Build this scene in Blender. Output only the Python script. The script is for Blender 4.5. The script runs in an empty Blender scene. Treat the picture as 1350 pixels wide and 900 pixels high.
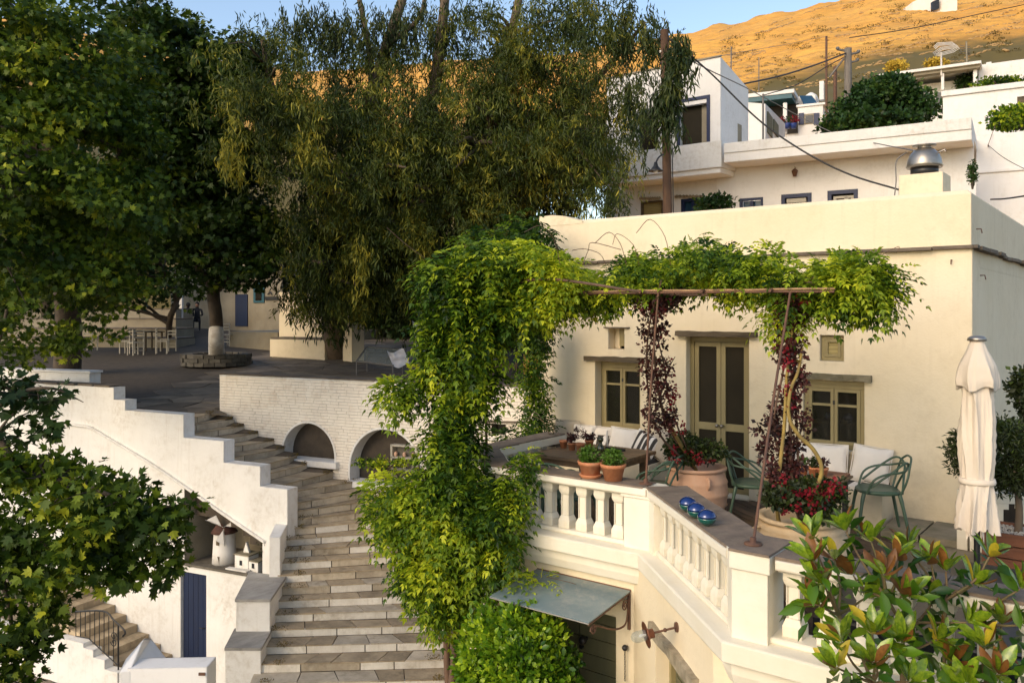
import bpy, bmesh, math, random
import numpy as np
from mathutils import Vector, Matrix, noise as mnoise
SC = bpy.context.scene
COL = SC.collection
random.seed(7)
RG = np.random.default_rng(7)
PI = math.pi
# ---------------------------------------------------------------- camera, sky, sun, exposure
EYE = 2.5            # metres above the terrace floor (z = 0)
YAW = math.atan2(1425, 1100)
FOC = 1100.0
cam = bpy.data.cameras.new('camera'); camo = bpy.data.objects.new('camera', cam); COL.objects.link(camo)
camo.location = (0, 0, EYE); camo.rotation_euler = (PI/2, 0, PI/2 - YAW)
cam.sensor_width = 36; cam.lens = FOC/1350*36; cam.shift_y = -(450-409)/1350
cam.clip_start = 0.1; cam.clip_end = 3000
SC.camera = camo
SUN = Vector((-0.08, -0.88, 0.47)).normalized()
w = bpy.data.worlds.new('World'); SC.world = w; w.use_nodes = True
nt = w.node_tree; nt.nodes.clear()
sky = nt.nodes.new('ShaderNodeTexSky'); sky.sky_type = 'NISHITA'; sky.sun_disc = False
sky.sun_elevation = math.asin(SUN.z); sky.sun_rotation = math.atan2(SUN.x, SUN.y)
sky.air_density = 1.0; sky.dust_density = 1.3; sky.ozone_density = 0.0
bg = nt.nodes.new('ShaderNodeBackground'); bg.inputs[1].default_value = 0.15
wo = nt.nodes.new('ShaderNodeOutputWorld')
nt.links.new(sky.outputs[0], bg.inputs[0]); nt.links.new(bg.outputs[0], wo.inputs[0])
sl = bpy.data.lights.new('sun', 'SUN'); sl.energy = 0.86; sl.angle = math.radians(30); sl.color = (1.0, 0.78, 0.50)
so = bpy.data.objects.new('sun', sl); COL.objects.link(so)
so.rotation_euler = (-SUN).to_track_quat('-Z', 'Y').to_euler(); so.location = (0, -20, 30)
SC.view_settings.view_transform = 'Standard'; SC.view_settings.look = 'None'
SC.view_settings.exposure = 0.75; SC.view_settings.gamma = 1.0; SC.view_settings.use_curve_mapping = False

# ---------------------------------------------------------------- survey helpers (sight lines met with real planes)
CR = Vector((math.sin(YAW), math.cos(YAW), 0)); CF = Vector((-math.cos(YAW), math.sin(YAW), 0)); C0 = Vector((0, 0, EYE))
def ray(x, y): return CF + CR*((x-675)/FOC) - Vector((0, 0, 1))*((y-409)/FOC)
def pd(x, y, D): return C0 + ray(x, y)*D
def pz(x, y, z): r = ray(x, y); return C0 + r*((z-EYE)/r.z)
def pX(x, y, X): r = ray(x, y); return C0 + r*(X/r.x)
def pY(x, y, Y): r = ray(x, y); return C0 + r*(Y/r.y)
def ppl(x, y, P, n): r = ray(x, y); return C0 + r*((Vector(P)-C0).dot(Vector(n))/r.dot(Vector(n)))

# ---------------------------------------------------------------- materials
MATS = {}
def mat(name, col, col2=None, scale=3.0, rough=.85, bump=.15, bscale=40, metal=0, bevel=0, trans=0,
        stain=None, stain_amt=.5, rnd=0, tint=None, wave=None, spec=.5, vor=None, coat=0, stretch=(1,1,1), glassy=0, brick=None):
    m = bpy.data.materials.new(name); m.use_nodes = True; MATS[name] = m
    N = m.node_tree.nodes; L = m.node_tree.links; b = N['Principled BSDF']; out = N['Material Output']
    b.inputs['Roughness'].default_value = rough; b.inputs['Metallic'].default_value = metal
    b.inputs['Specular IOR Level'].default_value = spec
    if coat: b.inputs['Coat Weight'].default_value = coat; b.inputs['Coat Roughness'].default_value = .15
    tc = N.new('ShaderNodeTexCoord'); mp = N.new('ShaderNodeMapping'); mp.inputs['Scale'].default_value = stretch
    oi = N.new('ShaderNodeObjectInfo')
    add = N.new('ShaderNodeVectorMath'); add.operation = 'ADD'
    L.new(tc.outputs['Object'], add.inputs[0])
    if rnd:
        sc = N.new('ShaderNodeVectorMath'); sc.operation = 'SCALE'; sc.inputs['Scale'].default_value = 31
        cmb = N.new('ShaderNodeCombineXYZ')
        for i in range(3): L.new(oi.outputs['Random'], cmb.inputs[i])
        L.new(cmb.outputs[0], sc.inputs[0]); L.new(sc.outputs[0], add.inputs[1])
    L.new(add.outputs[0], mp.inputs[0]); P = mp.outputs[0]
    def noise(s, det=6, ro=.6, vec=P):
        n = N.new('ShaderNodeTexNoise'); n.inputs['Scale'].default_value = s; n.inputs['Detail'].default_value = det
        n.inputs['Roughness'].default_value = ro; L.new(vec, n.inputs['Vector']); return n.outputs['Fac']
    def ramp(f, a, c):
        r = N.new('ShaderNodeMapRange'); r.inputs[1].default_value = a; r.inputs[2].default_value = c; L.new(f, r.inputs[0]); return r.outputs[0]
    def mix(f, a, c, mode='MIX'):
        x = N.new('ShaderNodeMix'); x.data_type = 'RGBA'; x.blend_type = mode
        if isinstance(f, float): x.inputs[0].default_value = f
        else: L.new(f, x.inputs[0])
        for k, v in ((6, a), (7, c)):
            if isinstance(v, tuple): x.inputs[k].default_value = (*v, 1)
            else: L.new(v, x.inputs[k])
        return x.outputs[2]
    c = None
    if col2 is None: col2 = tuple(v*.82 for v in col)
    c = mix(ramp(noise(scale), .35, .68), tuple(col), tuple(col2))
    h = noise(bscale, 5)
    if vor:
        v = N.new('ShaderNodeTexVoronoi'); v.feature = 'DISTANCE_TO_EDGE'; v.inputs['Scale'].default_value = vor
        wv = N.new('ShaderNodeVectorMath'); wv.operation = 'ADD'
        nn = N.new('ShaderNodeTexNoise'); nn.inputs['Scale'].default_value = vor*1.3; L.new(P, nn.inputs['Vector'])
        sv = N.new('ShaderNodeVectorMath'); sv.operation = 'SCALE'; sv.inputs['Scale'].default_value = .35/vor*3
        L.new(nn.outputs['Color'], sv.inputs[0]); L.new(P, wv.inputs[0]); L.new(sv.outputs[0], wv.inputs[1]); L.new(wv.outputs[0], v.inputs['Vector'])
        c = mix(ramp(v.outputs['Distance'], .0, .06), tuple(x*.35 for x in col), c)
        v2 = N.new('ShaderNodeTexVoronoi'); v2.inputs['Scale'].default_value = vor; L.new(wv.outputs[0], v2.inputs['Vector'])
        bw = N.new('ShaderNodeSeparateColor'); L.new(v2.outputs['Color'], bw.inputs[0])
        c = mix(ramp(bw.outputs[0], -.2, 1.4), tuple(x*.6 for x in col), c, 'MIX')
    if wave:
        wv = N.new('ShaderNodeTexWave'); wv.inputs['Scale'].default_value = wave[0]; wv.inputs['Distortion'].default_value = wave[1]
        wv.inputs['Detail'].default_value = 3; wv.bands_direction = wave[2]; L.new(P, wv.inputs['Vector'])
        c = mix(ramp(wv.outputs['Fac'], .2, .9), c, tuple(x*wave[3] for x in col))
    if stain:
        f1 = noise(1.1, 8, .7); f2 = noise(9, 8, .7)
        mm = N.new('ShaderNodeMath'); mm.operation = 'MULTIPLY'; L.new(ramp(f1, .46, .74), mm.inputs[0]); L.new(ramp(f2, .42, .66), mm.inputs[1])
        m2 = N.new('ShaderNodeMath'); m2.operation = 'MULTIPLY'; m2.inputs[1].default_value = stain_amt; L.new(mm.outputs[0], m2.inputs[0])
        c = mix(m2.outputs[0], c, tuple(stain))
        # vertical rain streaks
        mp2 = N.new('ShaderNodeMapping'); mp2.inputs['Scale'].default_value = (5, 5, .35); L.new(add.outputs[0], mp2.inputs[0])
        f3 = noise(1.6, 6, .65, mp2.outputs[0])
        m3 = N.new('ShaderNodeMath'); m3.operation = 'MULTIPLY'; m3.inputs[1].default_value = stain_amt*.45; L.new(ramp(f3, .55, .8), m3.inputs[0])
        c = mix(m3.outputs[0], c, tuple(stain))
    if rnd:
        r = N.new('ShaderNodeMapRange'); r.inputs[3].default_value = 1-rnd; r.inputs[4].default_value = 1+rnd; L.new(oi.outputs['Random'], r.inputs[0])
        hs = N.new('ShaderNodeHueSaturation'); L.new(r.outputs[0], hs.inputs['Value']); L.new(c, hs.inputs['Color']); c = hs.outputs[0]
    if tint:
        at = N.new('ShaderNodeAttribute'); at.attribute_name = 'tint'
        cr = N.new('ShaderNodeValToRGB'); L.new(at.outputs['Fac'], cr.inputs[0])
        el = cr.color_ramp.elements
        while len(el) < len(tint): el.new(.5)
        for i, (p_, cc) in enumerate(tint): el[i].position = p_; el[i].color = (*cc, 1)
        c = mix(.25, cr.outputs[0], c, 'MULTIPLY') if False else cr.outputs[0]
    L.new(c, b.inputs['Base Color'])
    nrm = None
    if bevel:
        bv = N.new('ShaderNodeBevel'); bv.samples = 3; bv.inputs['Radius'].default_value = bevel; nrm = bv.outputs[0]
    if bump:
        bp = N.new('ShaderNodeBump'); bp.inputs['Strength'].default_value = bump; bp.inputs['Distance'].default_value = .02
        hh = h
        if bevel:
            ad = N.new('ShaderNodeMath'); ad.operation = 'ADD'; L.new(h, ad.inputs[0])
            mu = N.new('ShaderNodeMath'); mu.operation = 'MULTIPLY'; mu.inputs[1].default_value = 3.0; L.new(noise(4, 3), mu.inputs[0]); L.new(mu.outputs[0], ad.inputs[1]); hh = ad.outputs[0]
        L.new(hh, bp.inputs['Height'])
        if nrm: L.new(nrm, bp.inputs['Normal'])
        nrm = bp.outputs[0]
    if nrm: L.new(nrm, b.inputs['Normal'])
    if trans:
        tr = N.new('ShaderNodeBsdfTranslucent'); L.new(c, tr.inputs[0])
        ms = N.new('ShaderNodeMixShader'); ms.inputs[0].default_value = trans
        L.new(b.outputs[0], ms.inputs[1]); L.new(tr.outputs[0], ms.inputs[2]); L.new(ms.outputs[0], out.inputs[0])
    if glassy:
        tr = N.new('ShaderNodeBsdfTransparent'); tr.inputs[0].default_value = (.9, .93, .92, 1)
        ms = N.new('ShaderNodeMixShader'); ms.inputs[0].default_value = glassy
        L.new(b.outputs[0], ms.inputs[1]); L.new(tr.outputs[0], ms.inputs[2]); L.new(ms.outputs[0], out.inputs[0])
    return m
ST = (.30, .22, .11)
mat('cream_plaster', (.80, .69, .50), (.75, .635, .435), .9, .85, .18, 40, bevel=.02, stain=(.62, .51, .34), stain_amt=.95)
mat('balustrade_paint', (.80, .75, .63), (.75, .69, .55), 2.5, .6, .08, 50, bevel=.012, stain=(.55, .44, .28), stain_amt=.35)
mat('white_lime', (.80, .78, .74), (.72, .70, .66), 1.2, .9, .25, 30, bevel=.03, stain=ST, stain_amt=.55)
mat('white_lime_clean', (.80, .775, .74), (.74, .71, .67), .7, .9, .12, 30, bevel=.03, stain=(.50, .45, .38), stain_amt=.6)
mat('hill_rock', (.50, .31, .12), (.30, .19, .09), 4, .9, .5, 10)
mat('dull_shaded_lime', (.31, .27, .195), (.22, .19, .135), 1.2, .9, .25, 30, bevel=.03, stain=ST, stain_amt=.6)  # lime with plaza, alcove and recess shade put into its colour; also dull trim
mat('painted_brick', (.86, .80, .70), (.78, .71, .61), 3, .85, .35, 45, stain=(.48, .32, .18), stain_amt=.55)
mat('joint', (.60, .55, .48), None, 3, .95, .3, 40)
mat('slate', (.16, .125, .09), (.09, .072, .055), 4, .8, .6, 22, rnd=.2)
mat('coping_stone', (.24, .18, .13), (.14, .105, .08), 5, .85, .5, 30, stain=(.40, .33, .22), stain_amt=.5)
mat('step_tread', (.47, .37, .24), (.27, .21, .135), 2.3, .8, .6, 14, rnd=.16, stain=(.10, .08, .05), stain_amt=.95)
mat('step_riser', (.58, .50, .38), (.38, .32, .235), 3.0, .75, .6, 12, rnd=.12, stain=(.16, .12, .07), stain_amt=.95)
mat('marble_riser', (.80, .76, .68), (.60, .55, .47), 2.0, .65, .5, 14, rnd=.10, stain=(.28, .22, .13), stain_amt=.95)
mat('grey_marble', (.36, .34, .31), (.17, .16, .15), 2.5, .5, .3, 12, rnd=.1, stretch=(1.2, .45, 1), stain=(.10, .09, .08), stain_amt=.9)
mat('flagstone', (.19, .15, .105), (.095, .077, .055), 2.2, .75, .5, 15, rnd=.35)
mat('earth', (.12, .09, .06), (.07, .055, .04), 3, .95, .6, 12)
mat('mortar', (.08, .062, .045), (.05, .04, .03), 5, .95, .5, 25)
mat('olive_paint', (.30, .245, .115), (.25, .20, .09), 6, .5, .12, 60, stretch=(1, 1, .2), bevel=.004)
mat('olive_dark', (.14, .13, .065), (.10, .095, .05), 6, .55, .15, 60, stretch=(1, 1, .2))
mat('old_wood', (.14, .105, .06), (.055, .04, .025), 5, .85, .8, 18, stretch=(.3, .3, 3))
mat('lintel_stone', (.22, .19, .12), (.13, .115, .07), 6, .85, .8, 14)
mat('pale_lintel', (.40, .34, .24), (.22, .18, .12), 6, .85, .7, 12, stretch=(2, 2, 2))
mat('pane_dark', (.014, .012, .008), (.03, .026, .02), 2.5, .06, 0, 30, spec=.5)
mat('window_glass', (.03, .028, .02), None, 2.5, .04, 0, spec=.8, glassy=.55)
mat('fly_screen', (.030, .024, .014), (.022, .018, .011), 2, .7, .05, 300, spec=.15)
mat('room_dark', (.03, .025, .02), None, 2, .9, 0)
mat('deck_wood', (.115, .070, .040), (.06, .038, .022), 4, .65, .35, 25, rnd=.3, stretch=(1, 1, 1))
mat('table_wood', (.24, .15, .075), (.14, .085, .045), 6, .55, .3, 25, stretch=(.4, 3, 1), rnd=.2)
mat('terracotta', (.52, .20, .085), (.42, .15, .06), 5, .8, .25, 40, stain=(.62, .42, .28), stain_amt=.5, rnd=.08)
mat('pale_terracotta', (.62, .38, .25), (.55, .31, .19), 3, .8, .25, 30, stain=(.66, .50, .38), stain_amt=.6)
mat('sand_jar', (.62, .47, .29), (.52, .35, .18), 4, .8, .3, 28, stain=(.40, .34, .24), stain_amt=.6)
mat('chair_green', (.065, .115, .075), (.055, .10, .065), 5, .42, 0)
mat('fabric_white', (.80, .74, .66), (.74, .68, .60), 4, .95, .25, 160)
mat('fabric_beige', (.52, .44, .33), (.47, .39, .29), 4, .95, .25, 160)
mat('fabric_charcoal', (.06, .052, .045), None, 4, .95, .25, 160)
mat('canvas', (.82, .72, .60), (.77, .67, .55), 3, .95, .2, 120, trans=.12)
mat('black_metal', (.012, .012, .014), (.02, .02, .02), 3, .4, .05, 40)
mat('rust_metal', (.16, .075, .04), (.09, .045, .03), 12, .7, .3, 60)
mat('copper', (.30, .12, .07), (.20, .08, .05), 8, .4, .1, 60, metal=.6)
mat('reed', (.42, .26, .13), (.26, .15, .08), 8, .7, .4, 40)
mat('glass_orb', (.006, .03, .16), (.005, .024, .12), 3, .07, 0, metal=.25, spec=.8, coat=.6)
mat('glass_orb_green', (.004, .07, .06), (.006, .09, .07), 3, .1, 0, spec=.8, coat=.6)
mat('awning_glass', (.19, .26, .28), (.15, .21, .23), 2, .22, .03, 12, spec=.6, glassy=.12, stain=(.5, .48, .42), stain_amt=.5)
mat('clear_glass', (.55, .58, .56), None, 2, .06, 0, glassy=.8)
mat('bottle_glass', (.03, .035, .01), None, 2, .1, 0, spec=.8)
mat('blue_paint', (.003, .014, .055), (.002, .010, .04), 5, .55, .1, 40, stretch=(1, 1, .2))
mat('blue_trim', (.003, .014, .065), (.003, .011, .05), 5, .5, .05, 40)
mat('teal_paint', (.02, .10, .13), None, 5, .5, .05, 40)
mat('roller_blind', (.42, .34, .14), (.34, .27, .11), 5, .8, .1, 40, wave=(6, 0, 'Z', .7))
mat('green_shutter', (.10, .10, .05), None, 5, .6, .1, 40)
mat('solar', (.02, .06, .11), (.025, .075, .13), 5, .15, 0)
mat('steel', (.42, .38, .33), (.30, .27, .23), 5, .38, .05, 40, metal=.85)
mat('pole_wood', (.10, .05, .024), (.055, .03, .018), 5, .85, .6, 14, stretch=(3, 3, .3))
mat('grey_wood', (.22, .19, .16), (.14, .12, .10), 5, .85, .5, 14, stretch=(3, 3, .3))
mat('cable_black', (.015, .013, .013), None, 5, .6, 0)
mat('cable_grey', (.16, .15, .14), None, 5, .6, 0)
mat('bark', (.10, .075, .05), (.05, .037, .025), 6, .9, .8, 12, stretch=(1, 1, .4))
mat('bark_pale', (.16, .115, .075), (.09, .065, .045), 6, .9, .6, 12, stretch=(1, 1, .4))
mat('whitewash', (.66, .62, .55), (.45, .40, .33), 7, .9, .5, 22)
mat('yellow_stem', (.36, .25, .06), (.20, .14, .05), 8, .8, .4, 30)
mat('brown_stem', (.17, .10, .065), (.10, .06, .04), 8, .8, .4, 30)
mat('stalk', (.16, .10, .05), (.12, .11, .04), 8, .7, .3, 30)
mat('hill_grass', (.62, .33, .085), (.50, .25, .055), .06, .95, .8, 1.5, stain=None)
mat('plank_wood', (.20, .07, .03), (.14, .05, .022), 5, .6, .3, 30, stretch=(.4, 3, 3))
mat('gravel_white', (.60, .56, .50), (.36, .33, .29), 60, .9, .8, 60)
mat('mill_roof', (.09, .035, .022), (.06, .025, .018), 9, .8, .5, 30)
mat('red_petal', (.27, .005, .012), (.16, .003, .014), 9, .6, 0, trans=.25)
mat('blue_flowerpot', (.02, .05, .22), None, 9, .5, 0)
mat('yellow_flower', (.55, .36, .03), None, 9, .8, 0)
mat('skin', (.35, .19, .12), None, 9, .6, 0)
mat('cloth_dark', (.018, .018, .022), None, 9, .9, 0)
mat('cloth_pale', (.45, .50, .58), None, 9, .9, 0)
mat('cloth_red', (.10, .02, .015), None, 9, .9, 0)
mat('hair_dark', (.012, .008, .006), None, 9, .7, 0)
mat('white_tarp', (.58, .58, .62), (.48, .48, .52), 3, .6, .3, 8)
mat('chair_white', (.46, .42, .34), (.38, .35, .28), 5, .7, .1, 40)
mat('tile_red', (.36, .16, .085), (.27, .12, .065), 5, .6, .1, 40, rnd=.35)
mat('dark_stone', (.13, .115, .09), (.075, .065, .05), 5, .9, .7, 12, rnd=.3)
mat('mossy_slab', (.27, .23, .17), (.15, .14, .085), 3.5, .8, .4, 18, rnd=.12)
# leaves: tint is leaf colour with the clumps' light and shade put in
mat('leaf_vine', (1,1,1), rough=.5, bump=0, trans=0.42, tint=[(0, (.013, .042, .004)), (.38, (.055, .12, .007)), (.7, (.26, .37, .016)), (1, (.62, .66, .03))], spec=.35)
mat('leaf_plane', (1,1,1), rough=.55, bump=0, trans=0.36, tint=[(0, (.016, .040, .004)), (.5, (.062, .110, .008)), (.85, (.17, .23, .014)), (1, (.42, .44, .03))], spec=.3)
mat('leaf_plane_dark', (1,1,1), rough=.55, bump=0, trans=0.28, tint=[(0, (.014, .034, .006)), (.7, (.045, .085, .008)), (1, (.16, .20, .016))], spec=.3)  # leaf_plane darkened, with canopy shade put into its colour
mat('leaf_euc', (1,1,1), rough=.5, bump=0, trans=0.28, tint=[(0, (.018, .032, .005)), (.5, (.060, .088, .009)), (.8, (.18, .19, .020)), (1, (.42, .36, .035))], spec=.35)
mat('leaf_euc_dark', (1,1,1), rough=.5, bump=0, trans=.2, tint=[(0, (.014, .028, .005)), (.6, (.034, .054, .008)), (1, (.10, .11, .014))], spec=.3)  # leaf_euc darkened, with crown shade put into its colour
mat('leaf_laurel', (1,1,1), rough=.35, bump=0, trans=0.34, tint=[(0, (.02, .07, .006)), (.45, (.12, .25, .012)), (1, (.50, .64, .03))], spec=.5)
mat('leaf_maroon', (1,1,1), rough=.5, bump=0, trans=.2, tint=[(0, (.02, .010, .008)), (.6, (.085, .024, .020)), (.85, (.15, .03, .03)), (1, (.09, .10, .015))], spec=.4)
mat('leaf_bush', (1,1,1), rough=.5, bump=0, trans=.2, tint=[(0, (.014, .022, .006)), (.7, (.035, .05, .010)), (1, (.07, .11, .015))], spec=.4)
mat('leaf_basil', (1,1,1), rough=.5, bump=0, trans=.3, tint=[(0, (.03, .08, .008)), (1, (.10, .20, .018))], spec=.4)
mat('leaf_fig', (1,1,1), rough=.5, bump=0, trans=.25, tint=[(0, (.012, .035, .008)), (.7, (.035, .085, .014)), (1, (.09, .15, .02))], spec=.35)
mat('leaf_scrub', (1,1,1), rough=.7, bump=0, trans=.1, tint=[(0, (.10, .075, .02)), (.8, (.17, .12, .03)), (1, (.28, .20, .04))], spec=.2)
mat('magnolia_green', (.09, .18, .010), (.27, .37, .02), 6, .25, .05, 30, trans=.22, rnd=.35, coat=.3)
mat('magnolia_brown', (.24, .10, .022), (.14, .055, .012), 6, .5, .1, 30, trans=.25, rnd=.3)
mat('magnolia_yellow', (.60, .44, .03), (.42, .36, .03), 6, .4, .05, 30, trans=.3, rnd=.2)

# hill: dry golden grass with darker scrub bands
m = MATS['hill_grass']; N = m.node_tree.nodes; L = m.node_tree.links; b = N['Principled BSDF']
for l in list(b.inputs['Base Color'].links): L.remove(l)
tc = N.new('ShaderNodeTexCoord')
def nz(s, st, det=8, ro=.65):
    mp = N.new('ShaderNodeMapping'); mp.inputs['Scale'].default_value = st; L.new(tc.outputs['Object'], mp.inputs[0])
    n = N.new('ShaderNodeTexNoise'); n.inputs['Scale'].default_value = s; n.inputs['Detail'].default_value = det; n.inputs['Roughness'].default_value = ro
    L.new(mp.outputs[0], n.inputs['Vector']); return n.outputs['Fac']
def mixc(f, lo, hi, a, c):
    r = N.new('ShaderNodeMapRange'); r.inputs[1].default_value = lo; r.inputs[2].default_value = hi; L.new(f, r.inputs[0])
    x = N.new('ShaderNodeMix'); x.data_type = 'RGBA'; L.new(r.outputs[0], x.inputs[0])
    for k, v in ((6, a), (7, c)):
        if isinstance(v, tuple): x.inputs[k].default_value = (*v, 1)
        else: L.new(v, x.inputs[k])
    return x.outputs[2]
c = mixc(nz(.05, (1, 1, 3)), .35, .65, (.95, .50, .085), (.76, .35, .045))
c = mixc(nz(.35, (1, 1, 4)), .45, .72, c, (.58, .28, .05))
c = mixc(nz(.5, (.35, .35, 6), 10, .75), .50, .66, c, (.52, .25, .05))
c = mixc(nz(2.2, (.6, .6, 4)), .56, .70, c, (.22, .13, .04))
c = mixc(nz(6, (1, 1, 2)), .52, .72, c, (.34, .19, .055))
at = N.new('ShaderNodeAttribute'); at.attribute_name = 'scrub'
nn = nz(.12, (1, 1, 2)); ad = N.new('ShaderNodeMath'); ad.operation = 'ADD'; L.new(nn, ad.inputs[0]); L.new(at.outputs['Fac'], ad.inputs[1])
c = mixc(ad.outputs[0], .70, 1.22, c, (.13, .095, .022))
L.new(c, b.inputs['Base Color'])

# ---------------------------------------------------------------- objects
ORG = {}
def tag(o, label=None, cat=None, group=None, kind=None):
    if label: o['label'] = label
    if cat: o['category'] = cat
    if group: o['group'] = group
    if kind: o['kind'] = kind
    return o
def thing(name, label, cat, loc=(0, 0, 0), group=None, rz=0):
    o = bpy.data.objects.new(name, None); COL.objects.link(o); o.empty_display_size = .2
    o.location = loc; o.rotation_euler = (0, 0, rz); ORG[o.name] = Vector(loc)
    return tag(o, label, cat, group)
def link(name, me, parent=None, loc=None, rot=None):
    """loc is a world position for children of unrotated things"""
    o = bpy.data.objects.new(name, me); COL.objects.link(o)
    base = ORG[parent.name] if parent is not None else Vector((0, 0, 0))
    if parent is not None: o.parent = parent
    l = Vector(loc) if loc is not None else None
    if l is None: o.location = (0, 0, 0)
    else: o.location = l-base
    if rot is not None: o.rotation_euler = rot
    ORG[o.name] = (l if l is not None else base)
    return o
def copy_tree(o, parent=None):
    c = o.copy(); COL.objects.link(c); c.parent = parent
    for ch in o.children: copy_tree(ch, c)
    ORG[c.name] = Vector(c.location)
    return c
class MB:
    def __init__(s): s.v = []; s.f = []; s.mi = []; s.sm = []
    def add(s, vs, fs, mi=0, sm=False):
        n = len(s.v); s.v += [tuple(v) for v in vs]; s.f += [tuple(i+n for i in f) for f in fs]; s.mi += [mi]*len(fs); s.sm += [sm]*len(fs); return s
    def box(s, a, b, mi=0):
        x0, y0, z0 = a; x1, y1, z1 = b
        x0, x1 = min(x0, x1), max(x0, x1); y0, y1 = min(y0, y1), max(y0, y1); z0, z1 = min(z0, z1), max(z0, z1)
        return s.add([(x0,y0,z0),(x1,y0,z0),(x1,y1,z0),(x0,y1,z0),(x0,y0,z1),(x1,y0,z1),(x1,y1,z1),(x0,y1,z1)],
              [(3,2,1,0),(4,5,6,7),(0,1,5,4),(1,2,6,5),(2,3,7,6),(3,0,4,7)], mi)
    def obox(s, P, u, v, wv, mi=0):
        """box from corner P with edge vectors u, v, w"""
        P, u, v, wv = Vector(P), Vector(u), Vector(v), Vector(wv)
        vs = [P, P+u, P+u+v, P+v, P+wv, P+u+wv, P+u+v+wv, P+v+wv]
        fs = [(3,2,1,0),(4,5,6,7),(0,1,5,4),(1,2,6,5),(2,3,7,6),(3,0,4,7)]
        if u.cross(v).dot(wv) < 0: fs = [f[::-1] for f in fs]
        return s.add(vs, fs, mi)
    def prism(s, pts, z0, z1, mi=0):
        n = len(pts); A = sum(pts[i][0]*pts[(i+1) % n][1]-pts[(i+1) % n][0]*pts[i][1] for i in range(n))
        if A < 0: pts = pts[::-1]
        zz = z1 if isinstance(z1, (list, tuple)) else [z1]*n
        vs = [(p[0], p[1], z0) for p in pts]+[(p[0], p[1], zz[i]) for i, p in enumerate(pts)]
        return s.add(vs, [tuple(range(n))[::-1], tuple(range(n, 2*n))]+[(i, (i+1) % n, n+(i+1) % n, n+i) for i in range(n)], mi)
    def tube(s, pts, r, n=7, mi=0, cap=True):
        pts = [Vector(p) for p in pts]; k = len(pts)
        rs = r if isinstance(r, (list, tuple)) else [r]*k
        vs = []; up = Vector((0, 0, 1)); prev = None
        for i, p in enumerate(pts):
            t = (pts[min(i+1, k-1)]-pts[max(i-1, 0)])
            t = t.normalized() if t.length > 1e-9 else Vector((0, 0, 1))
            a = prev if prev is not None else (up if abs(t.z) < .9 else Vector((1, 0, 0)))
            b = t.cross(a)
            if b.length < 1e-6: b = t.cross(Vector((1, 0, .3)))
            b.normalize(); a = b.cross(t).normalized(); prev = a
            for j in range(n):
                an = 2*PI*j/n; vs.append(p+(a*math.cos(an)+b*math.sin(an))*rs[i])
        fs = [(i*n+j, i*n+(j+1) % n, (i+1)*n+(j+1) % n, (i+1)*n+j) for i in range(k-1) for j in range(n)]
        fs = [f[::-1] for f in fs]
        s.add(vs, fs, mi, True)
        if cap: s.add(vs, [tuple(range(n)), tuple(range((k-1)*n, k*n))[::-1]], mi)
        return s
    def lathe(s, prof, c=(0, 0, 0), n=24, mi=0, sm=True, ang0=0, wob=0):
        c = Vector(c); vs = []; k = len(prof)
        for i, (r, z) in enumerate(prof):
            for j in range(n):
                a = ang0+2*PI*j/n; rr = r*(1+wob*math.sin(3*a+z*9)); vs.append(c+Vector((rr*math.cos(a), rr*math.sin(a), z)))
        fs = [(i*n+j, i*n+(j+1) % n, (i+1)*n+(j+1) % n, (i+1)*n+j) for i in range(k-1) for j in range(n)]
        s.add(vs, fs, mi, sm)
        s.add([], [], mi)
        n0 = len(s.v)-k*n
        s.f += [tuple(range(n0, n0+n))[::-1], tuple(range(n0+(k-1)*n, n0+k*n))]; s.mi += [mi]*2; s.sm += [False]*2
        return s
    def ball(s, c, r, nu=14, nv=9, mi=0, sc=(1, 1, 1)):
        c = Vector(c); prof = []
        vs = []
        for i in range(1, nv):
            t = PI*i/nv
            for j in range(nu):
                a = 2*PI*j/nu; vs.append(c+Vector((r*sc[0]*math.sin(t)*math.cos(a), r*sc[1]*math.sin(t)*math.sin(a), -r*sc[2]*math.cos(t))))
        fs = [(i*nu+j, i*nu+(j+1) % nu, (i+1)*nu+(j+1) % nu, (i+1)*nu+j) for i in range(nv-2) for j in range(nu)]
        k = len(vs); vs += [c-Vector((0, 0, r*sc[2])), c+Vector((0, 0, r*sc[2]))]
        fs += [(k, (j+1) % nu, j) for j in range(nu)]+[(k+1, (nv-2)*nu+j, (nv-2)*nu+(j+1) % nu) for j in range(nu)]
        return s.add(vs, fs, mi, True)
    def mesh(s, name, mats, org=(0, 0, 0)):
        me = bpy.data.meshes.new(name); o = Vector(org)
        me.from_pydata([tuple(Vector(v)-o) for v in s.v], [], s.f)
        for m_ in (mats if isinstance(mats, (list, tuple)) else [mats]): me.materials.append(MATS[m_])
        me.polygons.foreach_set('material_index', s.mi); me.polygons.foreach_set('use_smooth', s.sm); me.update(); return me
    def build(s, name, mats, parent=None, org=None):
        base = Vector(org) if org is not None else (ORG[parent.name] if parent is not None else Vector((0, 0, 0)))
        return link(name, s.mesh(name, mats, base), parent, base)
def struct(name, mb, mats, parent=None):
    o = mb.build(name, mats, parent)
    if parent is None: o['kind'] = 'structure'
    return o
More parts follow.
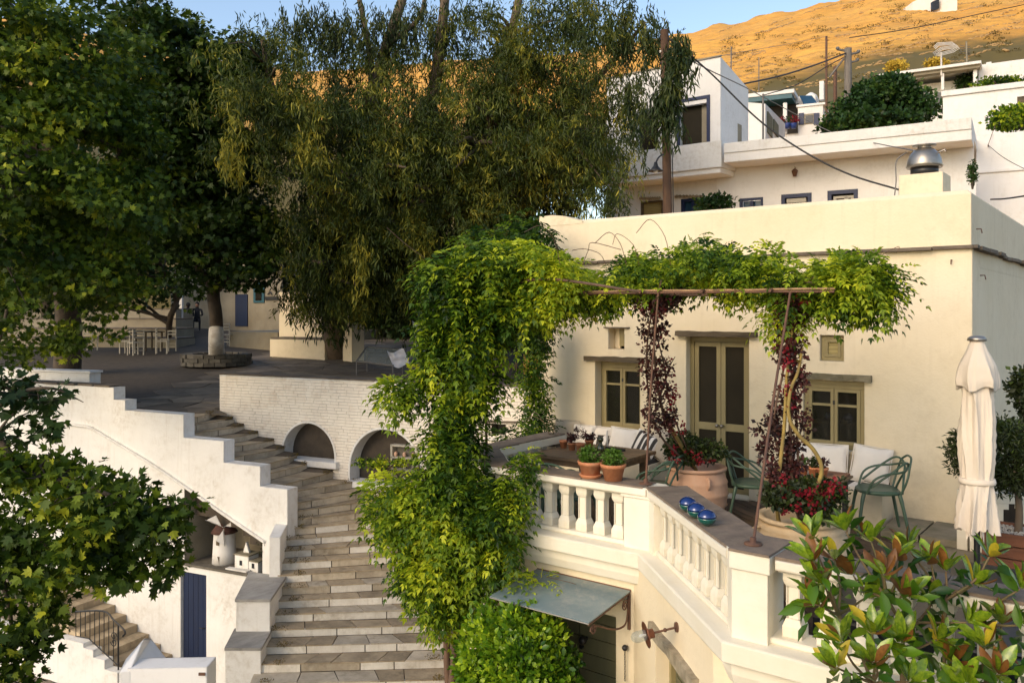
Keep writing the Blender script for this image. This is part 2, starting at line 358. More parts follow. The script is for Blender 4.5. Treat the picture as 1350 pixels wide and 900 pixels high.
def wallgrid(mb, P, u, up, x0, x1, z0, z1, holes, depth, nrm, mi=0):
    """wall sheet through P along unit u with rectangular holes (a, b, c, d) in (u, z); reveals go back by depth along -nrm"""
    P, u, nrm = Vector(P), Vector(u), Vector(nrm); Z = Vector((0, 0, 1))
    xs = sorted({x0, x1, *[h[0] for h in holes], *[h[1] for h in holes]}); zs = sorted({z0, z1, *[h[2] for h in holes], *[h[3] for h in holes]})
    xs = [x for x in xs if x0 <= x <= x1]; zs = [z for z in zs if z0 <= z <= z1]
    flip = u.cross(Z).dot(nrm) < 0
    def q(a, b, c, d):
        mb.add([a, b, c, d], [(3, 2, 1, 0) if flip else (0, 1, 2, 3)], mi)
    for i in range(len(xs)-1):
        for j in range(len(zs)-1):
            cx, cz = (xs[i]+xs[i+1])/2, (zs[j]+zs[j+1])/2
            if any(h[0] < cx < h[1] and h[2] < cz < h[3] for h in holes): continue
            q(P+u*xs[i]+Z*zs[j], P+u*xs[i+1]+Z*zs[j], P+u*xs[i+1]+Z*zs[j+1], P+u*xs[i]+Z*zs[j+1])
    for a, b, c, d in holes:
        B = -nrm*depth
        A1, A2, A3, A4 = P+u*a+Z*c, P+u*b+Z*c, P+u*b+Z*d, P+u*a+Z*d
        for s_, e in ((A1, A2), (A2, A3), (A3, A4), (A4, A1)):
            mb.add([s_, e, e+B, s_+B], [(0, 1, 2, 3), ], mi)
def sweep(mb, path, prof, mi=0, closed_prof=True, z=0):
    """extrude profile [(outward offset, z)] along a 2d path with mitred corners; outward is to the right-hand side of travel"""
    n = len(path); rings = []
    for i in range(n):
        p = Vector(path[i]).to_2d()
        d0 = (p-Vector(path[i-1]).to_2d()).normalized() if i > 0 else None
        d1 = (Vector(path[i+1]).to_2d()-p).normalized() if i < n-1 else None
        if d0 is None: d0 = d1
        if d1 is None: d1 = d0
        n0 = Vector((d0.y, -d0.x)); n1 = Vector((d1.y, -d1.x)); m_ = (n0+n1).normalized(); k = 1/max(.3, m_.dot(n0))
        rings.append([(p.x+m_.x*o*k, p.y+m_.y*o*k, z+h) for o, h in prof])
    k = len(prof); vs = [v for r in rings for v in r]
    rng = range(k if closed_prof else k-1)
    fs = [(i*k+j, (i+1)*k+j, (i+1)*k+(j+1) % k, i*k+(j+1) % k) for i in range(n-1) for j in rng]
    A = sum(prof[i][0]*prof[(i+1) % k][1]-prof[(i+1) % k][0]*prof[i][1] for i in range(k))
    if closed_prof and A < 0: fs = [f[::-1] for f in fs]
    caps = [tuple(range(k)), tuple(range((n-1)*k, n*k))[::-1]] if closed_prof else []
    if A < 0: caps = [c[::-1] for c in caps]
    fs = [f[::-1] for f in fs]; caps = [c[::-1] for c in caps] if False else caps
    mb.add(vs, fs+caps, mi)
def bez(pts, n=6):
    """Catmull-Rom through points"""
    P = [Vector(p) for p in pts]; P = [P[0]*2-P[1]]+P+[P[-1]*2-P[-2]]; out = []
    for i in range(1, len(P)-2):
        for k in range(n):
            t = k/n; a, b, c, d = P[i-1:i+3]
            out.append(.5*((2*b)+(c-a)*t+(2*a-5*b+4*c-d)*t*t+(3*b-a-3*c+d)*t**3))
    out.append(P[-2]); return out

# ---------------------------------------------------------------- foliage
T_DIAMOND = (np.array([(0,0,0),(-.5,.45,.10),(0,1,0),(.5,.45,.10)], float), [(0,2,1),(0,3,2)])
T_OVAL = (np.array([(0,0,0),(-.40,.30,.07),(-.46,.58,.09),(0,1,-.05),(.46,.58,.09),(.40,.30,.07),(0,.32,0),(0,.62,0)], float),
          [(0,6,1),(1,6,7,2),(2,7,3),(0,5,6),(6,5,4,7),(7,4,3)])
T_LOBE = (np.array([(0,0,0),(-.30,.10,.03),(-.56,.28,.06),(-.30,.40,.02),(-.42,.78,.06),(-.14,.62,0),(0,1.0,-.05),(.14,.62,0),(.42,.78,.06),(.30,.40,.02),(.56,.28,.06),(.30,.10,.03)], float),
          [(0,3,2,1),(0,5,4,3),(0,7,6,5),(0,9,8,7),(0,11,10,9)])
def unit(a): return a/np.maximum(np.linalg.norm(a, axis=1, keepdims=True), 1e-9)
def leafmesh(name, P, A, Nn, S, W, tint, tpl, matn, org=(0, 0, 0), parent=None, kind='stuff'):
    """P base points, A leaf axes, Nn normals, S lengths, W width factor"""
    tv, tf = tpl; n = len(P); k = len(tv)
    x_, y_, z_ = P[:, 0], P[:, 1], P[:, 2]; tint = np.asarray(tint)
    nz_ = np.sin(2.1*x_+2.7*z_+.6)*np.sin(2.3*y_-1.9*z_+1.)+.7*np.sin(5.3*x_-3.1*y_+4.2*z_)*np.sin(4.7*y_+5.9*z_)
    tint = np.clip(tint+.24*nz_, 0, 1)  # noise puts light and dark clumps into the leaf colour
    A = unit(A); B = unit(np.cross(A, Nn)); C = np.cross(B, A)
    S = S[:, None, None]
    V = P[:, None, :]+S*(B[:, None, :]*(tv[None, :, 0:1]*W)+A[:, None, :]*tv[None, :, 1:2]+C[:, None, :]*tv[None, :, 2:3])
    V = V.reshape(-1, 3)-np.array(org)
    lens = [len(f) for f in tf]; flat = np.concatenate([np.array(f) for f in tf]); nl = len(flat)
    loops = (flat[None, :]+(np.arange(n)*k)[:, None]).ravel()
    ls = np.tile(np.array(lens), n); st = np.concatenate([[0], np.cumsum(ls)[:-1]])
    me = bpy.data.meshes.new(name); me.vertices.add(n*k); me.vertices.foreach_set('co', V.ravel().astype(np.float32))
    me.loops.add(len(loops)); me.loops.foreach_set('vertex_index', loops.astype(np.int32))
    me.polygons.add(len(ls)); me.polygons.foreach_set('loop_start', st.astype(np.int32)); me.polygons.foreach_set('loop_total', ls.astype(np.int32))
    a = me.attributes.new('tint', 'FLOAT', 'FACE'); a.data.foreach_set('value', np.repeat(tint, len(tf)).astype(np.float32))
    me.materials.append(MATS[matn]); me.update(calc_edges=True)
    o = link(name, me, parent, org)
    if kind: o['kind'] = kind
    return o
def rnd_dir(n):
    v = RG.normal(size=(n, 3)); return unit(v)
def clump_leaves(cent, rad, per, size, up=.5, flat=.6, outw=None, droop=0., jit=.35):
    """cent (K,3), rad (K,): returns P, A, N, S, T for per leaves each; tint follows the leaf's age at random and by sprig"""
    K = len(cent); n = K*per
    ci = np.repeat(np.arange(K), per)
    d = rnd_dir(n); r = RG.random(n)**.45
    P = cent[ci]+d*(rad[ci]*r)[:, None]*np.array([1, 1, flat])
    A = d*1.0+rnd_dir(n)*.7+np.array([0, 0, -droop])
    Nn = np.array([0, 0, up])+rnd_dir(n)*.7+d*.3
    S = size*(1+jit*(RG.random(n)-.5)*2)
    base = RG.random(K)
    T = np.clip(.45*base[ci]+.55*RG.random(n)**1.3, 0, 1)
    return P, A, Nn, S, T
def ell_points(c, rad, n, shell=.5):
    """n points inside an ellipsoid of radii rad = (right, up, forward), mostly in the outer shell"""
    d = rnd_dir(n); r = (shell+(1-shell)*RG.random(n)**.6)
    d = d*r[:, None]
    Rv = np.array(CR); Fv = np.array(CF); Uv = np.array([0, 0, 1.])
    return np.array(c)[None, :]+d[:, 0:1]*rad[0]*Rv+d[:, 1:2]*rad[1]*Uv+d[:, 2:3]*rad[2]*Fv
def pe(px, py, D, rx, ry, rd):
    """ellipsoid seen at a pixel, radii given in pixels across and up, metres in depth"""
    return (pd(px, py, D), (rx*D/FOC, ry*D/FOC, rd))
# ================================================================ the cream house
Z3 = Vector((0, 0, 1))
def bar(mb, P, u, n, a, b, c, d, t0, t1, mi=0):
    P, u, n = Vector(P), Vector(u), Vector(n)
    mb.obox(P+u*a+Z3*c+n*t0, u*(b-a), Z3*(d-c), n*(t1-t0), mi)
def ring(mb, P, u, n, a, b, c, d, w_, t0, t1, mi=0):
    bar(mb, P, u, n, a, b, d-w_, d, t0, t1, mi); bar(mb, P, u, n, a, b, c, c+w_, t0, t1, mi)
    bar(mb, P, u, n, a, a+w_, c+w_, d-w_, t0, t1, mi); bar(mb, P, u, n, b-w_, b, c+w_, d-w_, t0, t1, mi)
def clip(poly, p, n):
    """keep the part of a 2d polygon on the side of p where (q-p).n <= 0"""
    out = []
    for i in range(len(poly)):
        a, b = Vector(poly[i]), Vector(poly[(i+1) % len(poly)])
        da, db = (a-p).dot(n), (b-p).dot(n)
        if da <= 0: out.append(a)
        if da*db < 0: out.append(a+(b-a)*(da/(da-db)))
    return out
def rough_slab(mb, pts, z0, z1, jit=.01, mi=0):
    mb.prism([(p[0]+random.uniform(-jit, jit), p[1]+random.uniform(-jit, jit)) for p in pts], z0, [z1+random.uniform(-jit, jit)*.6 for p in pts], mi)
HX0, HX1, HY, HT = -7.64, -1.64, 10.62, 3.87
house = thing('cream_house', 'cream plastered house with olive door and windows behind the vine terrace', 'house', (-4.6, 12, 0))
win_holes = {'L': (-6.63, -5.87, .74, 1.745), 's1': (-6.40, -6.13, 1.93, 2.235), 'door': (-5.15, -4.25, 0.0, 2.14), 's2': (-3.33, -3.04, 1.87, 2.19), 'R': (-3.54, -2.80, .78, 1.63)}
mb = MB()
wallgrid(mb, (0, HY, 0), (1, 0, 0), Z3, HX0, HX1, -.02, 3.22, list(win_holes.values()), .30, (0, -1, 0))
mb.add([(HX1, HY, -.02), (HX1, 19, -.02), (HX1, 19, 3.22), (HX1, HY, 3.22)], [(0, 1, 2, 3)])
mb.add([(HX0, HY, -3.6), (HX0, 19, -3.6), (HX0, 19, 3.22), (HX0, HY, 3.22)], [(3, 2, 1, 0)])
mb.box((HX0, HY+.5, 3.0), (HX1-.004, 18.9, 3.18))
mb.build('wall', 'cream_plaster', house)
mb = MB()   # parapet, softly rounded on top
prof = [(0.0, 3.21), (0.0, HT-.05), (-.05, HT), (-.22, HT), (-.27, HT-.05), (-.27, 3.21)]
sweep(mb, [(HX0, 19), (HX0, HY+.012), (HX1-.012, HY+.012), (HX1-.012, 19)], prof)
for f_ in range(0): pass
mb.build('parapet', 'cream_plaster', house)
mb = MB()   # the raised hump at the left end of the parapet
prev = None
hump = [(0, .12), (.25, .125), (.45, .10), (.62, .05), (.8, .0)]
vs = []
for i, (dx, dz) in enumerate(hump):
    for yy in (HY+.006, HY+.29): vs += [(HX0-.02+dx, yy, HT-.06), (HX0-.02+dx, yy, HT-.02+dz)]
fs = []
for i in range(len(hump)-1):
    a = i*4; b_ = a+4; fs += [(a, b_, b_+1, a+1), (a+1, b_+1, b_+3, a+3), (a+2, a+3, b_+3, b_+2)]
fs.append((0, 1, 3, 2)); mb.add(vs, fs); mb.build('parapet', 'cream_plaster', house)
# slate drip ledge, stone by stone
x = HX0-.05
while x < HX1+.05:
    l = random.uniform(.28, .62); e = min(x+l, HX1+.07); mb = MB(); dz = random.uniform(-.006, .006); pr = .075+random.uniform(-.015, .02)
    mb.prism([(x+.004, HY-pr), (e-.004, HY-pr+random.uniform(-.012, .012)), (e-.004, HY+.06), (x+.004, HY+.06)], 3.195+dz, 3.232+dz)
    mb.build('ledge_stone', 'slate', house, (x, HY, 3.2)); x = e
y = HY+.07
while y < 18:
    l = random.uniform(.25, .6); mb = MB(); dz = random.uniform(-.012, .01); pr = .075+random.uniform(-.02, .03)
    mb.prism([(HX1-.06, y+.004), (HX1+pr, y+.004), (HX1+pr+random.uniform(-.02, .02), y+l-.004), (HX1-.06, y+l-.004)], 3.19+dz, 3.23+dz)
    mb.build('ledge_stone', 'slate', house, (HX1, y, 3.2)); y += l
def rough_beam(name, m, x0, x1, z0, z1, pr, jit=.008, parent=house, yb=None):
    mb = MB(); n = 9; vs = []; yb = HY if yb is None else yb
    for i in range(n):
        t = i/(n-1); xx = x0+(x1-x0)*t
        for (yy, zz) in ((yb-pr, z0), (yb-pr, z1), (yb+.05, z1), (yb+.05, z0)):
            vs.append((xx, yy+random.uniform(-jit, jit), zz+random.uniform(-jit, jit)))
    fs = [(i*4+j, (i+1)*4+j, (i+1)*4+(j+1) % 4, i*4+(j+1) % 4) for i in range(n-1) for j in range(4)]+[(0, 1, 2, 3), tuple(range(n*4-4, n*4))[::-1]]
    mb.add(vs, fs); return mb.build(name, m, parent, (x0, yb, z0))
rough_beam('lintel', 'old_wood', -6.79, -5.80, 1.748, 1.82, .07)
rough_beam('lintel', 'old_wood', -5.28, -4.13, 2.143, 2.215, .09)
rough_beam('lintel', 'lintel_stone', -3.60, -2.71, 1.634, 1.712, .07)
rough_beam('lintel', 'slate', -6.46, -6.04, 2.238, 2.256, .04, .003)
U = (1, 0, 0); NF = (0, -1, 0); PF = (0, HY, 0)
def window(h, rec, key, sill=True):
    a, b, c, d = h; o = MB(); ring(o, PF, U, NF, a+.004, b-.004, c+.004, d-.004, .055, -rec-.06, -rec); w_ = o.build('window', 'olive_paint', house)
    bar(o, PF, U, NF, a+.004, b-.004, d-.10, d-.055, -rec-.06, -rec+.003); bpy.data.objects.remove(w_); w_ = o.build('window', 'olive_paint', house)
    mid = (a+b)/2; zt = d-.105-.045-.22*(d-c-.2)
    for (p, q) in ((a+.058, mid-.003), (mid+.003, b-.058)):
        s_ = MB(); ring(s_, PF, U, NF, p, q, c+.058, d-.103, .040, -rec-.045, -rec+.012)
        bar(s_, PF, U, NF, p+.040, q-.040, zt-.03, zt, -rec-.045, -rec+.005); s_.build('sash', 'olive_paint', w_)
        g = MB(); bar(g, PF, U, NF, p+.035, q-.035, zt-.005, d-.138, -rec-.035, -rec-.025); g.build('pane', 'window_glass', w_)
        g = MB(); bar(g, PF, U, NF, p+.035, q-.035, c+.09, zt-.025, -rec-.035, -rec-.025); g.build('pane', 'window_glass', w_)
    k = MB(); bar(k, PF, U, NF, mid-.012, mid+.012, d-.30, d-.25, -rec+.012, -rec+.02); k.build('latch', 'black_metal', w_)
    if sill:
        k = MB(); bar(k, PF, U, NF, a-.02, b+.02, c-.035, c+.002, -.28, .03); k.build('sill', 'cream_plaster', w_)
window(win_holes['L'], .17, 'L'); window(win_holes['R'], .05, 'R')
def small_window(h, rec, cut=0, blind=False):
    a, b, c, d = h; a += cut; o = MB(); ring(o, PF, U, NF, a+.004, b-.004, c+.004+cut*.4, d-.004, .045, -rec-.06, -rec); w_ = o.build('window', 'olive_paint', house)
    s_ = MB(); ring(s_, PF, U, NF, a+.05, b-.05, c+.05+cut*.4, d-.05, .035, -rec-.05, -rec+.008); s_.build('sash', 'olive_paint', w_)
    g = MB(); bar(g, PF, U, NF, a+.08, b-.08, c+.08+cut*.4, d-.08, -rec-.03, -rec-.02); g.build('pane', 'roller_blind' if blind else 'pane_dark', w_)
    if cut:
        k = MB(); bar(k, PF, U, NF, a-cut+.002, a+.006, c+.002, d-.002, -rec-.06, -rec-.02); k.build('side_panel', 'cream_plaster', w_)
small_window(win_holes['s1'], .16, .09); small_window(win_holes['s2'], .05, 0, True)
# entrance: two leaves with fly screens
a, b, c, d = win_holes['door']; rec = .13
o = MB(); bar(o, PF, U, NF, a+.003, b-.003, d-.07, d-.003, -rec-.08, -rec+.01); bar(o, PF, U, NF, a+.003, a+.06, c+.005, d-.07, -rec-.08, -rec+.01); bar(o, PF, U, NF, b-.06, b-.003, c+.005, d-.07, -rec-.08, -rec+.01)
door = o.build('door', 'olive_paint', house); mid = (a+b)/2
for (p, q, hs) in ((a+.063, mid-.003, -1), (mid+.003, b-.063, 1)):
    s_ = MB(); ring(s_, PF, U, NF, p, q, .03, d-.075, .062, -rec-.055, -rec-.005); bar(s_, PF, U, NF, p+.062, q-.062, .86, .96, -rec-.055, -rec-.005); s_.build('door_leaf', 'olive_paint', door)
    for (z0, z1) in ((.09, .86), (.96, d-.137)):
        g = MB(); bar(g, PF, U, NF, p+.055, q-.055, z0-.005, z1+.005, -rec-.035, -rec-.028); g.build('screen', 'fly_screen', door)
    k = MB(); xk = mid+hs*.035; k.tube([(xk, HY+rec+.005, .93), (xk, HY+rec-.05, .93)], .010, 8); k.ball((xk, HY+rec-.055, .93), .024, 10, 7); k.build('handle', 'steel', door)
k = MB(); bar(k, PF, U, NF, a-.02, b+.02, -.005, .028, -.3, .06); k.build('threshold', 'cream_plaster', door)
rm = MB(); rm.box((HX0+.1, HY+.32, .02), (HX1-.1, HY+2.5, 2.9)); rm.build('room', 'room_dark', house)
# chimney block with its steel cowl on the roof
P1 = pd(1198, 262, 13.2); P2 = pd(1240, 262, 12.9)
ch = MB(); cx, cy = (P1.x+P2.x)/2, (P1.y+P2.y)/2; ct = EYE+(409-231)*13.0/FOC
ch.box((cx-.31, cy-.27, 3.1), (cx+.31, cy+.33, ct)); chim = ch.build('chimney', 'cream_plaster', house)
co = MB(); zc = ct
co.lathe([(.20, zc), (.20, zc+.13)], (cx, cy, 0), 28); co.build('cowl_neck', 'black_metal', chim)
co = MB(); r = .255
co.lathe([(r, zc+.12), (r, zc+.17), (r*.95, zc+.25), (r*.82, zc+.33), (r*.6, zc+.395), (r*.42, zc+.42), (.10, zc+.425), (.10, zc+.455), (.17, zc+.46), (.17, zc+.475), (.05, zc+.49)], (cx, cy, 0), 32)
for k_ in range(6): co.ball((cx+r*math.cos(k_+.3), cy+r*math.sin(k_+.3), zc+.15), .012, 6, 5)
co.tube([(cx+.2, cy-.05, zc+.33), (cx+.30, cy-.08, zc+.36), (cx+.31, cy-.08, zc+.33)], .012); co.build('cowl', 'steel', chim)
co = MB(); co.tube(bez([(cx-.22, cy-.2, zc+.36), (cx-.34, cy-.3, zc+.22), (cx-.345, cy-.3, zc-.1), (cx-.37, cy-.35, ct-.45)]), .010, 6); co.build('wire', 'cable_grey', chim)
for (px_, py_) in ((1255, 343), (1292, 363), (1287, 302)):
    q = pY(px_, py_, HY) if px_ < 1283 else pX(px_, py_, HX1)
    k = MB(); nn = Vector((0, -.05, 0)) if px_ < 1283 else Vector((.05, 0, 0)); k.tube([q, q+nn, q+nn*1.2-Z3*.05], .007, 6); k.build('hook', 'rust_metal', house)

# ---------------------------------------------------------------- lower storey under the terrace (part of the house)
CY = 6.76; DC = 2.96   # front plane and X+Y of the diagonal plane
cA = Vector((DC-CY, CY)); cB = Vector((DC-5.36, 5.36))
mb = MB()
dx0, dx1, dzt = -5.02, pY(812, 815, CY).x, pY(812, 813, CY).z
wallgrid(mb, (0, CY, 0), (1, 0, 0), Z3, -5.52, cA.x, -3.6, .2, [(dx0, dx1, -2.75, dzt)], .16, (0, -1, 0))
ud = Vector((.70711, -.70711, 0)); nd = Vector((-.70711, -.70711, 0))
def sdiag(px_, py_):
    q = ppl(px_, py_, (cA.x, cA.y, 0), nd); return (q-Vector((cA.x, cA.y, 0))).dot(ud), q.z
s0, _ = sdiag(864, 850); s1, _ = sdiag(916, 880); zl0 = sdiag(866, 838)[1]; zl1 = sdiag(916, 878)[1]
ztop = -.235
Ld = (cB-cA).length
wallgrid(mb, (cA.x, cA.y, 0), ud, Z3, 0, Ld, -3.6, .2, [(s0, s1, -2.6, ztop)], .22, nd)
wallgrid(mb, (0, 5.36, 0), (1, 0, 0), Z3, cB.x, 2.2, -3.6, .2, [], .2, (0, -1, 0))
mb.add([(-5.52, CY, -3.6), (-6.25, 7.52, -3.6), (-6.25, 7.52, .2), (-5.52, CY, .2)], [(3, 2, 1, 0)]); mb.add([(-6.25, 7.52, -3.6), (-6.25, 8.9, -3.6), (-7.64, 8.9, -3.6), (-7.64, HY, -3.6), (-6.25, 7.52, .2), (-6.25, 8.9, .2), (-7.64, 8.9, .2), (-7.64, HY, .2)], [(4, 5, 1, 0), (5, 6, 2, 1), (6, 7, 3, 2)])
mb.build('lower_wall', 'cream_plaster', house)
# garage-like double door of dark olive boards
o = MB(); PL = (0, CY, 0); bar(o, PL, U, NF, dx0+.002, dx1-.002, -2.75, dzt-.002, -.30, -.165); ld = o.build('double_door', 'olive_dark', house)
mid = pY(764, 850, CY+.14).x
for (p, q) in ((dx0+.004, mid-.006), (mid+.006, dx1-.004)):
    z = dzt-.01
    while z > -2.7:
        k = MB(); bar(k, PL, U, NF, p, q, max(z-.152, -2.74), z, -.163, -.142); k.build('board', 'olive_dark', ld); z -= .16
k = MB(); q = pY(773, 841, CY+.14); k.tube([(q.x, CY+.15, q.z), (q.x, CY+.08, q.z)], .02); k.ball((q.x, CY+.07, q.z), .042, 12, 8); k.build('knob', 'black_metal', ld)
k = MB(); q = pY(768, 851, CY+.14); k.tube([(q.x, CY+.15, q.z), (q.x, CY+.11, q.z)], .02); k.build('lock', 'black_metal', ld)
# side doorway in the diagonal wall
PD = Vector((cA.x, cA.y, 0))
o = MB(); ring(o, PD, ud, nd, s0+.003, s1-.003, -2.6, ztop-.002, .05, -.21, -.12); sd = o.build('side_door', 'olive_paint', house)
k = MB(); bar(k, PD, ud, nd, s0+.05, s0+(s1-s0)*.62, -2.5, ztop-.05, -.20, -.16); k.build('door_leaf', 'olive_dark', sd)
for zz in (-.36, -.62, -.88, -1.14):
    k = MB(); ring(k, PD, ud, nd, s0+.10, s0+(s1-s0)*.55, zz-.20, zz, .02, -.16, -.150); k.build('panel', 'olive_dark', sd)
k = MB(); bar(k, PD, ud, nd, s0+(s1-s0)*.62, s1-.05, -2.5, ztop-.05, -.209, -.200); k.build('pane', 'pane_dark', sd)
k = MB(); bar(k, PD, ud, nd, s0+(s1-s0)*.66, s1-.03, -2.5, ztop-.24, -.19, -.10); k.build('shutter', 'olive_paint', sd)
k = MB(); n = 8; vs = []
for i in range(n):
    s_ = s0-.07+(s1-s0+.16)*i/(n-1)
    for (t, zz) in ((.05, ztop+.0), (.05, ztop+.10), (-.05, ztop+.10), (-.05, ztop+.0)):
        vs.append(PD+ud*s_+nd*(t+random.uniform(-.012, .012))+Z3*(zz+random.uniform(-.012, .012)))
k.add(vs, [(i*4+j, (i+1)*4+j, (i+1)*4+(j+1) % 4, i*4+(j+1) % 4) for i in range(n-1) for j in range(4)]+[(0, 1, 2, 3), tuple(range(n*4-4, n*4))[::-1]])
k.build('lintel', 'pale_lintel', house)

# ---------------------------------------------------------------- terrace: slab, cornice, deck
OUT = [(-6.28, 8.9), (-6.28, 7.46), (-5.50, 6.70), (-3.60, 6.70), (-2.20, 5.30), (2.2, 5.30)]
mb = MB(); sweep(mb, OUT, [(-.25, .02), (.02, .02), (.05, .10), (.055, .19), (.13, .20), (.135, .325), (.12, .335), (-.02, .345), (-.25, .345)]); mb.build('cornice', 'balustrade_paint', house)
POLY = [(-7.6, 10.61), (-7.6, 8.9), (-6.2, 8.9), (-6.2, 7.54), (-5.42, 6.94), (-3.5, 6.94), (-2.1, 5.54), (2.2, 5.54), (2.2, 10.61)]
mb = MB(); mb.prism(POLY, -.25, -.045); struct('terrace_floor', mb, 'mortar'); tf = bpy.data.objects['terrace_floor']
dk = Vector((-.78, .62)).normalized(); pk = Vector((dk.y, -dk.x)); t = -8.0; cnt = 0
def strip(poly, c0, c1):
    q = clip(poly, pk*c1, pk)
    return clip(q, pk*c0, -pk) if len(q) > 2 else []
cs = [Vector(p).dot(pk) for p in POLY]; t = min(cs)
convex = [[(-7.6, 10.61), (-7.6, 8.9), (-6.2, 8.9), (-6.2, 10.61)], [(-6.2, 10.61), (-6.2, 7.54), (-5.42, 6.94), (-3.5, 6.94), (-3.5, 10.61)], [(-3.5, 10.61), (-3.5, 6.94), (-2.1, 5.54), (-2.1, 10.61)]]
while t < max(cs):
    pieces = []
    for cvx in convex:
        q = strip(cvx, t+.004, t+.106)
        if len(q) > 2: pieces.append(q)
    if pieces:
        mb = MB()
        dz = random.uniform(-.002, .002)
        for q in pieces: mb.prism([(v.x, v.y) for v in q], -.045, dz)
        mb.build('plank', 'deck_wood', tf, (*pieces[0][0], 0))
    t += .11
mb = MB(); mb.prism([(-2.09, 5.56), (2.15, 5.56), (2.15, 10.6), (-2.09, 10.6)], -.044, -.004); mb.build('paving', 'mossy_slab', tf)
for (x0, x1) in ((-2.42, -2.02), (-2.01, -1.60)):
    mb = MB(); rough_slab(mb, [(x0, 9.80), (x1-.01, 9.80), (x1-.01, 10.60), (x0, 10.60)], .001, .075, .008); mb.build('slab', 'mossy_slab', tf, (x0, 10, 0))

# ---------------------------------------------------------------- balustrade
bal = thing('terrace_balustrade', 'cream balustrade of square tapered balusters round the terrace edge', 'balustrade', (-3.6, 6.8, .3))
mb = MB(); sweep(mb, OUT, [(-.20, .34), (-.012, .34), (0, .35), (0, .375), (-.012, .385), (-.20, .385)]); mb.build('plinth', 'balustrade_paint', bal)
prs = [(-.26, .805), (-.01, .805), (.0, .815), (.045, .83), (.05, .84), (.05, .888), (.045, .893), (-.26, .893)]
mb = MB(); sweep(mb, [(-6.28, 8.95), (-6.28, 7.46), (-5.50, 6.70), (-3.62, 6.70)], prs); mb.build('rail', 'balustrade_paint', bal)
mb = MB(); sweep(mb, [(-3.56, 6.66), (-2.25, 5.35)], prs); mb.build('rail', 'balustrade_paint', bal)
mb = MB(); sweep(mb, [(-1.94, 5.33), (2.2, 5.33)], prs); mb.build('rail', 'balustrade_paint', bal)
# slate coping, slab by slab, with a gap along the joints
def coping(path, o0, o1, z0, z1, seg=.55):
    for (a, b) in zip(path[:-1], path[1:]):
        A, B = Vector(a), Vector(b); L_ = (B-A).length; d = (B-A)/L_; n_ = Vector((d.y, -d.x)); k = max(1, round(L_/seg)); cuts = [0]+[L_*(i+random.uniform(-.15, .15))/k for i in range(1, k)]+[L_]
        for c0, c1 in zip(cuts[:-1], cuts[1:]):
            mb = MB(); pts = [A+d*(c0+.003)+n_*o1, A+d*(c1-.003)+n_*o1, A+d*(c1-.003)+n_*(o0+random.uniform(-.012, .012)), A+d*(c0+.003)+n_*(o0+random.uniform(-.012, .012))]
            rough_slab(mb, pts, z0, z1, .003); mb.build('coping_slab', 'coping_stone', bal, (pts[0].x, pts[0].y, z0))
coping([(-6.28, 8.95), (-6.28, 7.48), (-5.50, 6.70), (-3.66, 6.70)], -.24, .035, .894, .912)
coping([(-3.62, 6.72), (-2.20, 5.30)], -.34, .035, .894, .912)
coping([(-2.24, 5.27), (-1.96, 5.27)], -.42, .035, .9145, .932, .5)
coping([(-1.95, 5.33), (2.2, 5.33)], -.25, .035, .894, .914)
for (pts, cap) in (([(-3.86, 6.675), (-3.60, 6.675), (-3.50, 6.575), (-3.36, 6.72), (-3.58, 6.93), (-3.86, 6.93)], .02), ([(-2.225, 5.262), (-1.98, 5.262), (-1.98, 5.55), (-2.2, 5.55), (-2.32, 5.42)], .03)):
    mb = MB(); mb.prism(pts, .3, .80); cx_ = sum(p[0] for p in pts)/len(pts); cy_ = sum(p[1] for p in pts)/len(pts)
    mb.prism([((p[0]-cx_)*1.12+cx_, (p[1]-cy_)*1.12+cy_) for p in pts], .80, .9 if cap == .02 else .913); mb.build('pillar', 'balustrade_paint', bal)
bm = bmesh.new(); prof = [(.050, .385), (.064, .385), (.064, .455), (.059, .468), (.045, .505), (.045, .71), (.058, .738), (.058, .745), (.061, .75), (.061, .806)]
rings = []
for (r, z) in prof: rings.append([bm.verts.new((sx*r, sy*r, z-.385)) for sx, sy in ((-1, -1), (1, -1), (1, 1), (-1, 1))])
shaft = []
for i in range(len(prof)-1):
    for j in range(4):
        f = bm.faces.new((rings[i][j], rings[i][(j+1) % 4], rings[i+1][(j+1) % 4], rings[i+1][j]))
        if i == 4: shaft.append(f)
bmesh.ops.inset_individual(bm, faces=shaft, thickness=.020, depth=0)
for f in shaft:
    c = -f.normal*.010
    for v in f.verts: v.co += c
bal_me = bpy.data.meshes.new('baluster'); bm.to_mesh(bal_me); bm.free(); bal_me.materials.append(MATS['balustrade_paint'])
def balusters(A, B, n, rot):
    for i in range(n):
        t = (i+.5)/n; link('baluster', bal_me, bal, (A[0]+(B[0]-A[0])*t, A[1]+(B[1]-A[1])*t, .385), (0, 0, rot))
balusters((-5.46, 6.80), (-3.865, 6.80), 8, 0)
balusters((-6.18, 8.9), (-6.18, 7.5), 7, 0)
balusters((-6.15, 7.47), (-5.52, 6.84), 4, -PI/4)
balusters((-3.42, 6.64), (-2.27, 5.49), 8, -PI/4)
balusters((-1.97, 5.43), (2.2, 5.43), 19, 0)

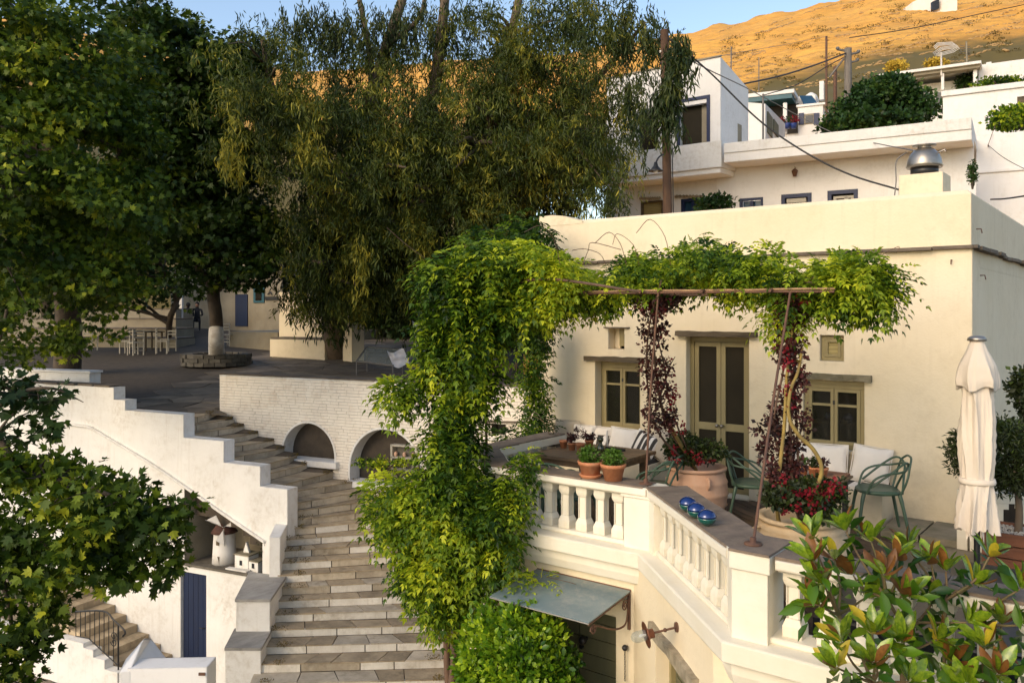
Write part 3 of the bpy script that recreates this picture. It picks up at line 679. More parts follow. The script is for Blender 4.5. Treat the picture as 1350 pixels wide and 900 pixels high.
# ---------------------------------------------------------------- awning, lamp, chain
AH = pY(711, 753, CY); AR = pY(834, 777, CY); az = (AH.z+AR.z)/2
ox0, ox1 = pY(648, 788, 6.02), pY(785, 820, 6.10)
aw = thing('glass_awning', 'frosted glass awning on scrolled iron brackets over the dark double door', 'awning', (AR.x-.5, CY, az))
h0, h1 = Vector((AH.x-.02, CY-.005, az)), Vector((AR.x-.015, CY-.005, az)); e0, e1 = Vector((AH.x-.05, 6.04, -.175)), Vector((AR.x-.02, 6.04, -.175))
mb = MB(); mb.add([h0, h1, e1, e0, h0+Z3*.012, h1+Z3*.012, e1+Z3*.012, e0+Z3*.012], [(3, 2, 1, 0), (4, 5, 6, 7), (0, 1, 5, 4), (1, 2, 6, 5), (2, 3, 7, 6), (3, 0, 4, 7)]); mb.build('glass_sheet', 'awning_glass', aw)
mb = MB(); mb.tube([h0+Z3*.004, h1+Z3*.004], .014, 6); mb.build('back_bar', 'rust_metal', aw)
mb = MB(); mb.tube([e0-Z3*.003+Vector((0, .0, 0)), e1-Z3*.003], .008, 6); mb.build('front_bar', 'steel', aw)
def bracket(x):
    mb = MB(); hz = az-.02; yw = CY-.012
    mb.obox((x-.012, CY-.024, hz-.33), (.024, 0, 0), (0, .02, 0), (0, 0, .34)); mb.tube([(x, yw, hz), (x, 6.05, -.19)], .010, 6)
    mb.tube(bez([(x, yw-.01, hz-.05), (x, yw-.05, hz-.24), (x, yw-.16, hz-.27), (x, yw-.34, hz-.225), (x, 6.22, -.25), (x, 6.12, -.225)]), .009, 6)
    for (cy_, cz_, r0, sg) in ((yw-.075, hz-.09, .055, 1), (6.13, -.255, .05, -1)):
        mb.tube([(x, cy_+sg*r0*(1-k/26)*math.cos(k*.5), cz_+r0*(1-k/26)*math.sin(k*.5)) for k in range(22)], .007, 5)
    mb.build('bracket', 'rust_metal', aw)
bracket(AR.x-.03); bracket(AH.x+.02)
LB = ppl(893, 826, (cA.x, cA.y, 0), nd); lampd = (pd(850, 841, 0)-C0).normalized() if False else None
lt = thing('wall_lamp', 'copper fishing-boat style wall lamp on a long arm above the stone lintel', 'lamp', LB)
LE = ppl(868, 833, LB+nd*.26, nd)
le = LB+nd*.21-Z3*.04; dv = (le-LB).normalized()
mb = MB(); mb.tube([LB-nd*.005, LB+nd*.015], .038, 16); mb.build('wall_plate', 'rust_metal', lt)
mb = MB(); mb.tube([LB, LB+dv*.10], .009, 8); mb.ball(LB+dv*.10, .016); mb.tube([LB+dv*.10, le], .009, 8); mb.build('arm', 'rust_metal', lt)
mb = MB(); n_ = 24; ax1 = dv.cross(Z3).normalized(); ax2 = ax1.cross(dv).normalized()
def axl(prof, mb, O):
    vs = []; k = len(prof)
    for (r, z) in prof:
        for j in range(n_): a_ = 2*PI*j/n_; vs.append(O+dv*z+(ax1*math.cos(a_)+ax2*math.sin(a_))*r)
    mb.add(vs, [(i*n_+j, i*n_+(j+1) % n_, (i+1)*n_+(j+1) % n_, (i+1)*n_+j) for i in range(k-1) for j in range(n_)], 0, True)
axl([(.015, -.02), (.036, -.02), (.036, .015), (.05, .025), (.095, .035), (.10, .042), (.09, .04), (.04, .03)], mb, le); mb.build('shade', 'copper', lt)
mb = MB(); axl([(.038, .04), (.043, .06), (.044, .11), (.036, .14), (.018, .158), (.0, .16)], mb, le); mb.build('glass_globe', 'clear_glass', lt)
mb = MB(); axl([(.008, .04), (.014, .07), (.012, .09), (.0, .10)], mb, le); mb.build('bulb', 'fabric_white', lt)
K = pY(826, 852, CY-.01); kt = thing('door_bell_chain', 'black iron ball with a hanging chain on the wall beside the double door', 'bell chain', K)
mb = MB(); mb.tube([K+Vector((0, .01, 0)), K+Vector((0, -.02, 0))], .012); mb.ball(K+Vector((0, -.03, 0)), .028, 12, 8); mb.build('ball', 'black_metal', kt)
mb = MB()
for i in range(13):
    c_ = K+Vector((0, -.03, -.03-.022*i)); a_ = (i % 2)*PI/2; v_ = Vector((math.cos(a_), math.sin(a_), 0))
    mb.tube([c_+v_*.007*math.cos(t_)+Z3*.013*math.sin(t_) for t_ in [k*PI/4 for k in range(9)]], .0028, 4, cap=False)
mb.build('chain', 'black_metal', kt)
# ================================================================ stairway, arched wall, side walls
WA = Vector((-17.607, 11.454, 0)); wd = Vector((.97573, .21900, 0)).normalized(); wn = Vector((wd.y, -wd.x, 0))   # wn faces the viewer's side
OA = Vector((-13.55, 10.15, 0))
def wpt(s, z, off=0): return WA+wd*s+wn*off+Z3*z
def opt(s, z, off=0): return OA+wd*s+wn*off+Z3*z
def wsz(x, y): q = ppl(x, y, WA, wn); return (q-WA).dot(wd), q.z
def osz(x, y, off=0): q = ppl(x, y, OA+wn*off, wn); return (q-OA).dot(wd), q.z
# --- arched retaining wall
aw_ = thing('arched_wall', 'whitewashed brick retaining wall with two round arches beside the stairs', 'wall', WA)
ARCH = [(2.62, .72, -.75, -.86), (4.66, .90, -.95, -1.22)]
WL, WT, WB = 10.4, .95, -3.7
ns, nzz = wsz(648, 558), wsz(667, 573); NICHE = (ns[0], nzz[0], nzz[1], ns[1])
def archlow(s):
    for c, r, sp, fl in ARCH:
        if abs(s-c) < r: return sp+math.sqrt(max(0, r*r-(s-c)**2))
    return None
mb = MB(); ss = sorted({round(i*.05, 3) for i in range(int(WL/.05)+1)} | {c-r for c, r, _, _ in ARCH} | {c+r for c, r, _, _ in ARCH} | {NICHE[0], NICHE[1]})
for a, b in zip(ss[:-1], ss[1:]):
    la, lb = (archlow(a+1e-4), archlow(b-1e-4)); m_ = (a+b)/2
    rngs = [((la if la is not None else WB), (lb if lb is not None else WB), WT, WT)]
    if NICHE[0] < m_ < NICHE[1]: rngs = [(WB, WB, NICHE[2], NICHE[2]), (NICHE[3], NICHE[3], WT, WT)]
    for z0a, z0b, z1a, z1b in rngs: mb.add([wpt(a, z0a), wpt(b, z0b), wpt(b, z1b), wpt(a, z1a)], [(0, 1, 2, 3)])
mb.build('wall_face', 'joint', aw_)
mb = MB()   # reveals of the arches
for c, r, sp, fl in ARCH:
    prof = [(c-r, fl)]+[(c-r*math.cos(t), sp+r*math.sin(t)) for t in np.linspace(0, PI, 25)]+[(c+r, fl)]
    for (a, za), (b, zb) in zip(prof[:-1], prof[1:]):
        mb.add([wpt(a, za, .016), wpt(b, zb, .016), wpt(b, zb, -.34), wpt(a, za, -.34)], [(3, 2, 1, 0)], 0, True)
        cc = Vector((c, sp)); 
        def o_(s_, z_): v = (Vector((s_, max(z_, sp)))-cc); v = v.normalized()*.05 if v.length > 0 else v; return s_+v.x, z_+v.y
        a2, za2 = o_(a, za); b2, zb2 = o_(b, zb)
        mb.add([wpt(a, za, .016), wpt(b, zb, .016), wpt(b2, zb2, .016), wpt(a2, za2, .016)], [(0, 1, 2, 3)])
mb.build('arch_rim', 'white_lime', aw_)
mb = MB()
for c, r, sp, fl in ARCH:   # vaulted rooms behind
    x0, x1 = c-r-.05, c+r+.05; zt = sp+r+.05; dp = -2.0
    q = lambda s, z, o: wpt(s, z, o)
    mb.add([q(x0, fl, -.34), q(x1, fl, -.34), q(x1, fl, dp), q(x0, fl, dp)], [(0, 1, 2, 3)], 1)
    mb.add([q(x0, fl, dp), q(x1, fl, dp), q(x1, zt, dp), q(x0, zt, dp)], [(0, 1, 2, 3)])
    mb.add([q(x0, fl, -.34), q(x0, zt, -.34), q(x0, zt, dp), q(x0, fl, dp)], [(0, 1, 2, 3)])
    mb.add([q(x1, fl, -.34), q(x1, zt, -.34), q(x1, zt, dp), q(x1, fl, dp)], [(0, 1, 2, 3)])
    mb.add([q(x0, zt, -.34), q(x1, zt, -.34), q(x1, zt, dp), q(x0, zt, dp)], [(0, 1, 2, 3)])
mb.build('alcove', ['dull_shaded_lime', 'dark_stone'], aw_)  # darkened lime puts the alcoves' shade into the wall colour
mb = MB(); c, r, sp, fl = ARCH[0]; mb.obox(wpt(c-r-.04, fl+.25, -.9), wd*.02, -wn*.55, Z3*.95); mb.build('alcove_door', 'cloth_dark', aw_)
mb = MB(); c, r, sp, fl = ARCH[1]; mb.obox(wpt(c-r-.04, fl, -1.9), wd*(2*r+.08), wn*.03, Z3*.32); mb.build('dark_skirting', 'dark_stone', aw_)
mb = MB()
for c, r, sp, fl in ARCH: mb.obox(wpt(c-r+.0, fl-.12, -.30), wd*(2*r+.12), wn*.42, Z3*.14)
mb.build('sill', 'white_lime', aw_)
mb = MB()   # courses of whitewashed bricks, proud of the joints
z = WT-.062; row = 0
while z > -2.6:
    zc = z+.03; forb = []
    for c, r, sp, fl in ARCH:
        if fl < zc < sp: forb.append((c-r-.05, c+r+.05))
        elif sp <= zc < sp+r+.05: h = math.sqrt((r+.05)**2-(zc-sp)**2); forb.append((c-h, c+h))
    if NICHE[2]-.02 < zc < NICHE[3]+.03: forb.append((NICHE[0]-.02, NICHE[1]+.02))
    s = -random.uniform(0, .2) if row % 2 else -.1
    while s < WL:
        l = random.uniform(.17, .34); a, b = max(s, 0), min(s+l-.008, WL); segs = [(a, b)]
        for f0, f1 in forb:
            ns_ = []
            for p, q in segs:
                if q <= f0 or p >= f1: ns_.append((p, q))
                else:
                    if p < f0: ns_.append((p, f0))
                    if q > f1: ns_.append((f1, q))
            segs = ns_
        for p, q in segs:
            if q-p > .02:
                pr = .006+random.uniform(0, .006); dz = random.uniform(-.003, .003)
                mb.obox(wpt(p, z+dz, -.005), wd*(q-p), wn*(pr+.005), Z3*(.054+random.uniform(-.003, .002)))
        s += l
    z -= .066; row += 1
o = mb.build('brick', 'painted_brick', aw_); o['kind'] = 'stuff'
mb = MB(); mb.obox(wpt(0, WB, -.34), wd*.0+wd*.02, wn*.345, Z3*(WT-WB)); mb.obox(wpt(0, WT-.01, -.34), wd*WL, wn*.352, Z3*.035); mb.add([wpt(0, -1.3, -.34), wpt(WL, -1.3, -.34), wpt(WL, WT, -.34), wpt(0, WT, -.34)], [(3, 2, 1, 0)]) if False else None
mb.build('wall_top', 'white_lime', aw_)
s = 0
while s < WL:
    l = random.uniform(.35, .8); e = min(s+l, WL); mb = MB(); jz = random.uniform(0, .008)
    mb.obox(wpt(s+.004, WT+.026, -.36+random.uniform(-.02, .02)), wd*(e-s-.008), wn*(.385+random.uniform(-.02, .015)), Z3*(.022+jz)); mb.build('coping_slab', 'slate', aw_, wpt(s, WT)); s = e
mb = MB(); a, b, c_, d_ = NICHE
mb.add([wpt(a, c_, -.3), wpt(b, c_, -.3), wpt(b, d_, -.3), wpt(a, d_, -.3)], [(0, 1, 2, 3)]); 
for p, q in (((a, c_), (b, c_)), ((b, c_), (b, d_)), ((b, d_), (a, d_)), ((a, d_), (a, c_))): mb.add([wpt(*p), wpt(*q), wpt(*q, -.3), wpt(*p, -.3)], [(0, 1, 2, 3)])
mb.build('niche', 'dark_stone', aw_)
mb = MB(); mb.obox(wpt(a-.28, d_+.01, -.1), wd*(b-a+.7)+Z3*.05, wn*.17, Z3*.03); mb.build('lintel', 'slate', aw_)
mb = MB(); mb.obox(wpt(a-.12, c_-.12, -.1), wd*(b-a+.24), wn*.16, Z3*.05); mb.build('niche_sill', 'white_lime', aw_)

# --- menu rack in the second arch
s_, z_ = wsz(516, 625); s2_, z2_ = wsz(549, 590)
rk = thing('display_rack', 'small white shelf rack of jars standing in the right-hand arch', 'rack', wpt(s_, -1.2, -.05))
zb, zt = -1.22, z2_+.02; sa, sb = s_+.0, s2_+.05
for q in (sa, sb-.04): mb = MB(); mb.obox(wpt(q, zb, -.12), wd*.045, wn*.16, Z3*(zt-zb)); mb.build('upright', 'chair_white', rk)
mb = MB()
for i in range(4):
    mb.obox(wpt(sa, zb+.08+i*(zt-zb-.10)/3, -.12), wd*(sb-sa), wn*.16, Z3*.035)
mb.build('shelf', 'chair_white', rk)
mb = MB(); mb.obox(wpt(sa+.03, zb+.05, -.115), wd*(sb-sa-.06), wn*.012, Z3*(zt-zb-.06)); mb.build('back_board', 'dark_stone', rk)
for i in range(3):
    for j in range(3):
        mb = MB(); p = wpt(sa+.10+j*(sb-sa-.16)/2.4, zb+.115+i*(zt-zb-.10)/3, -.02); mb.lathe([(.028, 0), (.038, .02), (.038, .07), (.022, .09), (.022, .10)], p, 10); mb.build('jar', random.choice(['fabric_white', 'pale_terracotta', 'fabric_beige']), rk, p)

# --- the stairs: nosing ends surveyed step by step
NS = 25; zs = [.1-.145*i for i in range(NS+1)]
lpx = [(252,550),(252,560),(252,571),(270,580),(304.5,587.6),(304.5,602.5),(340,614),(352,624),(368,639),(386,647),(386,663),(386,674),(386,683),(384,695),(384,709),(383,724),(380,741),(378,757),(374,774),(370,790),(366,808),(360,828),(353,850),(347,875),(343,899)]
rpx = [(285,543),(304,552),(320,561),(339.5,570.5),(360,580.6),(374,590),(398,598),(418,607.5),(445,620),(473,633),(501,643)]
Rp = [pz(x, y, zs[i]) for i, (x, y) in enumerate(rpx)]
def onW(P, Q):   # end of the line Q->P on the arched wall's face
    d = P-Q; t = (WA-Q).dot(wn)/d.dot(wn); return Q+d*t
Lp = [pz(x, y, zs[i]) for i, (x, y) in enumerate(lpx)]
Rb = {20: (-10.24, 10.84), 21: (-9.85, 10.74), 22: (-9.55, 10.48), 23: (-9.29, 10.20), 24: (-9.01, 9.89)}
for i in range(11, 25):
    if i >= 20: q = Rb[i]
    else: t = (i-10)/10; q = (Rp[10].x+( -10.24-Rp[10].x)*t, Rp[10].y+(10.84-Rp[10].y)*t)
    Rp.append(Vector((q[0], q[1], zs[i])))
Rp.append(Rp[24]+(Rp[24]-Rp[23])); Lp.append(Lp[24]+(Lp[24]-Lp[23]))
LL, RR = [], []
# smooth the surveyed ends a little
for i in range(25):
    l, r = Lp[i].copy(), Rp[i].copy()
    if 0 < i < 10: r = onW(r, l)
    if i < 10:
        d = (l-r); t = (OA-wn*.30-r).dot(wn)/d.dot(wn); l = r+d*t
    else: l = l+(l-r).normalized()*.16
    if i >= 11: r = r+(r-l).normalized()*.05
    l.z = r.z = zs[i]; LL.append(l); RR.append(r)
for it in range(2):
    L2 = [p.copy() for p in LL]
    for i in range(11, 24): L2[i] = (LL[i-1]+LL[i]*2+LL[i+1])/4
    LL = L2
back = wd*(-.4)+wn*(-.2)
stairs = bpy.data.objects.new('stone_stairs', None); COL.objects.link(stairs); stairs.location = (-12, 9, -3.5); ORG['stone_stairs'] = Vector((-12, 9, -3.5)); stairs['kind'] = 'structure'
def lerp(a, b, t): return a+(b-a)*t
core = MB()
for i in range(25):
    l, r = LL[i], RR[i]
    bl, br = (LL[i-1], RR[i-1]) if i else (l+Vector((-.6, .25, 0)), r+Vector((-.6, .2, 0)))
    outd = Vector(((r-l).y, -(r-l).x, 0)).normalized()
    if outd.dot(l-bl) < 0: outd = -outd
    z = zs[i]; core.prism([(l.x, l.y), (r.x, r.y), (br.x, br.y), (bl.x, bl.y)], z-1.2, z-.022)
    W_ = (r-l).length
    if W_ < .2: continue
    # risers
    n = 2 if i < 8 else random.choice([3, 3, 4]); cuts = [0]+sorted(min(.93, max(.07, (k+random.uniform(-.28, .28))/n)) for k in range(1, n))+[1]
    light = i >= 13
    for a, b in zip(cuts[:-1], cuts[1:]):
        A, B = lerp(l, r, a), lerp(l, r, b); g = (B-A).normalized()*.009; o_ = outd*random.uniform(.004, .014)
        mb = MB(); dz = random.uniform(-.002, .004)
        mb.prism([tuple((A+g+o_)[:2]), tuple((B-g+o_)[:2]), tuple((B-g-outd*.06)[:2]), tuple((A+g-outd*.06)[:2])], z-.143, z-.021)
        m_ = 'marble_riser' if (light and random.random() < (.6 if i < 19 else .97)) else 'step_riser'
        mb.build('riser_stone', m_, stairs, (A.x, A.y, z))
    # treads with slanting joints
    n = random.choice([2, 3]) if i < 9 else random.choice([4, 5, 5, 6]); cuts = [0]+sorted(min(.95, max(.05, (k+random.uniform(-.3, .3))/n)) for k in range(1, n))+[1]
    prevb = 0.
    for k, (a, b) in enumerate(zip(cuts[:-1], cuts[1:])):
        sl_ = random.uniform(-.06, .06) if b < 1 else 0; nb = min(1, max(prevb+.02, b+sl_)); nb = 1 if b == 1 else nb
        A, B, C_, D_ = lerp(l, r, a), lerp(l, r, b), lerp(bl, br, nb), lerp(bl, br, prevb); prevb = nb
        g = (B-A).normalized()*.008; mb = MB()
        front = outd*(.020+random.uniform(-.005, .005))
        zz = z+random.uniform(-.004, .005)
        mb.prism([tuple((A+g+front)[:2]), tuple((lerp(A, B, .5)+front+outd*random.uniform(-.004, .006))[:2]), tuple((B-g+front)[:2]), tuple((C_-g+outd*random.uniform(.010, .035))[:2]), tuple((D_+g+outd*random.uniform(.010, .035))[:2])], z-.019, zz)
        mb.build('tread_stone', random.choice(['step_tread', 'step_tread', 'step_riser']) if i > 17 else 'step_tread', stairs, (A.x, A.y, z))
core.build('stair_core', 'mortar', stairs)
# dirt and dry weeds along the wall side of the upper steps
mb = MB()
for i in range(1, 9):
    r = RR[i]; b_ = RR[i-1]
    mb.prism([tuple((r+(LL[i]-r).normalized()*.22)[:2]), tuple(r[:2]), tuple(b_[:2]), tuple((b_+(LL[i-1]-b_).normalized()*.30)[:2])], zs[i]-.05, [zs[i]+.012, zs[i]+.05, zs[i]+.07, zs[i]+.01])
mb.build('dirt', 'earth', stairs)
# kerb on the far side of the lowest steps
for i in range(19, 25):
    a, b = RR[i-1], (RR[i] if i < 24 else RR[24]+(RR[24]-RR[23])); o1 = (RR[i]-LL[i]).normalized()
    mb = MB(); mb.prism([tuple((a+o1*.01)[:2]), tuple((b+o1*.01)[:2]), tuple((b+o1*.45)[:2]), tuple((a+o1*.45)[:2])], zs[i]-.6, zs[i]+.05); mb.build('kerb_stone', 'coping_stone', stairs, (a.x, a.y, zs[i]))
# --- plaster wall along the left of the stairs
ow = thing('stair_wall', 'stepped white plaster wall down the left side of the stone stairs', 'wall', OA)
seg = []
for (xa, xb, yt) in ((-90, 150, 508), (150, 165, 527), (165, 242, 543.5), (242, 295, 579), (295, 343, 612), (343, 379, 643)):
    sa, _ = osz(xa, yt); sb, _ = osz(xb, yt); _, zt = osz((xa+xb)/2 if xa > 0 else 100, yt); seg.append((sa, sb, zt))
d0, d1 = osz(238, 752), osz(272, 885); DOOR = (d0[0], d1[0], -5.1, d0[1])
n0, n1 = osz(243, 641), osz(346, 712); n2 = osz(285, 750); NI = (n0[0], n1[0], n2[1]); nz0, nz1 = n0[1], n1[1]
def nitop(s): return nz0+(nz1-nz0)*(s-NI[0])/(NI[1]-NI[0])
smax = seg[-1][1]
brk = sorted({DOOR[0], DOOR[1], NI[0], NI[1], *[q for s_ in seg for q in s_[:2]], *[seg[0][0]+k*.4 for k in range(int((smax-seg[0][0])/.4)+1)]})
mb = MB()
for a, b in zip(brk[:-1], brk[1:]):
    m_ = (a+b)/2; tops = [s_[2] for s_ in seg if s_[0] <= m_ <= s_[1]]
    if not tops: continue
    top = tops[0]; rg = [(-5.3, -5.3, top, top)]
    if DOOR[0] < m_ < DOOR[1]: rg = [(DOOR[3], DOOR[3], top, top)]
    if NI[0] < m_ < NI[1]:
        lo = rg[0][0]; rg = [(lo, lo, NI[2], NI[2]), (nitop(a), nitop(b), top, top)]
    for z0a, z0b, z1a, z1b in rg: mb.add([opt(a, z0a), opt(b, z0b), opt(b, z1b), opt(a, z1a)], [(0, 1, 2, 3)])
    mb.add([opt(a, top), opt(b, top), opt(b, top, -.12), opt(a, top, -.12)], [(0, 1, 2, 3)])
for i_, (sa, sb, zt) in enumerate(seg):
    z2 = seg[i_+1][2] if i_+1 < len(seg) else -5.3
    mb.add([opt(sb, z2), opt(sb, z2, -.30), opt(sb, zt, -.30), opt(sb, zt)], [(0, 1, 2, 3)])
for sa, sb, zt in seg:
    zb = -1.0 if sb < smax-.01 else -2.0
    mb.obox(opt(sa, zb, -.30), wd*(sb-sa-.004), wn*.20, Z3*(zt-zb-.004)); mb.add([opt(sa, zt, -.10), opt(sb, zt, -.10), opt(sb, zt, -.30), opt(sa, zt, -.30)], [(0, 1, 2, 3)])
sL, sR = osz(347, 700)[0], smax
mb.obox(opt(sL, -5.3, -.30), wd*(sR-sL-.004), wn*.20, Z3*(5.3-1.9))
mb.build('wall_face', 'white_lime', ow)
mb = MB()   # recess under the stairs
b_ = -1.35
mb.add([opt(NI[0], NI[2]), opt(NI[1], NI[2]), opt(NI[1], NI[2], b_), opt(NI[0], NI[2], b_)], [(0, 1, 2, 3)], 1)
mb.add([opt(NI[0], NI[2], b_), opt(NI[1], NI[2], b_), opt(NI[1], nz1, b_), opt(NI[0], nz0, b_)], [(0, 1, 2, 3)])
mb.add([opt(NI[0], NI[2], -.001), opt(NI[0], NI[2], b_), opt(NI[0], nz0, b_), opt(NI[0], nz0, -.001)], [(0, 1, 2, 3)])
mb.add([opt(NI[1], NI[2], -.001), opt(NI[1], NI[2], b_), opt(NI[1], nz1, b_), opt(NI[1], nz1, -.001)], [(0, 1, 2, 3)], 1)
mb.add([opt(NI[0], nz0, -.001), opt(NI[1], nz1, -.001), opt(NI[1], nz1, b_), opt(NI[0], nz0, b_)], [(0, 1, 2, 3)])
mb.build('recess', ['dull_shaded_lime', 'dark_stone'], ow)
mb = MB(); mb.obox(opt(NI[0]+.0, NI[2]-.02, -.02), wd*(NI[1]-NI[0]), wn*.07, Z3*.045); mb.build('shelf_edge', 'dark_stone', ow)
mb = MB(); pts = [opt(osz(x, y)[0], osz(x, y)[1], .0) for x, y in ((20, 553), (60, 555), (113, 560), (128, 566), (150, 579), (200, 609), (243, 638), (300, 678), (350, 712))]
pts = bez(pts, 4)
for p, q in zip(pts[:-1], pts[1:]): mb.obox(p-Z3*.05-wn*.005, (q-p), wn*.06, Z3*.055)
mb.build('string_course', 'white_lime', ow)
mb = MB(); mb.obox(opt(DOOR[0], DOOR[2], -.14), wd*(DOOR[1]-DOOR[0]), wn*.06, Z3*(DOOR[3]-DOOR[2]-.01)); dr = mb.build('blue_door', 'blue_paint', ow)
for k in range(5):
    w_ = (DOOR[1]-DOOR[0]-.04)/5; mb = MB(); mb.obox(opt(DOOR[0]+.02+k*w_, DOOR[2], -.085), wd*(w_-.008), wn*.015, Z3*(DOOR[3]-DOOR[2]-.03)); mb.build('board', 'blue_paint', dr)
mb = MB(); h = opt(DOOR[1]-.10, -4.05, -.06); mb.tube([h, h+wn*.04, h+wn*.045-wd*.10], .012, 6); mb.build('handle', 'black_metal', dr)
mb = MB()
for p, q, z0, z1 in ((DOOR[0]-.001, DOOR[0], 0, 0),): pass
for (sA) in (DOOR[0], DOOR[1]): mb.add([opt(sA, DOOR[2]), opt(sA, DOOR[2], -.15), opt(sA, DOOR[3], -.15), opt(sA, DOOR[3])], [(0, 1, 2, 3)])
mb.add([opt(DOOR[0], DOOR[3]), opt(DOOR[1], DOOR[3]), opt(DOOR[1], DOOR[3], -.15), opt(DOOR[0], DOOR[3], -.15)], [(0, 1, 2, 3)]); mb.build('door_reveal', 'white_lime', ow)
# slates on the tallest part
for k in range(7):
    mb = MB(); s_ = seg[0][1]-.1-k*.55; mb.obox(opt(s_-.5, seg[0][2]+.003, -.34), wd*.48, wn*(.37+random.uniform(-.03, .03)), Z3*random.uniform(.03, .05)); mb.build('coping_slab', 'slate', ow)
# lower parapet
zt = -1.67; f = [pz(355, 708, zt), pz(369.5, 708, zt), pz(379, 690, zt), pz(363, 690, zt)]
mb = MB(); mb.prism([tuple(v[:2]) for v in f], -5.2, zt); mb.build('lower_parapet', 'white_lime', ow)
# the two marble-topped blocks at the foot
sb_ = thing('stair_side_blocks', 'two stepped whitewashed blocks with grey marble tops at the foot of the stair wall', 'stone blocks', pz(330, 880, -3.5))
def block(zt, f, name):
    pts = [tuple(v[:2]) for v in f]; mb = MB(); mb.prism(pts, -5.2, zt-.045); o = mb.build('block', 'white_lime', sb_)
    c = Vector(((pts[0][0]+pts[2][0])/2, (pts[0][1]+pts[2][1])/2)); e = [tuple(c+(Vector(p)-c)*1.04) for p in pts]
    mb = MB(); l0, r0, r1, l1 = [Vector(p) for p in e]; t = .72
    if name == 1:
        mb.prism([tuple(l0), tuple(r0), tuple(lerp(r0, r1, t)), tuple(lerp(l0, l1, t))], zt-.044, zt); mb.build('marble_top', 'grey_marble', sb_, (*l0, zt)); mb = MB()
        mb.prism([tuple(lerp(l0, l1, t+.01)), tuple(lerp(r0, r1, t+.01)), tuple(r1), tuple(l1)], zt-.044, zt+.003); mb.build('marble_top', 'grey_marble', sb_, (*l1, zt))
    else:
        mb.prism([tuple(l0), tuple(r0), tuple(r1), tuple(l1)], zt-.044, zt); mb.build('marble_top', 'grey_marble', sb_, (*l0, zt))
block(-2.40, [pz(311, 789, -2.4), pz(356, 789, -2.4), pz(376, 760, -2.4), pz(329, 754, -2.4)], 1)
block(-2.95, [pz(297, 853, -2.95), pz(344, 853, -2.95), pz(358, 828, -2.95), pz(310, 828, -2.95)], 2)
# --- model windmill and model chapel in the recess
zS = NI[2]; q = pz(276, 741, zS); q = opt(osz(276, 741)[0], zS, -.42)
wm = thing('model_windmill', 'knee-high white model windmill with dark red cap in the wall recess', 'model windmill', q)
mb = MB(); mb.lathe([(.25, 0), (.235, .25), (.215, .62), (.225, .63), (.225, .65)], q, 24); mb.build('tower', 'white_lime_clean', wm)
mb = MB(); mb.lathe([(.27, .64), (.22, .72), (.02, .98), (.0, 1.0)], q, 24); mb.build('cap', 'mill_roof', wm)
vw = (wn*.75+wd*.66).normalized(); sd_ = vw.cross(Z3)
for (a_, z_, w_) in ((-.15, .42, .07), (-.15, .02, .10)):
    mb = MB(); p = q+(wn*math.cos(a_)-wd*math.sin(a_)*1)*.222+Z3*z_; mb.obox(p-wd*w_/2-wn*.03, wd*w_, wn*.045, Z3*(.10 if z_ > .1 else .17)); mb.build('window' if z_ > .1 else 'door', 'old_wood', wm)
hub = q+wd*.17+wn*.20+Z3*.80; mb = MB(); mb.tube([q+Z3*.80, hub+(wd+wn)*.04], .015, 6); mb.build('axle', 'old_wood', wm)
ax = (wd*.6+wn*.8).normalized(); e1 = ax.cross(Z3).normalized(); e2 = e1.cross(ax)
for k in range(3):
    a_ = .45+k*2*PI/3; r1 = e1*math.cos(a_)+e2*math.sin(a_); r2 = e1*math.cos(a_+.62)+e2*math.sin(a_+.62)
    mb = MB(); mb.tube([hub, hub+r1*.40], .006, 5); mb.add([hub+r1*.04, hub+r1*.38, hub+r2*.30+ax*.02, hub+r1*.04+ax*.006, hub+r1*.38+ax*.006, hub+r2*.30+ax*.026], [(0, 1, 2), (5, 4, 3), (0, 3, 4, 1), (1, 4, 5, 2), (2, 5, 3, 0)]); mb.build('sail', 'white_lime_clean', wm)
q = opt(osz(312, 741)[0], zS, -.30)
hm = thing('model_chapel', 'tiny white model house with two blocks and dark windows beside the model windmill', 'model house', q)
mb = MB(); mb.obox(q-wd*.20-wn*.16, wd*.36, wn*.30, Z3*.30); mb.obox(q+wd*.17-wn*.12, wd*.24, wn*.26, Z3*.21); mb.build('walls', 'white_lime', hm)
mb = MB(); mb.obox(q-wd*.215-wn*.175+Z3*.30, wd*.39, wn*.33, Z3*.025); mb.obox(q+wd*.175-wn*.13+Z3*.21, wd*.25, wn*.28, Z3*.02); mb.build('roof', 'mossy_slab', hm)
for ds, dz, o_ in ((-.04, .10, .141), (.28, .08, .141)):
    mb = MB(); mb.obox(q+wd*(ds-.035)+wn*(o_-.01)+Z3*dz, wd*.07, wn*.012, Z3*.10); mb.build('window', 'cloth_dark', hm)
mb = MB(); mb.obox(q-wd*.32+wn*.16, wd*.56, wn*.12, Z3*.05); mb.build('step', 'white_lime', hm)
mb = MB(); b0 = q-wd*.03+Z3*.325-wn*.05; mb.add([b0-wd*.08, b0+wd*.08, b0+Z3*.22, b0-wd*.08+wn*.05, b0+wd*.08+wn*.05, b0+Z3*.22+wn*.05], [(2, 1, 0), (3, 4, 5), (0, 1, 4, 3), (1, 2, 5, 4), (2, 0, 3, 5)]); mb.build('gable', 'white_lime', hm)

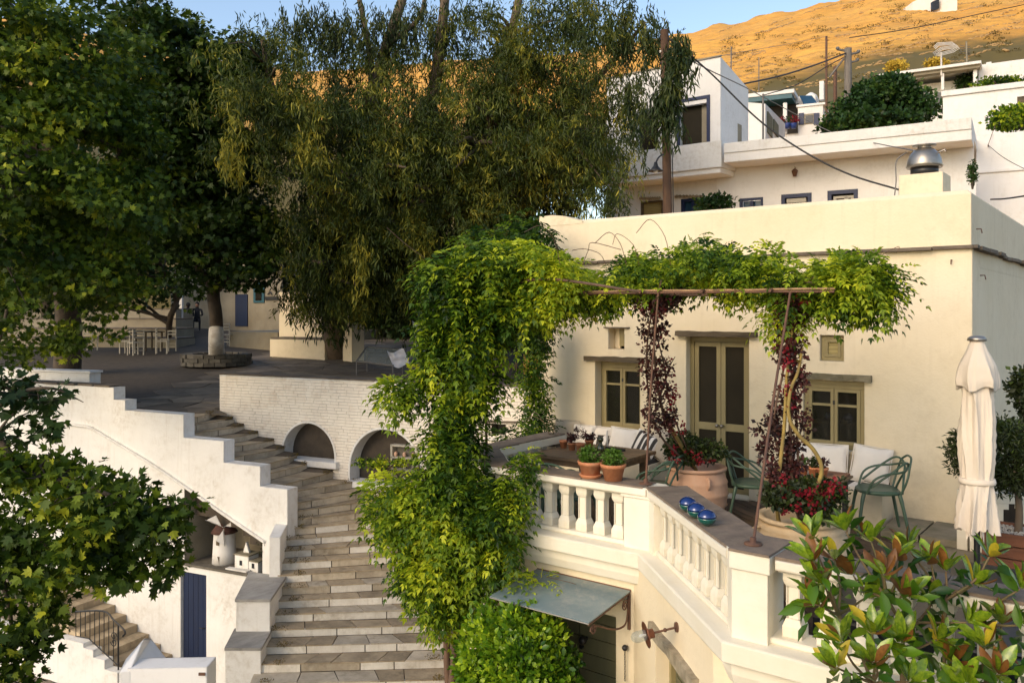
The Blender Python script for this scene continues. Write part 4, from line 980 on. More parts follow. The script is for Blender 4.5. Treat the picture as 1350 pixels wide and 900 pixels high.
# --- the side flight with its iron railing, lower left
OF = 1.35
lw = thing('low_stair_wall', 'low white wall stepping down beside the side flight at lower left', 'wall', opt(-4, -5, OF))
st = [(-90, 110, 838), (110, 123, 855), (123, 138, 868), (138, 155, 884)]
mb = MB(); tops = []
for xa, xb, yt in st:
    sa = osz(xa, yt, OF)[0]; sb = osz(xb, yt, OF)[0]; z_ = osz((max(xa, 30)+xb)/2, yt, OF)[1]; tops.append((sa, sb, z_))
    mb.obox(opt(sa, -5.6, OF-.2), wd*(sb-sa), wn*.2, Z3*(z_+5.6))
mb.build('wall_face', 'white_lime', lw)
sf = bpy.data.objects.new('side_steps', None); COL.objects.link(sf); sf['kind'] = 'structure'; ORG['side_steps'] = Vector((0, 0, 0))
s0_ = tops[-1][1]+.35; z0_ = -5.02
for k in range(9):
    for (o0, o1) in ((.01, random.uniform(.45, .7)), (None, OF-.21)):
        if o0 is None: o0 = last+.008
        last = o1; mb = MB(); mb.obox(opt(s0_-k*.34-.33, -5.5, o0), wd*.33, wn*(o1-o0), Z3*(z0_+.155*k+.155+5.5)); mb.build('step_stone', 'step_tread', sf, opt(s0_-k*.34, z0_, .5))
mb = MB(); mb.obox(opt(s0_-9*.34-4, -5.5, .01), wd*4, wn*(OF-.22), Z3*(z0_+.155*9+5.5)); mb.build('landing', 'flagstone', sf)
rl = thing('iron_railing', 'black iron railing with thin bars beside the side flight', 'railing', opt(tops[-1][0], -4.6, OF-.1))
def rp(x, y): s_, z_ = osz(x, y, OF-.1); return opt(s_, z_, OF-.1)
mb = MB(); mb.tube(bez([rp(95, 806), rp(136, 805), rp(150, 817), rp(162, 828), rp(165, 834), rp(162, 838)], 4), .018, 7); mb.build('hand_rail', 'black_metal', rl)
mb = MB(); mb.tube([rp(100, 838), rp(117, 841), rp(156, 877)], .012, 6); mb.build('bottom_rail', 'black_metal', rl)
for k in range(10):
    x = 100+k*6.2; yt = 805 if x < 136 else 805+(x-136)*.9; yb = 838 if x < 117 else 841+(x-117)*.93
    mb = MB(); mb.tube([rp(x, yt), rp(x, yb)], .009, 5); mb.build('bar', 'black_metal', rl)
mb = MB(); mb.tube([rp(156, 823), rp(156, 900)], .016, 6); mb.build('post', 'black_metal', rl)
mb = MB(); c_ = rp(150, 842)
for sg in (1, -1): mb.tube([c_+wd*(.09*(1-k/18)*math.cos(k*.55)*sg)+Z3*(.09*(1-k/18)*math.sin(k*.55)*sg+sg*.06) for k in range(16)], .008, 5)
mb.build('scroll', 'black_metal', rl)
# --- foreground white wall with the sloping fin
fw = thing('foreground_wall', 'thick white parapet with a sloping triangular fin at the bottom of the photo', 'wall', pd(215, 900, 9))
def q9(x, y, D=9.0): return pd(x, y, D)
lat = CR
mb = MB(); a = q9(168, 881); b = q9(273, 879); dp = CF*.34
top = [a, b, b+dp*.8, a+dp*.8]; low = [Vector((p.x, p.y, -5.2)) for p in top]
mb.add(low+top, [(3, 2, 1, 0), (4, 5, 6, 7), (0, 1, 5, 4), (1, 2, 6, 5), (2, 3, 7, 6), (3, 0, 4, 7)]); mb.build('wall_face', 'white_lime_clean', fw)
mb = MB(); L0 = q9(157, 886, 8.98); L1 = q9(166, 868, 9.1); AP = q9(190, 841, 9.35); AP2 = q9(199, 841, 9.65); Rb_ = q9(229, 880, 9.45); Lb = q9(172, 884, 9.0)
vs = [L0, L1, AP, AP2, Rb_, Lb]; lo = [Vector((p.x, p.y, -5.2)) for p in (L0, Rb_, Lb)]+[Vector((AP2.x, AP2.y, -5.2))]
mb.add(vs+lo, [(0, 5, 2, 1), (5, 4, 3, 2), (0, 6, 8, 5), (5, 8, 7, 4), (4, 7, 9, 3), (3, 9, 6, 0), (0, 1, 3), (1, 2, 3)]); mb.build('fin', 'white_lime_clean', fw)
mb = MB(); p = q9(262, 886, 8.995); mb.obox(p-CF*.01, CR*.07, CF*.02, -Z3*.03); mb.build('rust_stain', 'rust_metal', fw)

# ================================================================ ground
def slab_z(D): return .1+.067*(max(D, 17)-19)
gr = MB(); g_ = 1500
gr.add([(-g_, -g_, -5.25), (g_, -g_, -5.25), (g_, g_, -5.25), (-g_, g_, -5.25)], [(0, 1, 2, 3)]); struct('ground', gr, 'earth')
# street paving at the foot of the stairs
fl, fr = LL[24], RR[24]; dn = (LL[24]-LL[20]); dn.z = 0; dn.normalize(); ac = (fr-fl).normalized()
mb = MB(); c1, c2 = fl-ac*.9, fr+ac*6
mb.prism([tuple((c1-dn*.3)[:2]), tuple((c2-dn*.3)[:2]), tuple((c2+dn*14)[:2]), tuple((c1+dn*14)[:2])], -5.2, zs[24]-.175); struct('street', mb, 'mortar')
sto = bpy.data.objects['street']
def flag_grid(parent, O, eu, ev, nu, nv, su, sv, zf, matn='flagstone', gap=.02, jit=.28, lim=300, keep=None, name='flagstone'):
    pts = {}
    for i in range(nu+1):
        for j in range(nv+1):
            pts[i, j] = O+eu*((i+random.uniform(-jit, jit)+(.5 if j % 2 else 0))*su)+ev*((j+random.uniform(-jit, jit))*sv)
    cnt = 0; rest = MB()
    for j in range(nv):
        for i in range(nu):
            q = [pts[i, j], pts[i+1, j], pts[i+1, j+1], pts[i, j+1]]; c = sum(q, Vector((0, 0, 0)))/4
            if keep and not keep(c): continue
            q = [p+(c-p).normalized()*gap for p in q]
            poly = []
            for k in range(4):
                a, b = q[k], q[(k+1) % 4]; poly += [a, (a+b)/2+Vector((random.uniform(-.03, .03), random.uniform(-.03, .03), 0))*su*2]
            dz = random.uniform(-.004, .008); tgt = MB() if cnt < lim else rest; n = len(poly)
            vs = [(p.x, p.y, zf(p)-.03) for p in poly]+[(p.x, p.y, zf(p)+dz+.01) for p in poly]
            tgt.add(vs, [tuple(range(n, 2*n))]+[(k, (k+1) % n, n+(k+1) % n, n+k) for k in range(n)])
            if cnt < lim: tgt.build(name, matn, parent, c)
            cnt += 1
    if rest.v: o = rest.build('flagstones_beyond', matn, parent); o['kind'] = 'stuff'
flag_grid(sto, fl-ac*.8, ac, dn, 7, 4, .55, .45, lambda p: zs[24]-.17, 'step_tread')
# lower yard paving, lower left
mb = MB(); yo = opt(-9, 0, 1.4); flo = [opt(-12, 0, .0), opt(1.5, 0, .0), opt(1.5, 0, 9), opt(-12, 0, 9)]
mb.prism([tuple(v[:2]) for v in flo], -5.24, -5.10); struct('lower_yard', mb, 'mortar')
flag_grid(bpy.data.objects['lower_yard'], opt(-6.5, 0, 1.4), wd, wn, 8, 4, .5, .45, lambda p: -5.10, 'flagstone')
# plaza
front = [opt(-30, 0, -.3), opt(-12, 0, -.3), opt(-6, 0, -.3), opt(osz(200, 543)[0], 0, -.30), LL[0]+Vector((-.02, .02, 0)), RR[0]+Vector((-.02, .0, 0)), wpt(.03, 0, -.34), wpt(3, 0, -.36), wpt(6, 0, -.36), wpt(9.9, 0, -.36), Vector((-7.7, 19, 0)), Vector((4, 19.2, 0))]
mb = MB(); vs = []; Ds = [None, 22, 26, 30, 36, 46]
for p in front:
    D0 = p.dot(CF); lat_ = p.dot(CR)
    for D in Ds:
        D1 = D0 if D is None else max(D, D0+.02*Ds.index(D)); q = CR*lat_+CF*D1; vs.append((q.x, q.y, slab_z(D1)-.03))
k = len(Ds); mb.add(vs, [(i*k+j, (i+1)*k+j, (i+1)*k+j+1, i*k+j+1) for i in range(len(front)-1) for j in range(k-1)]); mb.add([v for i in range(len(front)) for v in (vs[i*k], (vs[i*k][0], vs[i*k][1], -5.2))], [(2*i, 2*i+1, 2*i+3, 2*i+2) for i in range(len(front)-1)])
struct('plaza_paving', mb, 'mortar'); pl = bpy.data.objects['plaza_paving']
MATS['plaza_far'] = None
def inplaza(c):
    if (c-WA).dot(wd) > -.15 and (c-WA).dot(wn) > -.42: return False
    if (c-OA).dot(wn) > -.45: return False
    D = c.dot(CF); x = 675+FOC*c.dot(CR)/D
    if (c-RR[0]).dot(wd) > -.05 and (c-WA).dot(wn) > -.5: return False
    return D < 40 and 60 < x < 640
flag_grid(pl, CR*-9.6+CF*17.6, CR, CF, 17, 30, .80, .62, lambda p: slab_z(p.dot(CF))-.03, 'flagstone', lim=290, keep=inplaza, gap=.018)
# ================================================================ things on the terrace
def pot(name, label, cat, P, r, h, m='terracotta', group=None, saucer=False):
    t = thing(name, label, cat, P, group); mb = MB()
    mb.lathe([(r*.72, 0), (r*.95, h*.78), (r*1.06, h*.78), (r*1.10, h), (r*.98, h), (r*.9, h*.9), (0.001, h*.9)], P, 24); mb.build('pot', m, t)
    if saucer: mb = MB(); mb.lathe([(r*.80, -.001), (r*1.0, .03), (r*.9, .032)], P, 24); mb.build('saucer', m, t)
    return t
for i, (x, y, lab) in enumerate(((774, 630, 'round basil bush in a terracotta pot on the balustrade, with a saucer under it'), (804, 634, 'round basil bush in a terracotta pot on the balustrade corner, right of its twin'))):
    P = pz(x, y, .913); P.y += .06
    t = pot('potted_basil', lab, 'potted plant', P, .112, .155, saucer=(i == 0), group='pair of potted basil bushes on the balustrade')
    c = np.array([[P.x, P.y, P.z+.21]]); cc = ell_points(c[0], (.10, .075, .10), 60, .6)
    Pp, A, Nn, S, T = clump_leaves(cc, np.full(60, .03), 16, .026, .6)
    leafmesh('foliage', Pp, A, Nn, S, .6, T, T_DIAMOND, 'leaf_basil', tuple(P), t)
# big jars
def jar(name, label, P, rb, rr, h, r0, m, bands, handles):
    t = thing(name, label, 'jar', P); mb = MB(); prof = []
    for k in range(29):
        u_ = k/28; z = h*u_
        r = r0+(rb-r0)*math.sin(min(1, u_/.62)*PI/2)**.9 if u_ < .62 else rb-(rb-rr)*((u_-.62)/.38)**1.8
        for zb in bands: r += .017*math.exp(-((u_-zb)/.020)**2)
        prof.append((r, z))
    prof += [(rr+.035, h+.005), (rr+.04, h+.03), (rr+.02, h+.042), (rr-.03, h+.03), (rr-.04, h-.05), (.001, h-.06)]
    mb.lathe(prof, P, 40, wob=.004); mb.build('body', m, t)
    for a in handles:
        mb = MB(); d = Vector((math.cos(a), math.sin(a), 0)); mb.tube(bez([P+d*(rr+.02)+Z3*h*.93, P+d*(rb+.03)+Z3*h*.90, P+d*(rb+.035)+Z3*h*.80, P+d*(rb-.01)+Z3*h*.72], 4), .015, 7); mb.build('handle', m, t)
    return t
J1 = pd(918, 409, 9.9); J1.z = 0; J2 = pd(1056, 409, 7.35); J2.z = 0
jar('terracotta_jar', 'large pink banded terracotta jar in front of the olive door', J1, .365, .315, .62, .25, 'pale_terracotta', [.12, .36, .58, .80], [math.atan2(-.79, .61)+.15, math.atan2(-.79, .61)+PI])
jar('terracotta_jar', 'large sandy yellow jar beside the balustrade corner pillar', J2, .40, .34, .66, .26, 'sand_jar', [.30, .64, .93], [math.atan2(.61, .79)+PI+.1, math.atan2(.61, .79)+.1])
# glass orbs on the diagonal coping
for i, (x, y, lab) in enumerate(((907, 671, 'blue and green glass orb on the slate coping, farthest of the three'), (918, 679.5, 'blue and green glass orb on the slate coping, middle of the three'), (932, 689, 'blue and green glass orb on the slate coping, nearest of the three'))):
    P = pz(x, y, .93); P.z = .912; r = .070; t = thing('glass_orb', lab, 'glass orb', P, 'three glass orbs on the slate coping')
    c = P+Z3*(r*.86)
    prof_t = [(r*math.cos(a), r*.86+r*.86*math.sin(a)) for a in np.linspace(.04, PI/2-.02, 9)]
    prof_b = [(r*.35, 0)]+[(r*math.cos(a), r*.86+r*.86*math.sin(a)) for a in np.linspace(-PI/2+.4, .0, 8)]
    mb = MB(); mb.lathe([(p[0]*1.015, p[1]) for p in prof_t], P, 28); mb.build('blue_top', 'glass_orb', t)
    mb = MB(); mb.lathe(prof_b, P, 28); mb.build('green_base', 'glass_orb_green', t)
# benches (built masonry) with cushions
bn = thing('wall_bench', 'long white masonry bench under the left window', 'bench', (-6.5, 10.35, 0))
mb = MB(); mb.box((-7.5, 10.06, .0), (-5.42, 10.615, .40)); mb.build('seat_block', 'cream_plaster', bn)
bn2 = thing('wall_bench', 'short white masonry bench under the right window', 'bench', (-3.0, 10.35, 0))
mb = MB(); mb.box((-3.62, 10.10, .0), (-2.47, 10.615, .40)); mb.build('seat_block', 'cream_plaster', bn2)
def striped(mb, P, u, v, wv, n, m0=0):
    for k in range(n): mb.obox(Vector(P)+Vector(u)*(k/n), Vector(u)/n*1.0, v, wv, k % 2)
for (x0, x1, y0, lab) in ((-7.4, -5.46, 10.08, 'charcoal and white striped seat pad on the long left bench'), (-3.58, -2.50, 10.12, 'charcoal and white striped seat pad on the short right bench')):
    t = thing('seat_pad', lab, 'seat pad', (x0, y0, .4)); n = int((x1-x0)/.085)
    for k in range(n):
        mb = MB(); w_ = (x1-x0)/n; mb.box((x0+k*w_, y0-.012, .402), (x0+(k+1)*w_+.0005*(k % 2), 10.58, .455)); mb.build('stripe', ['fabric_white', 'fabric_charcoal'][k % 2], t, (x0+k*w_, y0, .4))
def cushion(label, c, w_, h_, th, yawz, tilt, m='fabric_white', roll=0, stripes=0):
    t = thing('cushion', label, 'cushion', c, None); n = 16; vs = []; fs = []; mi = []
    R_ = Matrix.Rotation(yawz, 3, 'Z') @ Matrix.Rotation(tilt, 3, 'X') @ Matrix.Rotation(roll, 3, 'Y')
    for side in (0, 1):
        for i in range(n+1):
            for j in range(n+1):
                u_, v_ = i/n*2-1, j/n*2-1; e = max(0, (1-abs(u_)**2.6)*(1-abs(v_)**2.6))**.5
                pin = 1-.07*(1-abs(abs(u_)-0)**2)*abs(v_)**3-.0
                x = u_*w_/2*(1-.09*(1-u_*u_)**0*(v_*v_<2)*(1-abs(v_)**2)*abs(u_)**4); z = v_*h_/2*(1-.09*(1-u_*u_)*abs(v_)**4)
                y = (th/2*e+.004*math.sin(9*u_+3*v_))*(1 if side else -1)
                vs.append(R_ @ Vector((x, y, z+h_/2))+Vector(c))
        o = side*(n+1)**2
        for i in range(n):
            for j in range(n):
                q = (o+i*(n+1)+j, o+(i+1)*(n+1)+j, o+(i+1)*(n+1)+j+1, o+i*(n+1)+j+1); fs.append(q if side == 0 else q[::-1]); mi.append((int(i/n*stripes) % 2) if stripes else 0)
    mb = MB(); mb.v = [tuple(v) for v in vs]; mb.f = fs; mb.mi = mi; mb.sm = [True]*len(fs)
    mb.build('cover', [m, 'fabric_charcoal'], t)
    mb = MB(); pts = [R_ @ Vector((a*w_/2*.99, 0, b*h_/2*.99+h_/2))+Vector(c) for a, b in ((-1, -1), (-.5, -.985), (.5, -.985), (1, -1), (.985, 0), (1, 1), (.5, .985), (-.5, .985), (-1, 1), (-.985, 0), (-1, -1))]
    mb.tube(pts, .006, 5, cap=False); mb.build('piping', m, t)
zc = .455
cushion('beige square cushion at the left end of the long bench', (-7.05, 10.42, zc), .44, .40, .13, 0, -.25, 'fabric_beige')
cushion('small white cushion beside the beige one on the long bench', (-6.72, 10.40, zc), .36, .36, .13, .2, -.3, 'fabric_white')
cushion('low white cushion lying behind the table plants on the long bench', (-6.50, 10.50, zc), .40, .34, .12, -.1, -.22, 'fabric_white')
cushion('wide striped cushion behind the small pots on the long bench', (-6.40, 10.33, zc), .48, .26, .12, .1, -.45, 'fabric_white', 0, 7)
cushion('plump white cushion in the middle of the long bench below the window', (-6.03, 10.34, zc), .46, .38, .15, .05, -.30, 'fabric_white', .05)
cushion('tilted charcoal and white striped cushion on the long bench', (-5.72, 10.30, zc), .42, .36, .14, -.1, -.4, 'fabric_white', .3, 9)
cushion('large beige cushion at the right end of the long bench', (-5.50, 10.36, zc), .46, .42, .15, -.35, -.35, 'fabric_beige', .25)
cushion('white cushion half hidden at the left end of the short bench', (-3.50, 10.44, zc), .36, .38, .13, .1, -.2, 'fabric_white')
cushion('cream cushion with piped edge below the right window', (-3.17, 10.40, zc), .46, .42, .14, 0, -.26, 'fabric_beige' if False else 'fabric_white', -.03)
cushion('white cushion leaning at the right end of the short bench', (-2.70, 10.40, zc), .44, .44, .14, .1, -.28, 'fabric_white', .10)
# tables
tb = thing('dining_table', 'long brown wooden table in front of the long bench', 'table', (-5.6, 8.7, 0))
for k in range(8):
    mb = MB(); y0 = 8.12+k*.135; mb.box((-6.0, y0+.003, .735), (-4.86, y0+.132, .772+random.uniform(-.002, .002))); mb.build('board', 'table_wood', tb, (-5.6, y0, .75))
mb = MB(); ring_ = None; mb.box((-5.9, 8.18, .66), (-4.95, 8.21, .735)); mb.box((-5.9, 9.12, .66), (-4.95, 9.15, .735)); mb.box((-5.93, 8.18, .66), (-5.9, 9.15, .735)); mb.box((-4.95, 8.18, .66), (-4.92, 9.15, .735)); mb.build('apron', 'table_wood', tb)
for x in (-5.9, -5.02):
    for y in (8.2, 9.06): mb = MB(); mb.box((x, y, 0), (x+.07, y+.07, .66)); mb.build('leg', 'table_wood', tb)
t2 = thing('tiled_table', 'small square table topped with reddish tiles by the short bench', 'table', (-2.95, 9.1, 0))
for i in range(5):
    for j in range(5):
        mb = MB(); x, y = -3.27+i*.134, 8.66+j*.134; mb.box((x+.003, y+.003, .725), (x+.131, y+.131, .75)); mb.build('tile', 'tile_red' if (i in (3, 4) or j in (0, 4)) else 'fabric_beige', t2, (x, y, .74))
mb = MB(); mb.box((-3.29, 8.64, .70), (-2.58, 9.35, .7245)); mb.build('top_frame', 'table_wood', t2)
for x in (-3.25, -2.67):
    for y in (8.68, 9.26): mb = MB(); mb.box((x, y, 0), (x+.05, y+.05, .70)); mb.build('leg', 'black_metal', t2)
# pots, bottles on the tables
def sprig(t, P, h, r, n, matn, size, wfac=.5, drop=.2):
    cc = ell_points((P.x, P.y, P.z+h*.6), (r, h*.45, r), n, .4); Pp, A, Nn, S, T = clump_leaves(cc, np.full(n, .02), 7, size, .4, droop=drop)
    leafmesh('foliage', Pp, A, Nn, S, wfac, T, T_DIAMOND, matn, tuple(P), t)
def toppt(x, y, z=.773): return pz(x, y, z)
specs = [((743, 590), .052, .095, None, 'small bare terracotta pot, leftmost of the row on the long table'),
         ((754, 593), .050, .09, ('leaf_maroon', .10, .05, .035), 'small terracotta pot with purple leaves, second of the row on the long table'),
         ((765, 595), .054, .10, ('leaf_maroon', .20, .07, .03), 'small terracotta pot with a tall brown heather, third of the row on the long table'),
         ((777, 590), .054, .10, ('leaf_maroon', .08, .08, .035), 'small terracotta pot with dark drooping leaves, right end of the row on the long table')]
for (xy, r, h, f, lab) in specs:
    P = toppt(*xy); t = pot('small_pot', lab, 'potted plant', P, r, h, group='row of small terracotta pots on the long table')
    if f: sprig(t, P+Z3*h, f[1], f[2], 26, f[0], f[3], .35 if f[1] > .15 else .6, -.6 if f[1] > .15 else .4)
P = toppt(728, 587); t = thing('dark_planter', 'low dark square planter with thin arching stems on the long table', 'planter', P)
mb = MB(); mb.box(P-Vector((.09, .07, 0)), P+Vector((.09, .07, .07))); mb.build('box', 'old_wood', t)
mb = MB()
for dx, dz, dy in ((-.30, .42, -.1), (-.15, .30, .1), (.05, .22, 0), (-.45, .35, 0)): mb.tube(bez([P+Z3*.06, P+Vector((dx*.3, dy, dz*.8)), P+Vector((dx*.7, dy, dz)), P+Vector((dx, dy, dz*.75))], 5), .004, 4)
mb.build('stem', 'stalk', t); sprig(t, P+Z3*.07, .10, .05, 12, 'leaf_bush', .03)
P = toppt(792, 597); t = thing('oil_lamp_bottle', 'squat olive green glass bottle on the long table', 'bottle', P)
mb = MB(); mb.lathe([(.03, 0), (.048, .015), (.048, .08), (.018, .11), (.016, .13), (.034, .15), (.034, .18), (.012, .20)], P, 18); mb.build('glass', 'bottle_glass', t)
P = toppt(796, 590); P.x += .05; t = thing('white_candle', 'slim white candle standing behind the green bottle', 'candle', P)
mb = MB(); mb.lathe([(.012, 0), (.010, .22), (.003, .225)], P, 10); mb.build('wax', 'fabric_white', t)
P = toppt(806, 594); t = thing('dark_tray', 'flat dark tray lying on the long table behind the basil pots', 'tray', P)
mb = MB(); mb.obox(P-Vector((.14, .10, 0)), (.28, 0, 0), (0, .2, 0), (0, 0, .008)); mb.build('base', 'black_metal', t); 
for q in ((-.14, -.10, .28, .012), (-.14, .088, .28, .012)): mb = MB(); mb.box(P+Vector((q[0], q[1], .008)), P+Vector((q[0]+q[2], q[1]+q[3], .025))); mb.build('rim', 'black_metal', t)
for (x, y, f, lab) in ((1058, 622, 'leaf_basil', 'little terracotta pot with a pale succulent on the tiled table'), (1073, 624, 'leaf_bush', 'little terracotta pot with dark leaves in the middle of the tiled table'), (1084, 625, 'leaf_maroon', 'little terracotta pot with reddish leaves at the right of the tiled table')):
    P = pz(x, y+3, .752); t = pot('small_pot', lab, 'potted plant', P, .060, .095, group='little pots on the tiled table'); sprig(t, P+Z3*.09, .09, .05, 22, f, .035, .6, -.2)
# stacking chairs with interlaced backs
def make_chair(label, loc, rz):
    t = thing('garden_chair', label, 'chair', (0, 0, 0), 'green plastic garden chairs with interlaced backs')
    m = 'chair_green'; mb = MB(); n = 14; vs = []
    for k in range(n*2):
        a = 2*PI*k/(n*2); x = .235*abs(math.cos(a))**.7*(1 if math.cos(a) > 0 else -1); y = .225*abs(math.sin(a))**.7*(1 if math.sin(a) > 0 else -1)
        vs.append((x, y, 0))
    N_ = len(vs); V = [(x, y, .435+.01*abs(y)*4) for x, y, _ in vs]+[(x*.97, y*.97, .462+.02*(abs(x)/.235)**2) for x, y, _ in vs]+[(x*.6, y*.6, .452) for x, y, _ in vs]
    mb.add(V, [(i, (i+1) % N_, N_+(i+1) % N_, N_+i) for i in range(N_)]+[(N_+i, N_+(i+1) % N_, 2*N_+(i+1) % N_, 2*N_+i) for i in range(N_)]+[tuple(range(2*N_, 3*N_)), tuple(range(N_))[::-1]], 0, True); mb.build('seat', m, t)
    for sx, sy, ex, ey in ((-1, 1, -.25, .25), (1, 1, .25, .25), (-1, -1, -.25, -.27), (1, -1, .25, -.27)):
        mb = MB(); mb.tube(bez([(sx*.19, sy*.18, .445), (sx*.215, sy*.205, .33), (ex, ey, 0)], 4), [.022]*4+[.018]*4+[.013], 7); mb.build('leg', m, t)
    loops = [[(-.235, .16, .45), (-.275, .10, .60), (-.275, -.02, .67), (-.24, -.20, .70), (-.12, -.275, .74), (.0, -.29, .755), (.12, -.275, .74), (.24, -.20, .70), (.275, -.02, .67), (.275, .10, .60), (.235, .16, .45)],
             [(-.20, -.19, .45), (-.24, -.24, .60), (-.20, -.28, .76), (-.10, -.315, .825), (0, -.32, .835), (.10, -.315, .825), (.20, -.28, .76), (.24, -.24, .60), (.20, -.19, .45)],
             [(-.16, -.215, .45), (-.05, -.25, .60), (.10, -.29, .74), (.21, -.23, .79), (.265, -.10, .70), (.24, .12, .52)],
             [(.16, -.215, .45), (.05, -.25, .60), (-.10, -.29, .74), (-.21, -.23, .79), (-.265, -.10, .70), (-.24, .12, .52)]]
    for L_ in loops: mb = MB(); mb.tube(bez(L_, 4), .0125, 7); mb.build('back_rail', m, t)
    t.location = loc; t.rotation_euler = (0, 0, rz); return t
ch0 = make_chair('green garden chair alone at the right, beside the tiled table and short bench', (-2.42, 9.72, .075), math.radians(115))
def chair_copy(label, loc, rz): c = copy_tree(ch0); c.location = loc; c.rotation_euler = (0, 0, rz); c['label'] = label; return c
chair_copy('green garden chair between the big pink jar and the climbing red flowers', (-3.78, 9.55, 0), math.radians(-70))
chair_copy('green garden chair at the right end of the long wooden table', (-4.62, 8.72, 0), math.radians(95))
chair_copy('green garden chair at the long table, nearest the vine', (-5.75, 7.85, 0), math.radians(8))
chair_copy('green garden chair at the long table, between the vine and the basil pots', (-5.15, 7.72, 0), math.radians(-6))
# umbrella
UD = 7.4; UB = pd(1288, 409, UD); UB.z = .0
um = thing('closed_umbrella', 'closed cream canvas parasol tied with a band on a black pole', 'umbrella', UB)
def uz(y): return EYE+(409-y)*UD/FOC
mb = MB(); mb.tube([UB, UB+Z3*uz(450)], .026, 12); mb.build('pole', 'black_metal', um)
mb = MB(); n = 64; lv = [(450, .055, .02), (462, .085, .05), (482, .155, .14), (500, .185, .22), (508, .178, .27), (509, .125, .2), (530, .137, .26), (560, .148, .28), (590, .152, .30), (615, .146, .26), (630, .134, .14), (640, .142, .18), (665, .165, .30), (690, .182, .38), (697, .186, .44)]
n = 144; ly = [v[0] for v in lv]; rows = sorted(set(list(np.linspace(450, 697, 62))+[508.0, 509.0])); vs = []
for k, y in enumerate(rows):
    r = float(np.interp(y, ly, [v[1] for v in lv])); am = float(np.interp(y, ly, [v[2] for v in lv]))
    for j in range(n):
        a = 2*PI*j/n; ph = .25*math.sin(y*.021+a)+.12*mnoise.noise(Vector((math.cos(a)*1.5, math.sin(a)*1.5, y*.02)))
        f = 1-2*abs(math.sin(4*(a+ph)))**.55; g_2 = mnoise.noise(Vector((math.cos(a)*4.5, math.sin(a)*4.5, y*.012)))
        rr = r*(1+am*.5*f-am*.25+.13*g_2*(1 if y > 515 else .4)); dz = 0
        if y > 670: dz = -.035*math.cos(4*a+.6)*(y-670)/27+.03*g_2
        if 482 < y < 508.5: dz = -.05*(.5+.5*math.cos(4*a+.5))*(y-482)/26
        vs.append(UB+Vector((rr*math.cos(a), rr*math.sin(a), uz(y)+dz)))
fs = [(i*n+j, i*n+(j+1) % n, (i+1)*n+(j+1) % n, (i+1)*n+j) for i in range(len(rows)-1) for j in range(n)]
mb.add(vs, fs, 0, True); mb.build('canopy', 'canvas', um)
mb = MB(); mb.lathe([(.143, uz(637)), (.150, uz(634)), (.143, uz(629))], UB, 32, wob=.03); mb.build('strap', 'canvas', um)
for a in (math.atan2(-.61*.6-.79*.5, -.61)+.0, -.9, -1.9):
    mb = MB(); d = Vector((math.cos(a), math.sin(a), 0)); mb.add([UB+d*.06+Z3*uz(672), UB+d*.10+d.cross(Z3)*.05+Z3*uz(675), UB+d*.11+Z3*uz(712), UB+d*.05+d.cross(Z3)*-.04+Z3*uz(680), UB+d*.03+Z3*uz(690)], [(0, 1, 2), (0, 2, 3), (3, 2, 4), (1, 4, 2)], 0); mb.build('canopy_fold', 'yellow_stem' if False else 'canvas', um)
mb = MB(); mb.lathe([(.05, uz(450)), (.078, uz(449)), (.078, uz(446)), (.055, uz(443)), (.01, uz(442))], UB, 24); mb.build('cap', 'steel', um)
bp = thing('black_platform', 'flat black base platform under the closed parasol', 'platform', (-1.2, 7.9, 0))
mb = MB(); mb.box((-1.98, 6.15, .0), (.6, 8.35, .27)); mb.build('frame', 'black_metal', bp)
mb = MB(); mb.box((-1.9, 6.23, .271), (.5, 8.27, .282)); mb.build('top_plate', 'black_metal', bp)
# low white fence behind the parasol
fe = thing('low_white_fence', 'low white fence with round-headed openings behind the potted tree', 'fence', (-1.2, 9.9, 0))
for (x0, x1) in ((-1.655, -1.555), (-1.535, -1.37)):
    mb = MB(); mb.box((x0, 9.78, -.0), (x1, 9.92, .62)); mb.build('pillar', 'balustrade_paint', fe)
A_ = Vector((-1.36, 9.9, 0)); B_ = Vector((.8, 10.9, 0)); dd = (B_-A_).normalized(); nn_ = Vector((dd.y, -dd.x, 0))
mb = MB(); mb.obox(A_+Z3*.50, dd*2.4, -nn_*.10, Z3*.10); mb.build('rail', 'balustrade_paint', fe)
mb = MB(); mb.obox(A_+Z3*.0, dd*2.4, -nn_*.10, Z3*.14); mb.build('plinth', 'balustrade_paint', fe)
for k in range(8):
    mb = MB(); s_ = .0+k*.30; a_ = A_+dd*s_
    mb.obox(a_+Z3*.14, dd*.12, -nn_*.08, Z3*.30); mb.obox(a_+Z3*.44-dd*.05, dd*.22, -nn_*.08, Z3*.06); mb.build('post', 'balustrade_paint', fe)
